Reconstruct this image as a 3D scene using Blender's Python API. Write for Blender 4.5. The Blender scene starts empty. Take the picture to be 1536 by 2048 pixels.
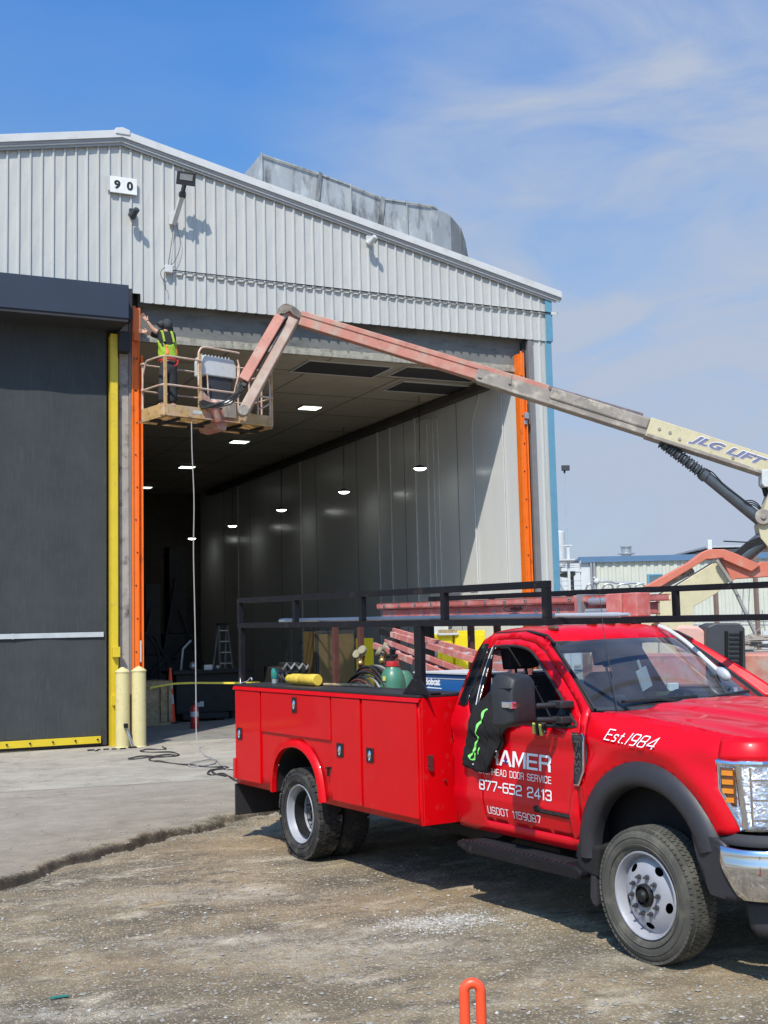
import bpy, bmesh, math, random
import numpy as np
from mathutils import Vector, Matrix, Quaternion
from mathutils.geometry import delaunay_2d_cdt
S = bpy.context.scene
COL = S.collection
# ---------------------------------------------------------------- camera
CAMP = Vector((0.0, 0.0, 2.04))
RI = Vector((0.90588672, -0.42288421, -0.02319915))
UP = Vector((-0.02056447, -0.09863262, 0.99491141))
FW = Vector((0.42302051, 0.90079995, 0.09804637))
FPX = 2393.8
cd = bpy.data.cameras.new('camera')
co = bpy.data.objects.new('camera', cd); COL.objects.link(co)
co.matrix_world = Matrix(((RI.x, UP.x, -FW.x, CAMP.x), (RI.y, UP.y, -FW.y, CAMP.y), (RI.z, UP.z, -FW.z, CAMP.z), (0, 0, 0, 1)))
cd.sensor_fit = 'VERTICAL'; cd.sensor_height = 24.0; cd.lens = 24.0 * FPX / 2048.0
cd.clip_start = 0.05; cd.clip_end = 3000
S.camera = co
# ---------------------------------------------------------------- sky + sun
SUND = Vector((0.85, 1.0, -1.657)).normalized()
W = bpy.data.worlds.new('World'); S.world = W; W.use_nodes = True
nt = W.node_tree; nt.nodes.clear()
N = nt.nodes.new
sky = N('ShaderNodeTexSky'); sky.sky_type = 'NISHITA'; sky.sun_disc = False
sky.sun_elevation = math.radians(51.6); sky.sun_rotation = math.radians(220.4)
sky.air_density = 1.0; sky.dust_density = 1.2; sky.ozone_density = 1.6
bg = N('ShaderNodeBackground'); bg.inputs[1].default_value = 0.15
outw = N('ShaderNodeOutputWorld')
tc = N('ShaderNodeTexCoord')
mp = N('ShaderNodeMapping'); mp.inputs['Scale'].default_value = (1.0, 1.0, 2.6); mp.inputs['Rotation'].default_value = (0.25, -0.2, 0.3)
nz = N('ShaderNodeTexNoise'); nz.inputs['Scale'].default_value = 1.9; nz.inputs['Detail'].default_value = 6; nz.inputs['Roughness'].default_value = 0.5; nz.inputs['Distortion'].default_value = 0.35
rp = N('ShaderNodeValToRGB'); rp.color_ramp.elements[0].position = 0.38; rp.color_ramp.elements[1].position = 0.74
sx = N('ShaderNodeSeparateXYZ')
mr = N('ShaderNodeMapRange'); mr.inputs['From Min'].default_value = 0.62; mr.inputs['From Max'].default_value = 0.05; mr.inputs['To Min'].default_value = 0.10; mr.inputs['To Max'].default_value = 0.55
mu = N('ShaderNodeMath'); mu.operation = 'MULTIPLY'
mx = N('ShaderNodeMix'); mx.data_type = 'RGBA'; mx.blend_type = 'MIX'
hs = N('ShaderNodeHueSaturation'); hs.inputs['Saturation'].default_value = 1.15; hs.inputs['Value'].default_value = 1.0
L = nt.links.new
cdir = (FW + RI * ((1500 - 768) / FPX) - UP * ((520 - 1024) / FPX)).normalized()
dt = N('ShaderNodeVectorMath'); dt.operation = 'DOT_PRODUCT'; dt.inputs[1].default_value = cdir; L(tc.outputs['Generated'], dt.inputs[0])
dm = N('ShaderNodeMapRange'); dm.interpolation_type = 'SMOOTHSTEP'; dm.inputs['From Min'].default_value = 0.905; dm.inputs['From Max'].default_value = 0.995; dm.inputs['To Min'].default_value = 0.0; dm.inputs['To Max'].default_value = 0.86; L(dt.outputs['Value'], dm.inputs['Value'])
tint = N('ShaderNodeMix'); tint.data_type = 'RGBA'; tint.blend_type = 'MULTIPLY'; tint.inputs[0].default_value = 1.0
gz_ = N('ShaderNodeValToRGB'); ge = gz_.color_ramp.elements; ge[0].position = 0.0; ge[0].color = (0.50, 0.55, 0.64, 1); ge[1].position = 0.62; ge[1].color = (0.62, 1.02, 1.38, 1)
e_ = ge.new(0.12); e_.color = (0.60, 0.70, 0.82, 1); e_ = ge.new(0.30); e_.color = (0.66, 0.90, 1.05, 1); e_ = ge.new(0.45); e_.color = (0.50, 0.94, 1.28, 1)
L(tc.outputs['Generated'], mp.inputs['Vector']); L(mp.outputs[0], nz.inputs['Vector']); L(nz.outputs['Fac'], rp.inputs[0])
L(tc.outputs['Generated'], sx.inputs[0]); L(sx.outputs['Z'], mr.inputs['Value']); L(sx.outputs['Z'], gz_.inputs[0])
nz2 = N('ShaderNodeTexNoise'); nz2.inputs['Scale'].default_value = 5.5; nz2.inputs['Detail'].default_value = 7; nz2.inputs['Roughness'].default_value = 0.55; nz2.inputs['Distortion'].default_value = 0.6; L(mp.outputs[0], nz2.inputs['Vector'])
nr = N('ShaderNodeMapRange'); nr.inputs['From Min'].default_value = .35; nr.inputs['From Max'].default_value = .68; nr.inputs['To Min'].default_value = .45; nr.inputs['To Max'].default_value = 1.3; L(nz2.outputs['Fac'], nr.inputs['Value'])
cm = N('ShaderNodeMath'); cm.operation = 'MULTIPLY'; L(nr.outputs[0], cm.inputs[0]); L(dm.outputs[0], cm.inputs[1])
ca = N('ShaderNodeMath'); ca.operation = 'ADD'; ca.use_clamp = True; L(mu.outputs[0], ca.inputs[0]); L(cm.outputs[0], ca.inputs[1])
L(rp.outputs[0], mu.inputs[0]); L(mr.outputs[0], mu.inputs[1])
L(sky.outputs[0], hs.inputs['Color']); L(hs.outputs[0], tint.inputs[6]); L(gz_.outputs[0], tint.inputs[7]); L(tint.outputs[2], mx.inputs[6]); mx.inputs[7].default_value = (2.7, 3.15, 4.0, 1)
L(ca.outputs[0], mx.inputs[0]); L(mx.outputs[2], bg.inputs[0]); L(bg.outputs[0], outw.inputs[0])
sl = bpy.data.lights.new('sun', 'SUN'); sl.energy = 4.3; sl.angle = math.radians(0.5); sl.color = (1.0, 0.945, 0.85)
so = bpy.data.objects.new('sun', sl); COL.objects.link(so)
so.rotation_euler = SUND.to_track_quat('-Z', 'Y').to_euler(); so.location = (-20, -30, 50)
S.view_settings.view_transform = 'Standard'; S.view_settings.look = 'None'; S.view_settings.gamma = 1.0
S.view_settings.exposure = 0.18
S.cycles.use_denoising = True
S.cycles.max_bounces = 10; S.cycles.diffuse_bounces = 5; S.cycles.glossy_bounces = 4; S.cycles.transparent_max_bounces = 12
S.cycles.sample_clamp_indirect = 6.0

# ---------------------------------------------------------------- helpers
def P(u, v, X=None, Y=None, Z=None, d=None):
    """world point on the line of sight of photo pixel (u,v) at a known plane or distance"""
    q = FW + RI * ((u - 768) / FPX) - UP * ((v - 1024) / FPX)
    if X is not None: t = (X - CAMP.x) / q.x
    elif Y is not None: t = (Y - CAMP.y) / q.y
    elif Z is not None: t = (Z - CAMP.z) / q.z
    else: t = d
    return CAMP + q * t
ang = math.radians(-83.696)
TRK = Matrix.Translation((5.115, 10.484, 0)) @ Matrix.Rotation(ang, 4, 'Z')
TRI = TRK.inverted()
def TP(u, v, x=None, y=None, z=None):
    """pixel -> truck frame (x forward, y left, z up)"""
    q = FW + RI * ((u - 768) / FPX) - UP * ((v - 1024) / FPX)
    o = TRI @ CAMP; q = TRI.to_3x3() @ q
    if x is not None: t = (x - o.x) / q.x
    elif y is not None: t = (y - o.y) / q.y
    else: t = (z - o.z) / q.z
    return o + q * t
BASE = {}
def props(o, label=None, cat=None, group=None, kind=None):
    if label: o['label'] = label
    if cat: o['category'] = cat
    if group: o['group'] = group
    if kind: o['kind'] = kind
    return o
def thing(name, label, cat, base=(0, 0, 0), group=None, M=None, kind=None):
    o = bpy.data.objects.new(name, None); COL.objects.link(o)
    o.empty_display_size = 0.2
    o.matrix_world = (M or Matrix()) @ Matrix.Translation(base)
    BASE[o.name] = Vector(base)
    return props(o, label, cat, group, kind)
class MB:
    def __init__(s): s.v = []; s.f = []; s.m = []; s.s = []
    def add(s, vs, fs, mi=0, sm=False, M=None):
        b = len(s.v)
        s.v += [tuple(M @ Vector(v)) if M else tuple(v) for v in vs]
        s.f += [tuple(i + b for i in f) for f in fs]; s.m += [mi] * len(fs); s.s += [sm] * len(fs)
        return s
    def box(s, x0, x1, y0, y1, z0, z1, mi=0, M=None):
        if x0 > x1: x0, x1 = x1, x0
        if y0 > y1: y0, y1 = y1, y0
        if z0 > z1: z0, z1 = z1, z0
        v = [(x, y, z) for z in (z0, z1) for y in (y0, y1) for x in (x0, x1)]
        return s.add(v, [(0, 2, 3, 1), (4, 5, 7, 6), (0, 1, 5, 4), (1, 3, 7, 5), (3, 2, 6, 7), (2, 0, 4, 6)], mi, False, M)
    def bar(s, p, q, w, h=None, mi=0, up=(0, 0, 1)):
        """rectangular bar from p to q"""
        p = Vector(p); q = Vector(q); h = h or w; d = (q - p); l = d.length; d.normalize()
        u = Vector(up)
        if abs(d.dot(u)) > 0.99: u = Vector((0, 1, 0))
        r = d.cross(u).normalized(); u = r.cross(d)
        M = Matrix(((d.x, r.x, u.x, p.x), (d.y, r.y, u.y, p.y), (d.z, r.z, u.z, p.z), (0, 0, 0, 1)))
        return s.box(0, l, -w / 2, w / 2, -h / 2, h / 2, mi, M)
    def tube(s, pts, r, n=8, mi=0, caps=True, closed=False):
        pts = [Vector(p) for p in pts]; k = len(pts)
        rr = r if isinstance(r, (list, tuple)) else [r] * k
        t0 = None; vs = []; ref = None
        for i, p in enumerate(pts):
            a = pts[i - 1] if (i > 0 or closed) else p; b = pts[(i + 1) % k] if (i < k - 1 or closed) else p
            t = (b - a).normalized() if (b - a).length > 1e-9 else Vector((0, 0, 1))
            if ref is None:
                ref = Vector((0, 0, 1)) if abs(t.z) < 0.9 else Vector((1, 0, 0))
            ref = (ref - t * ref.dot(t));
            if ref.length < 1e-6: ref = t.orthogonal()
            ref.normalize(); b2 = t.cross(ref)
            for j in range(n):
                a_ = 2 * math.pi * j / n
                vs.append(p + (ref * math.cos(a_) + b2 * math.sin(a_)) * rr[i])
        fs = []
        for i in range(k if closed else k - 1):
            for j in range(n):
                i2 = (i + 1) % k
                fs.append((i * n + j, i * n + (j + 1) % n, i2 * n + (j + 1) % n, i2 * n + j))
        s.add(vs, fs, mi, True)
        if caps and not closed:
            b = len(s.v) - len(vs)
            s.f.append(tuple(b + j for j in range(n))[::-1]); s.m.append(mi); s.s.append(False)
            s.f.append(tuple(b + (k - 1) * n + j for j in range(n))); s.m.append(mi); s.s.append(False)
        return s
    def lathe(s, prof, n=32, mi=0, M=None, sm=True, a0=0.0, a1=2 * math.pi):
        """prof = [(r, z)]; revolve about z"""
        full = abs(a1 - a0 - 2 * math.pi) < 1e-6; k = n if full else n + 1
        vs = [(r * math.cos(a0 + (a1 - a0) * j / n), r * math.sin(a0 + (a1 - a0) * j / n), z) for (r, z) in prof for j in range(k)]
        fs = []
        for i in range(len(prof) - 1):
            for j in range(n):
                j2 = (j + 1) % k if full else j + 1
                fs.append((i * k + j, i * k + j2, (i + 1) * k + j2, (i + 1) * k + j))
        return s.add(vs, fs, mi, sm, M)
    def prism(s, poly, a, b, axis='y', mi=0, M=None):
        """poly in the two other axes, extruded from a to b along axis"""
        def mk(p, t):
            if axis == 'y': return (p[0], t, p[1])
            if axis == 'x': return (t, p[0], p[1])
            return (p[0], p[1], t)
        n = len(poly); vs = [mk(p, a) for p in poly] + [mk(p, b) for p in poly]
        fs = [tuple(range(n))[::-1], tuple(range(n, 2 * n))] + [(i, (i + 1) % n, (i + 1) % n + n, i + n) for i in range(n)]
        return s.add(vs, fs, mi, False, M)
    def grid(s, nu, nv, fn, mi=0, sm=True, M=None):
        vs = [fn(i / nu, j / nv) for j in range(nv + 1) for i in range(nu + 1)]
        fs = [(j * (nu + 1) + i, j * (nu + 1) + i + 1, (j + 1) * (nu + 1) + i + 1, (j + 1) * (nu + 1) + i) for j in range(nv) for i in range(nu)]
        return s.add(vs, fs, mi, sm, M)
    def ball(s, c, r, n=12, mi=0, M=None):
        c = Vector(c); r = Vector((r, r, r)) if not hasattr(r, '__len__') else Vector(r)
        def fn(u, v):
            a = 2 * math.pi * u; b = math.pi * (v - .5)
            return (c.x + r.x * math.cos(b) * math.cos(a), c.y + r.y * math.cos(b) * math.sin(a), c.z + r.z * math.sin(b))
        return s.grid(n, max(6, n // 2), fn, mi, True, M)
    def build(s, name, mats, parent=None, bevel=0, label=None, cat=None, group=None, kind=None, M=None, origin=None, solid=0, fixn=True, segs=2, sharp=35):
        me = bpy.data.meshes.new(name)
        if parent is not None: base = BASE[parent.name]
        elif origin is not None: base = Vector(origin)
        elif M is not None or cat:
            xs = np.array(s.v); base = Vector(((xs[:, 0].min() + xs[:, 0].max()) / 2, (xs[:, 1].min() + xs[:, 1].max()) / 2, xs[:, 2].min()))
        else: base = Vector((0, 0, 0))
        vs = [(v[0] - base.x, v[1] - base.y, v[2] - base.z) for v in s.v]
        me.from_pydata(vs, [], s.f)
        for m in (mats if isinstance(mats, (list, tuple)) else [mats]): me.materials.append(m)
        me.polygons.foreach_set('material_index', s.m); me.polygons.foreach_set('use_smooth', s.s)
        me.update()
        if fixn and len(s.f) < 60000:
            bm = bmesh.new(); bm.from_mesh(me); bmesh.ops.recalc_face_normals(bm, faces=bm.faces); bm.to_mesh(me); bm.free()
        if any(s.s): me.set_sharp_from_angle(angle=math.radians(sharp))
        o = bpy.data.objects.new(name, me); COL.objects.link(o)
        BASE[o.name] = base
        if parent is not None: o.parent = parent
        else: o.matrix_world = (M or Matrix()) @ Matrix.Translation(base)
        if bevel:
            b = o.modifiers.new('b', 'BEVEL'); b.width = bevel; b.segments = segs; b.limit_method = 'ANGLE'; b.angle_limit = math.radians(40)
            b.harden_normals = False
        if solid:
            d = o.modifiers.new('s', 'SOLIDIFY'); d.thickness = abs(solid); d.offset = 1 if solid > 0 else -1
        return props(o, label, cat, group, kind)
def sub(parent, base=None): pass
def kids(o, parent, base):
    return o
def pip(p, poly):
    x, y = p; c = False; n = len(poly); j = n - 1
    for i in range(n):
        xi, yi = poly[i]; xj, yj = poly[j]
        if (yi > y) != (yj > y) and x < (xj - xi) * (y - yi) / (yj - yi) + xi: c = not c
        j = i
    return c
def dens(poly, st):
    o = []
    for i in range(len(poly)):
        a = poly[i]; b = poly[(i + 1) % len(poly)]; l = math.hypot(b[0] - a[0], b[1] - a[1]); n = max(1, int(l / st))
        o += [(a[0] + (b[0] - a[0]) * k / n, a[1] + (b[1] - a[1]) * k / n) for k in range(n)]
    return o
def panel(mb, outline, holes, step, fn, mi=0):
    """fill a 2D outline (with holes) with a dense triangle mesh and map it through fn(a,b)->(x,y,z)"""
    pts = []; edges = []
    for ring in [outline] + list(holes):
        r = dens(ring, step); b = len(pts); pts += r; edges += [(b + i, b + (i + 1) % len(r)) for i in range(len(r))]
    xs = [p[0] for p in outline]; ys = [p[1] for p in outline]
    nx = int((max(xs) - min(xs)) / step) + 1; ny = int((max(ys) - min(ys)) / step) + 1
    bp = np.array(pts)
    for i in range(nx + 1):
        for j in range(ny + 1):
            p = (min(xs) + i * step, min(ys) + j * step)
            if pip(p, outline) and not any(pip(p, h) for h in holes):
                if ((bp[:, 0] - p[0]) ** 2 + (bp[:, 1] - p[1]) ** 2).min() > (step * .45) ** 2: pts.append(p)
    r = delaunay_2d_cdt([Vector(p) for p in pts], edges, [], 0, 1e-5)
    V = r[0]; F = []
    for f in r[2]:
        c = ((V[f[0]][0] + V[f[1]][0] + V[f[2]][0]) / 3, (V[f[0]][1] + V[f[1]][1] + V[f[2]][1]) / 3)
        if pip(c, outline) and not any(pip(c, h) for h in holes): F.append(tuple(f))
    return mb.add([fn(v[0], v[1]) for v in V], F, mi, True)
def arc(cx, cy, rx, ry, a0, a1, n):
    return [(cx + rx * math.cos(math.radians(a0 + (a1 - a0) * i / n)), cy + ry * math.sin(math.radians(a0 + (a1 - a0) * i / n))) for i in range(n + 1)]
def catmull(pts, n=6, closed=False):
    pts = [Vector(p) for p in pts]; k = len(pts); o = []
    for i in range(k if closed else k - 1):
        p0 = pts[i - 1] if (i > 0 or closed) else pts[0]; p1 = pts[i]; p2 = pts[(i + 1) % k]; p3 = pts[(i + 2) % k] if (closed or i + 2 < k) else p2
        for j in range(n):
            t = j / n
            o.append(0.5 * ((2 * p1) + (p2 - p0) * t + (2 * p0 - 5 * p1 + 4 * p2 - p3) * t * t + (3 * p1 - p0 - 3 * p2 + p3) * t ** 3))
    if not closed: o.append(pts[-1])
    return o
def writing(name, txt, mat_, parent, o, r, u, width, height, depth=0.001, bold=0.0, shear=0.0, M=None, label=None, spacing=1.0, fn=None):
    """flat lettering as a mesh: o = lower-left corner, r/u = directions"""
    cu = bpy.data.curves.new(name, 'FONT'); cu.body = txt; cu.size = 1; cu.offset = bold; cu.shear = shear; cu.space_character = spacing
    cu.resolution_u = 4
    ob = bpy.data.objects.new(name + '_c', cu); COL.objects.link(ob)
    dg = bpy.context.evaluated_depsgraph_get(); me0 = bpy.data.meshes.new_from_object(ob.evaluated_get(dg))
    vs = np.array([v.co[:] for v in me0.vertices]); fs = [tuple(p.vertices) for p in me0.polygons]
    bpy.data.objects.remove(ob); bpy.data.curves.remove(cu)
    x0, x1, y0, y1 = vs[:, 0].min(), vs[:, 0].max(), vs[:, 1].min(), vs[:, 1].max()
    o = Vector(o); r = Vector(r).normalized(); u = Vector(u).normalized(); nrm = r.cross(u)
    mb = MB(); out = []
    for v in vs:
        a = (v[0] - x0) / (x1 - x0) * width; b = (v[1] - y0) / (y1 - y0) * height
        p = o + r * a + u * b + nrm * depth
        if fn: p = Vector(fn(p))
        out.append(p)
    mb.add(out, fs, 0, False)
    return mb.build(name, mat_, parent, label=label, fixn=False)

# ---------------------------------------------------------------- materials
def mat(name, rgb, rough=0.6, metal=0.0, var=0.12, vs=6.0, bump=0.0, bs=40.0, bd=0.01, coat=0.0, dirt=None, dirt2=None, trans=0, emit=None, estr=1.0, spec=0.5, stretch=None, aniso=None, rvar=0.1):
    """one procedural material: base colour with noise variation, optional dirt layers (rgb, amount, scale, stretch) and bump"""
    m = bpy.data.materials.new(name); m.use_nodes = True; t = m.node_tree; n = t.nodes; l = t.links; b = n['Principled BSDF']
    tcn = n.new('ShaderNodeTexCoord'); src = tcn.outputs['Object']
    def noise(sc, det=5, st=None, ro=0.6):
        q = n.new('ShaderNodeTexNoise'); q.inputs['Scale'].default_value = sc; q.inputs['Detail'].default_value = det; q.inputs['Roughness'].default_value = ro
        if st:
            mm = n.new('ShaderNodeMapping'); mm.inputs['Scale'].default_value = st; l.new(src, mm.inputs['Vector']); l.new(mm.outputs[0], q.inputs['Vector'])
        else: l.new(src, q.inputs['Vector'])
        return q.outputs['Fac']
    def mixc(fac, a, c2):
        q = n.new('ShaderNodeMix'); q.data_type = 'RGBA'; l.new(fac, q.inputs[0])
        for s_, val in ((6, a), (7, c2)):
            if hasattr(val, 'is_output'): l.new(val, q.inputs[s_])
            else: q.inputs[s_].default_value = (*val, 1)
        return q.outputs[2]
    f = noise(vs, 5, stretch)
    lo = tuple(c * (1 - var) for c in rgb); hi = tuple(min(1, c * (1 + var)) for c in rgb)
    rm = n.new('ShaderNodeMapRange'); rm.inputs['From Min'].default_value = .3; rm.inputs['From Max'].default_value = .7; l.new(f, rm.inputs['Value'])
    c = mixc(rm.outputs[0], lo, hi)
    for D in (dirt, dirt2):
        if D:
            g = noise(D[2], 8, D[3] if len(D) > 3 else None, .65)
            r2 = n.new('ShaderNodeMapRange'); r2.inputs['From Min'].default_value = .62 - D[1] * .35; r2.inputs['From Max'].default_value = .78 - D[1] * .25
            l.new(g, r2.inputs['Value']); c = mixc(r2.outputs[0], c, D[0])
    l.new(c, b.inputs['Base Color'])
    rr = n.new('ShaderNodeMapRange'); rr.inputs['To Min'].default_value = max(0.02, rough - rvar); rr.inputs['To Max'].default_value = min(1, rough + rvar); l.new(noise(vs * 1.7, 4), rr.inputs['Value'])
    l.new(rr.outputs[0], b.inputs['Roughness'])
    b.inputs['Metallic'].default_value = metal; b.inputs['Specular IOR Level'].default_value = spec
    if coat: b.inputs['Coat Weight'].default_value = coat; b.inputs['Coat Roughness'].default_value = 0.04
    if bump:
        bn = n.new('ShaderNodeBump'); bn.inputs['Strength'].default_value = bump; bn.inputs['Distance'].default_value = bd
        l.new(noise(bs, 6, stretch), bn.inputs['Height']); l.new(bn.outputs[0], b.inputs['Normal'])
    if emit: b.inputs['Emission Color'].default_value = (*emit, 1); b.inputs['Emission Strength'].default_value = estr
    return m
def glass(name, tint=(0.75, 0.8, 0.82), refl=1.0, ior=1.5, dust_sheen=.04):
    m = bpy.data.materials.new(name); m.use_nodes = True; t = m.node_tree; n = t.nodes; l = t.links; n.clear()
    o = n.new('ShaderNodeOutputMaterial'); tr = n.new('ShaderNodeBsdfTransparent'); tr.inputs[0].default_value = (*tint, 1)
    gl = n.new('ShaderNodeBsdfGlossy'); gl.inputs['Roughness'].default_value = 0.02; gl.inputs['Color'].default_value = (refl, refl, refl, 1)
    fr = n.new('ShaderNodeFresnel'); fr.inputs['IOR'].default_value = ior; mx_ = n.new('ShaderNodeMixShader')
    l.new(fr.outputs[0], mx_.inputs[0]); l.new(tr.outputs[0], mx_.inputs[1]); l.new(gl.outputs[0], mx_.inputs[2])
    df = n.new('ShaderNodeBsdfDiffuse'); df.inputs[0].default_value = (.5, .5, .52, 1); m2 = n.new('ShaderNodeMixShader'); tcg = n.new('ShaderNodeTexCoord'); ng = n.new('ShaderNodeTexNoise'); ng.inputs['Scale'].default_value = 3.0; ng.inputs['Detail'].default_value = 6; l.new(tcg.outputs['Object'], ng.inputs['Vector'])  # pale diffuse film: dust, with the sky's reflection put into its colour
    rg_ = n.new('ShaderNodeMapRange'); rg_.inputs['From Min'].default_value = .3; rg_.inputs['From Max'].default_value = .7; rg_.inputs['To Min'].default_value = dust_sheen * .5; rg_.inputs['To Max'].default_value = dust_sheen * 1.4; l.new(ng.outputs['Fac'], rg_.inputs['Value']); l.new(rg_.outputs[0], m2.inputs[0]); l.new(mx_.outputs[0], m2.inputs[1]); l.new(df.outputs[0], m2.inputs[2]); l.new(m2.outputs[0], o.inputs[0])
    return m
M_ = {}
M_['red'] = mat('truck_red_paint', (0.62, 0.0005, 0.008), 0.36, 0, .03, 3, coat=.40, rvar=.05, spec=.2)
M_['redbody'] = mat('service_body_red_paint', (0.60, 0.0005, 0.004), 0.40, 0, .04, 3, coat=.18, rvar=.05, spec=.2, dirt=((0.50, 0.03, 0.03), .08, 9))
M_['blackplastic'] = mat('black_plastic', (0.022, 0.022, 0.024), 0.55, 0, .15, 20, bump=.15, bs=300, bd=.002)
M_['flare'] = mat('grey_black_flare_plastic', (0.028, 0.027, 0.031), 0.5, 0, .1, 12, bump=.1, bs=400, bd=.001)
M_['blacksteel'] = mat('black_steel', (0.009, 0.008, 0.010), 0.5, 0, .2, 10, bump=.1, bs=60, bd=.003, dirt=((0.07, 0.045, 0.035), .12, 8), spec=.3)
M_['brownsteel'] = mat('primed_brown_steel', (0.10, 0.035, 0.025), 0.55, 0, .2, 10)
M_['chassis'] = mat('chassis_black', (0.012, 0.012, 0.012), 0.8, 0, .2, 6)
M_['liner'] = mat('wheel_liner', (0.010, 0.009, 0.009), 0.95, 0, .2, 6)
M_['rubber'] = mat('tyre_rubber', (0.028, 0.026, 0.025), 0.8, 0, .2, 8, bump=.2, bs=80, bd=.003, dirt=((0.10, 0.09, 0.07), .35, 6))
M_['rubber2'] = mat('dusty_tyre_rubber', (0.07, 0.067, 0.056), 0.85, 0, .2, 8, bump=.2, bs=80, bd=.003, dirt=((0.14, 0.13, 0.10), .4, 7))
M_['rim'] = mat('silver_painted_rim', (0.33, 0.335, 0.365), 0.45, 0.05, .06, 8, coat=.3, dirt=((0.42, 0.40, 0.38), .2, 12))
M_['hub'] = mat('dark_hub', (0.02, 0.02, 0.02), 0.5, .4, .2, 20)
M_['nut'] = mat('steel_nut', (0.18, 0.18, 0.19), 0.35, 0.9, .1, 20)
M_['chrome'] = mat('chrome', (0.78, 0.78, 0.80), 0.06, 1.0, .02, 4, rvar=.03)
M_['chromelens'] = mat('headlight_reflector', (0.85, 0.86, 0.88), 0.10, 1.0, .15, 20, bump=1.0, bs=22, bd=.03, rvar=.05)
M_['amber'] = mat('amber_lens', (0.75, 0.25, 0.02), 0.2, 0, .1, 30, coat=.8)
M_['amberdark'] = mat('amber_lens_dark', (0.12, 0.05, 0.02), 0.2, 0, .1, 30, coat=.8)
M_['white'] = mat('white_vinyl', (0.86, 0.86, 0.86), 0.5, 0, .03, 10)
M_['bluevinyl'] = mat('blue_vinyl', (0.03, 0.03, 0.25), 0.5, 0, .03, 10)
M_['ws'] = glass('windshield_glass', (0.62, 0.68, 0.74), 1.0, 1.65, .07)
M_['wg'] = glass('window_glass', (0.72, 0.78, 0.80))
M_['tint'] = mat('tinted_black_glass', (0.008, 0.009, 0.011), 0.12, 0, .02, 3, rvar=.02, spec=.35)
M_['seat'] = mat('dark_seat_cloth', (0.03, 0.032, 0.038), 0.9, 0, .2, 20)
M_['dash'] = mat('dark_dashboard', (0.02, 0.019, 0.022), 0.7, 0, .2, 20)
M_['paper'] = mat('pale_paper', (0.65, 0.78, 0.80), 0.8, 0, .05, 10)
M_['yellowcard'] = mat('yellow_card', (0.72, 0.68, 0.12), 0.7, 0, .05, 10)
M_['clad'] = mat('white_cladding', (0.505, 0.505, 0.475), 0.45, 0, .05, .9, dirt=((0.42, 0.44, 0.42), .22, 2.2, (6, 6, .5)), dirt2=((0.35, 0.34, 0.30), .02, 14), stretch=(3, 3, .3))
M_['trim'] = mat('white_eave_trim', (0.60, 0.60, 0.585), 0.45, 0, .05, 2, dirt=((0.5, 0.5, 0.46), .2, 3))
M_['trimgrey'] = mat('grey_gutter_trim', (0.36, 0.37, 0.38), 0.4, 0, .08, 3)
M_['roofm'] = mat('pale_roof_sheet', (0.60, 0.60, 0.57), 0.5, 0, .06, 2)
M_['bluetrim'] = mat('blue_corner_trim', (0.12, 0.29, 0.40), 0.45, 0, .06, 4)
M_['galv'] = mat('weathered_galvanised', (0.40, 0.41, 0.40), 0.5, .35, .15, 1.5, dirt=((0.07, 0.07, 0.07), .35, 1.4, (1.6, 1, .5)), dirt2=((0.62, 0.62, 0.58), .3, 2.5, (1, 1, .4)), stretch=(1, 1, .4))
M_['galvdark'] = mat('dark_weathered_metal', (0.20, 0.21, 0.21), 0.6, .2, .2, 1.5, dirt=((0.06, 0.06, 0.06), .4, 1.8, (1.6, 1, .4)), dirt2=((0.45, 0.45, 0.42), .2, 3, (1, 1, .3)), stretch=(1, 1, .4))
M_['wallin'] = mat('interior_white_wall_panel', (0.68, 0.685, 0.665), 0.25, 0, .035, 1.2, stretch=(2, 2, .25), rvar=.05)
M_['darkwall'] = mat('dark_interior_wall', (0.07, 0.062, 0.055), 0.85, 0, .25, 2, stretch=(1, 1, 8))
M_['ceil'] = mat('interior_ceiling_panel', (0.37, 0.33, 0.265), 0.6, 0, .10, 1.5, dirt=((0.27, 0.235, 0.185), .2, 3))
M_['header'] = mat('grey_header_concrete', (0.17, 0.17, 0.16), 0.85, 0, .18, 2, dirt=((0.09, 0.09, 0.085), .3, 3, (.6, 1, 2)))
M_['hedge_sunlit'] = mat('sunlit_beige_edge', (0.34, 0.32, 0.26), 0.85, 0, .2, 5, dirt=((0.16, 0.15, 0.13), .35, 5, (2, 1, .6)), bump=.6, bs=20, bd=.02)  # sunlight on the header's rough lower strip put into a lighter beige
M_['orange'] = mat('orange_track_paint', (0.85, 0.17, 0.012), 0.42, 0, .08, 4, coat=.15, dirt=((0.32, 0.06, 0.02), .12, 5, (1, 1, .5)))
M_['yellow'] = mat('yellow_frame_paint', (0.66, 0.48, 0.02), 0.45, 0, .06, 4, coat=.2, dirt=((0.5, 0.36, 0.05), .1, 6))
M_['cream'] = mat('cream_bollard_paint', (0.62, 0.53, 0.26), 0.55, 0, .06, 5, dirt=((0.52, 0.42, 0.2), .2, 7), dirt2=((0.25, 0.2, 0.13), .02, 20))
M_['jamb'] = mat('grey_worn_jamb', (0.36, 0.32, 0.28), 0.8, 0, .15, 3, dirt=((0.07, 0.04, 0.03), .28, 3.5))
M_['darkgap'] = mat('dark_seal', (0.03, 0.03, 0.035), 0.8, 0, .1, 3)
M_['greyjamb'] = mat('dark_grey_jamb_flashing', (0.20, 0.19, 0.19), 0.6, 0, .1, 3)
M_['curtain'] = mat('dark_fabric_curtain', (0.046, 0.051, 0.054), 0.75, 0, .12, 2, bump=.35, bs=55, bd=.005, dirt=((0.062, 0.064, 0.063), .3, 6, (5, 1, .35)), spec=.3)
M_['hood'] = mat('navy_door_hood', (0.026, 0.036, 0.058), 0.5, 0, .06, 2)
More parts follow.
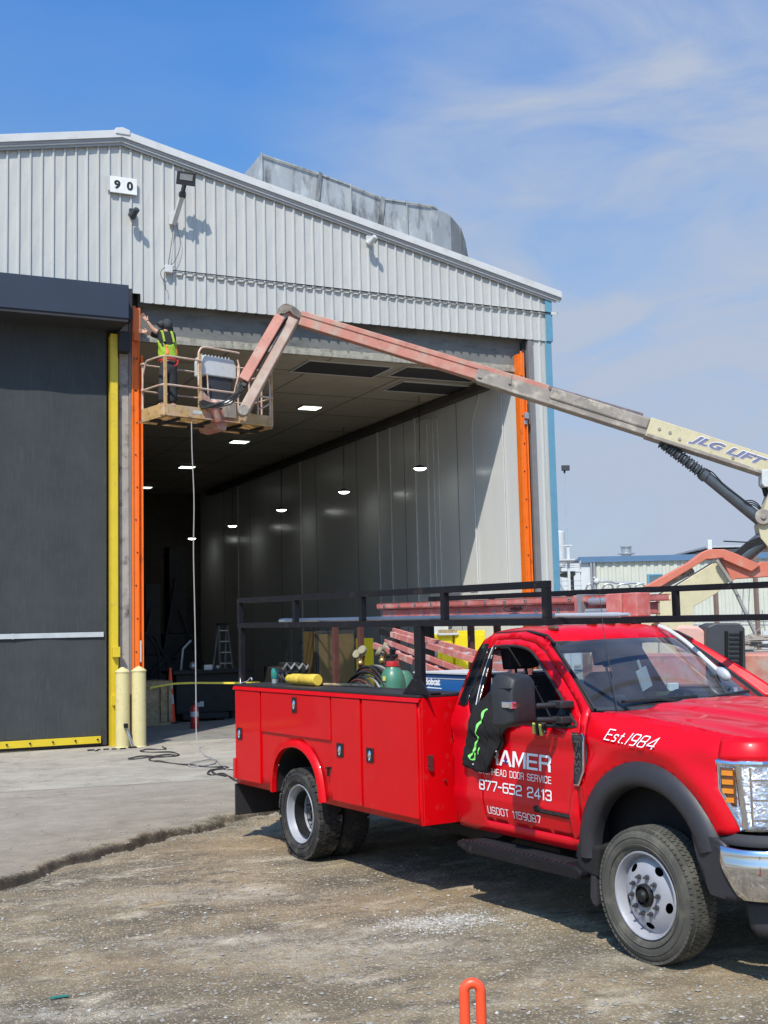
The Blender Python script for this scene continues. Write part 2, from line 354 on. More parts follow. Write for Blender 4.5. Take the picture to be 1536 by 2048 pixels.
M_['stripe'] = mat('pale_reflective_stripe', (0.48, 0.50, 0.50), 0.5, 0, .1, 6)
M_['steel'] = mat('plain_steel', (0.42, 0.43, 0.44), 0.4, .6, .12, 10)
M_['alu'] = mat('aluminium_pipe', (0.50, 0.52, 0.55), 0.4, .3, .06, 10)
M_['conduit'] = mat('painted_conduit', (0.55, 0.56, 0.55), 0.5, 0, .08, 10)
M_['cable'] = mat('black_cable', (0.015, 0.015, 0.015), 0.6, 0, .1, 10)
M_['greycable'] = mat('grey_cable', (0.30, 0.28, 0.26), 0.6, 0, .1, 10)
M_['darkcable'] = mat('dark_dusty_cable', (0.035, 0.032, 0.03), 0.7, 0, .2, 10)
M_['lampglow'] = mat('lit_lamp_panel', (0.9, 0.95, 0.9), 0.5, emit=(0.93, 1.0, 0.92), estr=3.2)
M_['lampglow2'] = mat('lit_hanging_lamp', (0.9, 0.95, 0.9), 0.5, emit=(0.95, 1.0, 0.94), estr=8)
M_['liftpink'] = mat('sunfaded_orange_lift_paint', (0.47, 0.185, 0.135), 0.55, 0, .14, 4, dirt=((0.40, 0.32, 0.25), .42, 3, (1, 1, 1)), dirt2=((0.18, 0.11, 0.08), .08, 9))
M_['jibtan'] = mat('dusty_tan_arm_paint', (0.40, 0.27, 0.21), 0.6, 0, .14, 4, dirt=((0.42, 0.36, 0.29), .5, 4), dirt2=((0.42, 0.16, 0.11), .3, 2))
M_['liftred'] = mat('orange_red_lift_paint', (0.56, 0.16, 0.10), 0.5, 0, .08, 4, dirt=((0.5, 0.25, 0.18), .2, 4))
M_['liftbeige'] = mat('cream_lift_paint', (0.55, 0.49, 0.31), 0.5, 0, .08, 3, dirt=((0.48, 0.42, 0.28), .25, 5), dirt2=((0.16, 0.09, 0.06), .03, 14))
M_['liftgrey'] = mat('dirty_brown_grey_boom', (0.27, 0.235, 0.20), 0.6, 0, .2, 3, dirt=((0.50, 0.45, 0.36), .3, 4, (1, 1, 1)), dirt2=((0.08, 0.06, 0.06), .15, 6))
M_['basketyel'] = mat('faded_yellow_lift_paint', (0.50, 0.31, 0.12), 0.6, 0, .15, 5, dirt=((0.20, 0.11, 0.07), .32, 7), dirt2=((0.52, 0.38, 0.27), .35, 3))
M_['railp'] = mat('worn_rail_paint', (0.55, 0.36, 0.27), 0.55, .1, .2, 8, dirt=((0.60, 0.53, 0.42), .45, 6))
M_['darkgrey'] = mat('dark_grey_machine_plastic', (0.04, 0.043, 0.05), 0.55, 0, .1, 5)
M_['steelblue'] = mat('dark_cylinder_steel', (0.10, 0.115, 0.13), 0.4, .4, .1, 6)
M_['logo'] = mat('purple_grey_lettering', (0.16, 0.16, 0.26), 0.6, 0, .1, 6)
M_['ladderp'] = mat('faded_red_fibreglass', (0.50, 0.13, 0.11), 0.6, 0, .14, 6, dirt=((0.60, 0.30, 0.26), .35, 5), dirt2=((0.16, 0.08, 0.07), .06, 14))
M_['ladderpink'] = mat('pink_fibreglass', (0.58, 0.19, 0.155), 0.6, 0, .14, 6, dirt=((0.70, 0.50, 0.42), .3, 9))
M_['bluebox'] = mat('blue_machine_paint', (0.015, 0.12, 0.36), 0.4, 0, .05, 6, coat=.3)
M_['green'] = mat('green_cylinder_paint', (0.06, 0.19, 0.12), 0.4, 0, .1, 8, coat=.2)
M_['teal'] = mat('teal_can', (0.03, 0.22, 0.18), 0.35, 0, .1, 8)
M_['brass'] = mat('brass', (0.45, 0.32, 0.12), 0.35, .8, .1, 20)
M_['dial'] = mat('gauge_face', (0.30, 0.27, 0.17), 0.4, 0, .1, 20)
M_['yeltube'] = mat('worn_yellow_plastic', (0.72, 0.50, 0.06), 0.45, 0, .1, 10, dirt=((0.35, 0.22, 0.05), .2, 30), bump=.3, bs=30, bd=.01)
M_['blackcloth'] = mat('black_jacket_cloth', (0.006, 0.005, 0.0055), 0.95, 0, .3, 10, bump=.5, bs=25, bd=.01)
M_['lime'] = mat('lime_reflective', (0.25, 0.85, 0.16), 0.4, 0, .1, 20, emit=None)
M_['hivis'] = mat('hi_vis_vest', (0.28, 0.43, 0.025), 0.7, 0, .12, 12, bump=.3, bs=20, bd=.01)
M_['vestorange'] = mat('orange_vest_tape', (0.85, 0.22, 0.06), 0.6)
M_['skin'] = mat('skin', (0.55, 0.31, 0.21), 0.55, 0, .08, 12)
M_['cloth'] = mat('worker_black_cloth', (0.018, 0.018, 0.02), 0.9, 0, .3, 8, bump=.5, bs=18, bd=.02)
M_['jeans'] = mat('worker_dark_trousers', (0.030, 0.032, 0.036), 0.9, 0, .3, 8, bump=.5, bs=16, bd=.02)
M_['cap'] = mat('grey_hood_cap', (0.035, 0.037, 0.042), 0.8, 0, .3, 10)
M_['boot'] = mat('dusty_boot', (0.16, 0.11, 0.07), 0.8)
M_['plasticorange'] = mat('orange_plastic', (0.88, 0.09, 0.03), 0.38, 0, .04, 6)
M_['redrope'] = mat('red_rope', (0.45, 0.02, 0.03), 0.8)
M_['wood'] = mat('plywood', (0.42, 0.31, 0.17), 0.8, 0, .25, 9, dirt=((0.25, 0.17, 0.09), .4, 14))
M_['extred'] = mat('extinguisher_red', (0.50, 0.02, 0.02), 0.3, 0, .05, 6, coat=.6)
M_['tape'] = mat('yellow_caution_tape', (0.75, 0.60, 0.05), 0.5)
M_['binyellow'] = mat('yellow_locker_paint', (0.78, 0.62, 0.01), 0.45, 0, .06, 3, dirt=((0.45, 0.35, 0.06), .12, 6))
M_['machinedark'] = mat('dark_machinery', (0.018, 0.017, 0.016), 0.75, 0, .3, 5)
M_['bgwall'] = mat('cream_sheet_wall', (0.52, 0.53, 0.45), 0.55, 0, .05, 2)
M_['bgblue'] = mat('blue_roof_trim', (0.09, 0.17, 0.28), 0.5, 0, .05, 2)
M_['bgwhite'] = mat('white_painted_steel', (0.56, 0.58, 0.58), 0.5, 0, .05, 3)
M_['bgbrown'] = mat('brown_fence_post', (0.22, 0.15, 0.12), 0.7, 0, .1, 3)
M_['shiny'] = mat('bright_duct_metal', (0.75, 0.76, 0.78), 0.25, .9, .05, 5)
M_['windowdark'] = mat('dark_window', (0.10, 0.16, 0.18), 0.2)
M_['concbase'] = mat('white_stone', (0.46, 0.445, 0.40), 0.8, 0, .2, 20)
M_['stone'] = mat('grey_stone', (0.27, 0.25, 0.21), 0.9, 0, .3, 15)
random.seed(4); rng = np.random.default_rng(7)
# ================================================================ GROUND
def vnoise(x, y, seed=0):
    xi = np.floor(x).astype(int); yi = np.floor(y).astype(int); fx = x - xi; fy = y - yi
    def h(a, b):
        n = (a * 374761393 + b * 668265263 + seed * 1442695041) & 0x7fffffff
        n = (n ^ (n >> 13)) * 1274126177 & 0x7fffffff
        return ((n ^ (n >> 16)) & 0xffff) / 65535.0
    u = fx * fx * (3 - 2 * fx); v = fy * fy * (3 - 2 * fy)
    return (h(xi, yi) * (1 - u) + h(xi + 1, yi) * u) * (1 - v) + (h(xi, yi + 1) * (1 - u) + h(xi + 1, yi + 1) * u) * v
def fbm(x, y, sc, oct=4, seed=0):
    s = 0; a = 1; t = 0
    for i in range(oct): s = s + a * vnoise(x * sc * 2 ** i, y * sc * 2 ** i, seed + i * 17); t += a; a *= .5
    return s / t
EDGE = [(-400, -300), (-2, 6.6), (0.4, 9.35), (1.36, 10.43), (2.3, 11.49), (3.2, 12.2), (4.2, 12.84), (4.76, 13.11), (6.5, 13.5), (9, 13.9), (14, 14.4), (400, 60)]
def edge_y(x):
    return np.interp(x, [e[0] for e in EDGE], [e[1] for e in EDGE])
def sstep(a, b, x):
    t = np.clip((x - a) / (b - a), 0, 1); return t * t * (3 - 2 * t)
def apron(x, y):
    j = (fbm(x, y, 1.6, 4, 3) - .5) * .55 + (fbm(x, y, 7, 3, 9) - .5) * .16
    return (y - edge_y(x)) * 0.72 + j
def ground_z(x, y):
    d = apron(x, y)
    near = np.exp(-(np.maximum(0, np.abs(x - 4) - 9) / 6) ** 2) * np.exp(-(np.maximum(0, np.abs(y - 9) - 8) / 5) ** 2)
    rough = (fbm(x, y, .9, 3, 21) - .5) * .05 + (fbm(x, y, 5, 3, 31) - .5) * .026 + (fbm(x, y, 26, 2, 41) - .5) * .013
    lip = sstep(-.004, .035, d)
    amp = .5 + 1.0 * fbm(x, y, 1.1, 2, 77) * (x < 6)
    rim = (np.exp(-((d + .30) / .12) ** 2) * .018 - np.exp(-((d + .03) / .07) ** 2) * .045 + np.exp(-((d - .10) / .10) ** 2) * .018) * amp
    z = rough * near * (1 - lip) + lip * (.032 + near * (fbm(x, y, 1.2, 3, 5) - .5) * .010 * (1 - sstep(16, 17, y))) + rim * near
    # keep the tyre contact patches level
    for wx, wy in ((4.05, 10.37), (6.2, 10.6), (4.55, 6.1), (6.6, 6.4), (3.95, 10.4)):
        g = np.exp(-(((x - wx) / .5) ** 2 + ((y - wy) / .45) ** 2)); z = z * (1 - g)
    return z
fine = np.arange(-1.0, 8.6, .028); xs = np.concatenate([-np.geomspace(400, 1.3, 22), fine, np.geomspace(8.7, 400, 26)])
fy = np.concatenate([np.arange(2.2, 14.6, .028), np.arange(14.6, 22.6, .09)]); ys = np.concatenate([-np.geomspace(300, 1, 14), [0, 1, 1.6, 2.0], fy, np.geomspace(22.8, 500, 24)])
X, Yg = np.meshgrid(xs, ys); Z = ground_z(X, Yg)
nx_, ny_ = len(xs), len(ys)
me = bpy.data.meshes.new('ground')
vv = np.stack([X.ravel(), Yg.ravel(), Z.ravel()], 1)
ii = np.arange(nx_ * ny_).reshape(ny_, nx_)
ff = np.stack([ii[:-1, :-1].ravel(), ii[:-1, 1:].ravel(), ii[1:, 1:].ravel(), ii[1:, :-1].ravel()], 1)
me.vertices.add(len(vv)); me.vertices.foreach_set('co', vv.ravel())
me.loops.add(ff.size); me.loops.foreach_set('vertex_index', ff.ravel().astype(np.int32))
me.polygons.add(len(ff)); me.polygons.foreach_set('loop_start', np.arange(0, ff.size, 4).astype(np.int32)); me.polygons.foreach_set('loop_total', np.full(len(ff), 4, np.int32))
me.update(calc_edges=True); me.validate()
me.polygons.foreach_set('use_smooth', np.ones(len(ff), bool))
ap = apron(X, Yg)
aR = sstep(.03, .20, ap)
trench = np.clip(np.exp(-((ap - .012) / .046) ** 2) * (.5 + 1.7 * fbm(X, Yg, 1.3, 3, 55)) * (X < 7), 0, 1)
slab = sstep(-.03, .03, Yg - (16.75 - .13 * (X - 1.5)) + .02 * (fbm(X, Yg, 3, 2, 8) - .5))
def blob(cx, cy, sx_, sy_, a=0):
    ca, sa = math.cos(a), math.sin(a); dx = X - cx; dy = Yg - cy
    return np.exp(-(((dx * ca + dy * sa) / sx_) ** 2 + ((-dx * sa + dy * ca) / sy_) ** 2))
ww = np.clip(.8 * blob(3.95, 7.64, .40, .20, -.3) + .55 * blob(3.2, 7.3, 1.1, .35, -.4) + .7 * blob(1.2, 6.9, .6, .10, -.45) + .5 * blob(2.5, 8.0, .8, .12, -.3) + .5 * blob(4.7, 6.2, .6, .2, -.2) + .45 * blob(2.6, 9.4, 1.0, .25, -.4), 0, 1)
bb = np.clip(.8 * blob(4.2, 11.2, 1.4, .6, -.4) + .7 * blob(4.4, 8.3, 1.0, .4, -.3) + .6 * blob(1.6, 7.8, 1.0, .3, -.4) + .5 * blob(4.9, 5.6, 1, .4), 0, 1)
a2 = me.color_attributes.new('edge', 'FLOAT_COLOR', 'POINT')
dirtap = np.clip(1 - sstep(.1, 2.6, ap + (fbm(X, Yg, .8, 3, 66) - .5) * 1.6), 0, 1)
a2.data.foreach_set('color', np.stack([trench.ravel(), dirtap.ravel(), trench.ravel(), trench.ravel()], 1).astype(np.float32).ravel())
at = me.color_attributes.new('zone', 'FLOAT_COLOR', 'POINT')
at.data.foreach_set('color', np.stack([aR.ravel(), ww.ravel(), bb.ravel(), slab.ravel()], 1).astype(np.float32).ravel())
gm = bpy.data.materials.new('yard_ground'); gm.use_nodes = True; t = gm.node_tree; n = t.nodes; l = t.links; b = n['Principled BSDF']
tcn = n.new('ShaderNodeTexCoord'); src = tcn.outputs['Object']
za = n.new('ShaderNodeAttribute'); za.attribute_name = 'zone'; sep = n.new('ShaderNodeSeparateColor'); l.new(za.outputs['Color'], sep.inputs[0])
def gn(sc, det=6, ro=.6, st=None):
    q = n.new('ShaderNodeTexNoise'); q.inputs['Scale'].default_value = sc; q.inputs['Detail'].default_value = det; q.inputs['Roughness'].default_value = ro
    if st:
        mm = n.new('ShaderNodeMapping'); mm.inputs['Scale'].default_value = st; mm.inputs['Rotation'].default_value = (0, 0, -.45); l.new(src, mm.inputs['Vector']); l.new(mm.outputs[0], q.inputs['Vector'])
    else: l.new(src, q.inputs['Vector'])
    return q.outputs['Fac']
def gr(v, a, b_, c=0, d=1):
    q = n.new('ShaderNodeMapRange'); q.inputs['From Min'].default_value = a; q.inputs['From Max'].default_value = b_; q.inputs['To Min'].default_value = c; q.inputs['To Max'].default_value = d; l.new(v, q.inputs['Value']); return q.outputs[0]
def gmx(f, a, c2):
    q = n.new('ShaderNodeMix'); q.data_type = 'RGBA'
    if isinstance(f, float): q.inputs[0].default_value = f
    else: l.new(f, q.inputs[0])
    for s_, val in ((6, a), (7, c2)):
        if hasattr(val, 'is_output'): l.new(val, q.inputs[s_])
        else: q.inputs[s_].default_value = (*val, 1)
    return q.outputs[2]
def gmath(op, a, c2):
    q = n.new('ShaderNodeMath'); q.operation = op; q.use_clamp = True
    for i, val in enumerate((a, c2)):
        if hasattr(val, 'is_output'): l.new(val, q.inputs[i])
        else: q.inputs[i].default_value = val
    return q.outputs[0]
def voro(sc, rnd=1.0):
    q = n.new('ShaderNodeTexVoronoi'); q.inputs['Scale'].default_value = sc; q.inputs['Randomness'].default_value = rnd; l.new(src, q.inputs['Vector']); return q
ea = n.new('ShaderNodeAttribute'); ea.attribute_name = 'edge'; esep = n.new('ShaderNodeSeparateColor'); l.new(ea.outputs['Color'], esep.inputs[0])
v1 = voro(85); v2 = voro(210)
v1c = n.new('ShaderNodeSeparateColor'); l.new(v1.outputs['Color'], v1c.inputs[0])
v2c = n.new('ShaderNodeSeparateColor'); l.new(v2.outputs['Color'], v2c.inputs[0])
grav = gmx(gr(gn(.75, 7, .62, (1, 1.6, 1)), .40, .60), (0.150, 0.130, 0.095), (0.330, 0.275, 0.185))
grav = gmx(gr(gn(1.5, 7, .68, (1, 1.7, 1)), .53, .66), grav, (0.52, 0.475, 0.375))
grav = gmx(gr(gn(2.3, 7, .68, (1, 2.0, 1)), .50, .66), grav, (0.120, 0.110, 0.088))
grav = gmx(gmath('MULTIPLY', gr(v2c.outputs[0], .3, .9), .45), grav, (0.085, 0.078, 0.062))
grav = gmx(gmath('MULTIPLY', gr(v1c.outputs[0], .86, .95), .6), grav, (0.56, 0.52, 0.42))
grav = gmx(gmath('MULTIPLY', sep.outputs[2], .75), grav, gmx(gr(gn(14), .35, .65), (0.285, 0.210, 0.125), (0.36, 0.28, 0.17)))
wf = gmath('MULTIPLY', sep.outputs[1], gr(gn(9, 6, .7), .35, .6)); grav = gmx(wf, grav, (0.47, 0.455, 0.40))
apr = gmx(gr(gn(1.6, 8, .7, (1, 1.5, 1)), .38, .64), (0.205, 0.190, 0.165), (0.275, 0.258, 0.225))
apr = gmx(gmath('MULTIPLY', esep.outputs[1], .72), apr, gmx(gr(gn(2.6, 7, .7), .40, .62), (0.150, 0.135, 0.105), (0.245, 0.222, 0.178)))
apr = gmx(gmath('MULTIPLY', gr(gn(3.2, 7, .7), .55, .72), .7), apr, (0.19, 0.175, 0.15))
apr = gmx(gmath('MULTIPLY', gr(v2c.outputs[0], .6, 1.0), .25), apr, (0.14, 0.13, 0.11))
sla = gmx(gr(gn(.8, 8, .65, (1, 1.5, 1)), .35, .66), (0.240, 0.232, 0.208), (0.325, 0.315, 0.282))
sla = gmx(gmath('MULTIPLY', gr(gn(2.0, 8, .7), .50, .68), .7), sla, (0.165, 0.155, 0.135))
c = gmx(za.outputs['Alpha'], apr, sla)
vc = n.new('ShaderNodeTexVoronoi'); vc.feature = 'DISTANCE_TO_EDGE'; vc.inputs['Scale'].default_value = .42
vm = n.new('ShaderNodeVectorMath'); vm.operation = 'ADD'; nn_ = n.new('ShaderNodeTexNoise'); nn_.inputs['Scale'].default_value = 1.6; nn_.inputs['Detail'].default_value = 5; l.new(src, nn_.inputs['Vector']); vs_ = n.new('ShaderNodeVectorMath'); vs_.operation = 'SCALE'; vs_.inputs['Scale'].default_value = .9; l.new(nn_.outputs['Color'], vs_.inputs[0]); l.new(src, vm.inputs[0]); l.new(vs_.outputs[0], vm.inputs[1]); l.new(vm.outputs[0], vc.inputs['Vector'])
crk = gmath('MULTIPLY', gr(vc.outputs['Distance'], .0, .006, 1, 0), gr(gn(.7), .45, .6)); c = gmx(gmath('MULTIPLY', crk, .7), c, (0.09, 0.082, 0.07))
xyz = n.new('ShaderNodeSeparateXYZ'); l.new(src, xyz.inputs[0]); jl = n.new('ShaderNodeMath'); jl.operation = 'MULTIPLY_ADD'; l.new(xyz.outputs['X'], jl.inputs[0]); jl.inputs[1].default_value = .13; l.new(xyz.outputs['Y'], jl.inputs[2]); jd = n.new('ShaderNodeMath'); jd.operation = 'SUBTRACT'; l.new(jl.outputs[0], jd.inputs[0]); jd.inputs[1].default_value = 16.945; ja = n.new('ShaderNodeMath'); ja.operation = 'ABSOLUTE'; l.new(jd.outputs[0], ja.inputs[0])
c = gmx(gmath('MULTIPLY', gr(ja.outputs[0], .0, .05, 1, 0), .75), c, (0.10, 0.09, 0.075))
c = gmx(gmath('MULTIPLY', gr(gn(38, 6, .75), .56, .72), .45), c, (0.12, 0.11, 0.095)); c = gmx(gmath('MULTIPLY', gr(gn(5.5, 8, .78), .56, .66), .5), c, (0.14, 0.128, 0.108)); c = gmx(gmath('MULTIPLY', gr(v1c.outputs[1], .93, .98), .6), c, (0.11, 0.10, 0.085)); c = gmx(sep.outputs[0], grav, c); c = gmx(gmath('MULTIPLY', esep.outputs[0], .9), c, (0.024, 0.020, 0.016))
wq = n.new('ShaderNodeMix'); wq.data_type = 'RGBA'; wq.blend_type = 'MULTIPLY'; wq.inputs[0].default_value = 1; l.new(c, wq.inputs[6]); wq.inputs[7].default_value = (1.34, 1.24, 1.12, 1); c = wq.outputs[2]
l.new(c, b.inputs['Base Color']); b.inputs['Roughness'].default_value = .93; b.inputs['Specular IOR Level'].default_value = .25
hh = gmath('ADD', gmath('MULTIPLY', gr(v1.outputs['Distance'], 0, .6, 1, 0), .5), gmath('MULTIPLY', gr(v2.outputs['Distance'], 0, .5, 1, 0), .35))
hh2 = n.new('ShaderNodeMath'); hh2.operation = 'ADD'; l.new(hh, hh2.inputs[0]); l.new(gn(30, 8, .7), hh2.inputs[1])
bn = n.new('ShaderNodeBump'); bn.inputs['Distance'].default_value = .022; l.new(hh2.outputs[0], bn.inputs['Height']); l.new(gr(sep.outputs[0], 0, 1, .85, .22), bn.inputs['Strength']); l.new(bn.outputs[0], b.inputs['Normal'])
me.materials.append(gm)
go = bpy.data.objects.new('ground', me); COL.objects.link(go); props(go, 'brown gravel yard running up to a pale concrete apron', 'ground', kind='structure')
# stones
def stones(name, label, n_, region, smin, smax, m, seed, keep=None):
    r = np.random.default_rng(seed); vs = []; fs = []
    ico = [(0, 0, .7), (.9, .1, .1), (.3, .85, 0), (-.75, .5, .1), (-.7, -.6, 0), (.3, -.85, .1), (0, 0, -.4)]
    fc = [(0, 1, 2), (0, 2, 3), (0, 3, 4), (0, 4, 5), (0, 5, 1), (6, 2, 1), (6, 3, 2), (6, 4, 3), (6, 5, 4), (6, 1, 5)]
    k = 0; P_ = region(r, n_); P_ = P_[P_[:, 1] > 2.3]
    s_ = smin + (smax - smin) * r.random(len(P_)) ** 4; zz = ground_z(P_[:, 0], P_[:, 1])
    for (px, py), sz, z0 in zip(P_, s_, zz):
        a = r.random() * 6.28; ca, sa = math.cos(a), math.sin(a); q = .6 + .7 * r.random(3)
        b0 = len(vs)
        for (x, y, z) in ico:
            x *= q[0]; y *= q[1]; z *= q[2] * .8; vs.append((px + (x * ca - y * sa) * sz, py + (x * sa + y * ca) * sz, z0 + z * sz + sz * .15))
        fs += [tuple(i + b0 for i in f) for f in fc]
    mb = MB(); mb.add(vs, fs, 0, True); o = mb.build(name, m, None, label=label, kind='stuff', fixn=False, sharp=60); o['category'] = 'gravel'; return o
def reg_yard(r, n_):
    d = 4.0 + 13 * r.random(n_) ** 1.4; a = np.radians(25.1 + (r.random(n_) - .5) * 42)
    p = np.stack([np.sin(a) * d, np.cos(a) * d], 1); ap_ = apron(p[:, 0], p[:, 1]); k = (ap_ < .0) | (r.random(n_) < .30 * np.exp(-np.maximum(ap_, 0) * .8)) | ((ap_ < .6) & (r.random(n_) < .7)); return p[k]
def reg_white(r, n_):
    a = -.3; x = r.normal(0, .24, n_); y = r.normal(0, .15, n_)
    return np.stack([3.98 + x * math.cos(a) - y * math.sin(a), 7.62 + x * math.sin(a) + y * math.cos(a)], 1)
stones('gravel', 'loose grey pebbles scattered over the brown yard', 20000, reg_yard, .0035, .022, M_['stone'], 1)
stones('gravel', 'pale chippings scattered over the brown yard', 2600, reg_yard, .004, .017, M_['concbase'], 5)
stones('gravel', 'heap of white crushed stone spilled beside the truck', 1500, reg_white, .005, .013, M_['concbase'], 2)

# ================================================================ BUILDING
D = 22.44; PITCH = .2105
bld = thing('industrial_building', 'white ribbed metal shed with a tall open doorway and blue corner trim', 'building', (5.07, D, 0))
def roofz(x): return 11.55 - .2205 * abs(x - 5.07) if x > 5.07 else 11.55 - .2 * abs(x - 5.07)
def ribs(x0, x1, zb, yf, zt=None, drop=0.0, rib=.034):
    mb = MB(); k0 = math.floor((x0 - 2.94) / PITCH); pts = []
    k = k0
    while True:
        xb = 2.94 + k * PITCH
        for dx, dy in ((-.026, 0), (-.014, -rib), (.014, -rib), (.026, 0)):
            x = xb + dx
            if x0 <= x <= x1: pts.append((x, dy))
        if xb > x1: break
        k += 1
    pts = [(x0, 0)] + pts + [(x1, 0)]; vs = []; fs = []
    for x, dy in pts:
        zt_ = zt if zt is not None else roofz(x)
        for z in np.linspace(zb, zt_, 6):
            wob = .004 * math.sin(x * 5.3 + z * 2.1) + .003 * math.sin(x * 13 + z * 4)
            vs.append((x, yf + dy + wob, z ))
    for i in range(len(pts) - 1):
        for j in range(5): fs.append((i * 6 + j, (i + 1) * 6 + j, (i + 1) * 6 + j + 1, i * 6 + j + 1))
    return mb.add(vs, fs, 0, False)
w = ribs(5.44, 14.70, 8.45, D); w.build('front_cladding', M_['clad'], bld, solid=.003)
w = ribs(-4.6, 5.438, 8.62, D); w.build('front_cladding', M_['clad'], bld, solid=.003)
w = ribs(14.33, 14.70, 0.06, D + .03, 8.455); w.build('wall_cladding', M_['clad'], bld, solid=.003)
w = MB(); w.prism([(14.66, D - .045), (14.845, D - .045), (14.845, D + .25), (14.835, D + .25), (14.835, D - .035), (14.66, D - .035)], 8.44, roofz(14.8) + .02, 'z')
w.prism([(14.64, D - .015), (14.815, D - .015), (14.815, D + .25), (14.805, D + .25), (14.805, D - .005), (14.64, D - .005)], 0.05, 8.438, 'z'); w.build('corner_trim', M_['bluetrim'], bld, bevel=.004)
# side wall of the building (right) and back
w = MB()
ys_ = np.arange(D + .05, 50, .3)
w.box(14.70, 14.80, D + .02, 50, 0, 9.40); w.box(-4.6, 14.7, 49.9, 50, 0, 9.3); w.box(-4.68, -4.6, D + .02, 50, 0, 9.5); w.build('outer_wall', M_['clad'], bld)
# roof sheets
w = MB()
def roofslab(x0, x1, y0, y1, dz, th):
    z0 = roofz(x0) + dz; z1 = roofz(x1) + dz
    w.prism([(x0, z0), (x1, z1), (x1, z1 + th), (x0, z0 + th)], y0, y1, 'y')
roofslab(5.07, 15.0, D - .05, 50.2, .11, .10); roofslab(-4.9, 5.069, D - .05, 50.2, .11, .10); w.build('roof', M_['roofm'], bld)
# eave trim: stepped rake fascia
def rake(y0, y1, dz0, dz1, m, name, xr=15.06):
    w = MB()
    for x0, x1 in ((5.07, xr), (-4.9, 5.07)):
        z0 = roofz(x0); z1 = roofz(x1)
        w.prism([(x0, z0 + dz0), (x1, z1 + dz0), (x1, z1 + dz1), (x0, z0 + dz1)], y0, y1, 'y')
    return w.build(name, m, bld, bevel=.004)
rake(D - .15, D - .049, .10, .25, M_['trim'], 'rake_fascia')
rake(D - .12, D - .048, .055, .099, M_['trimgrey'], 'rake_gutter')
rake(D - .10, D - .047, .02, .054, M_['trim'], 'rake_gutter', 15.05)
rake(D - .07, D - .046, -.03, .019, M_['trimgrey'], 'rake_gutter', 14.95)
w = MB(); w.prism([(4.93, 11.70), (5.21, 11.70), (5.21, 11.80), (5.07, 11.84), (4.93, 11.81)], D - .17, D - .02, 'y'); w.build('ridge_cap', M_['trim'], bld, bevel=.01)
# header beam over the door, ceiling, inside walls
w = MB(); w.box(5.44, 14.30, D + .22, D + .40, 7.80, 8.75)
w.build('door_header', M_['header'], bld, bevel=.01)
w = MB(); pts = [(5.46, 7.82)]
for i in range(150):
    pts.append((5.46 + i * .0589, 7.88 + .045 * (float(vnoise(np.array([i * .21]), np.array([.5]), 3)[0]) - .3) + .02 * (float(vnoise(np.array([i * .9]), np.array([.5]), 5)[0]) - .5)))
pts.append((5.46 + 149 * .0589, 7.82)); w.prism(pts, D + .205, D + .219, 'y'); w.build('header_sunlit_strip', M_['hedge_sunlit'], bld)  # ragged lighter strip, painted as the sunlit foot of the header
w = MB(); w.box(5.44, 14.30, D + .17, D + .218, 7.725, 7.815); w.build('header_sunlit_edge', M_['hedge_sunlit'], bld, bevel=.006)
w = MB(); w.box(5.2, 14.0, D + .401, 49, 7.76, 7.86)
w.build('ceiling', M_['ceil'], bld)
w = MB()
for x in (7.4, 9.6, 11.8): w.box(x, x + .012, D + .41, 49, 7.752, 7.759)
for y in np.arange(24.2, 49, 2.4): w.box(5.2, 14.0, y, y + .012, 7.752, 7.7585)
w.build('ceiling_seam', M_['darkwall'], bld)
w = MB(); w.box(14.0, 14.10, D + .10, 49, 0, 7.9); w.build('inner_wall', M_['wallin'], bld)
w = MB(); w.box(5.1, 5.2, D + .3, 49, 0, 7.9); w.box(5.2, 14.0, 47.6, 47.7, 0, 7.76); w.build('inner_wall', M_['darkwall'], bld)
# interior floor slab
w = MB(); w.box(5.2, 14.0, D + .02, 49, -.05, .046); o = w.build('interior_floor', mat('interior_floor_concrete', (0.24, 0.225, 0.195), .75, 0, .15, 1.2, dirt=((0.13, 0.12, 0.11), .3, 2)), None); props(o, 'worn concrete floor inside the shed', 'floor', kind='structure')
# back wall roller shutter and arch outlines
w = MB()
for i in range(60): w.box(5.6, 8.6, 47.52, 47.59, .1 + i * .085, .1 + i * .085 + .07)
w.build('inner_shutter', M_['darkwall'], bld)
# jambs
w = MB(); w.box(5.02, 5.20, D - .03, D + .3, 0.02, 8.0); w.build('door_jamb', M_['jamb'], bld, bevel=.006)
w = MB(); w.box(5.202, 5.24, D - .06, D + .3, 0.02, 8.3, 0); w.build('jamb_channel', M_['greyjamb'], bld)
w = MB(); w.box(14.12, 14.20, D + .12, D + .5, 0.03, 8.4); w.build('door_seal', M_['darkgap'], bld)
w = MB(); w.box(14.202, 14.329, D - .005, D + .4, 0.03, 8.43); w.box(14.215, 14.235, D - .02, D - .006, 0.03, 8.3); w.build('door_jamb', M_['greyjamb'], bld, bevel=.004)
# facade wall behind curtain (left bay)
w = MB(); w.box(-4.6, 5.0, D + .1, D + .2, 0, 8.9); w.build('bay_wall', M_['darkwall'], bld)
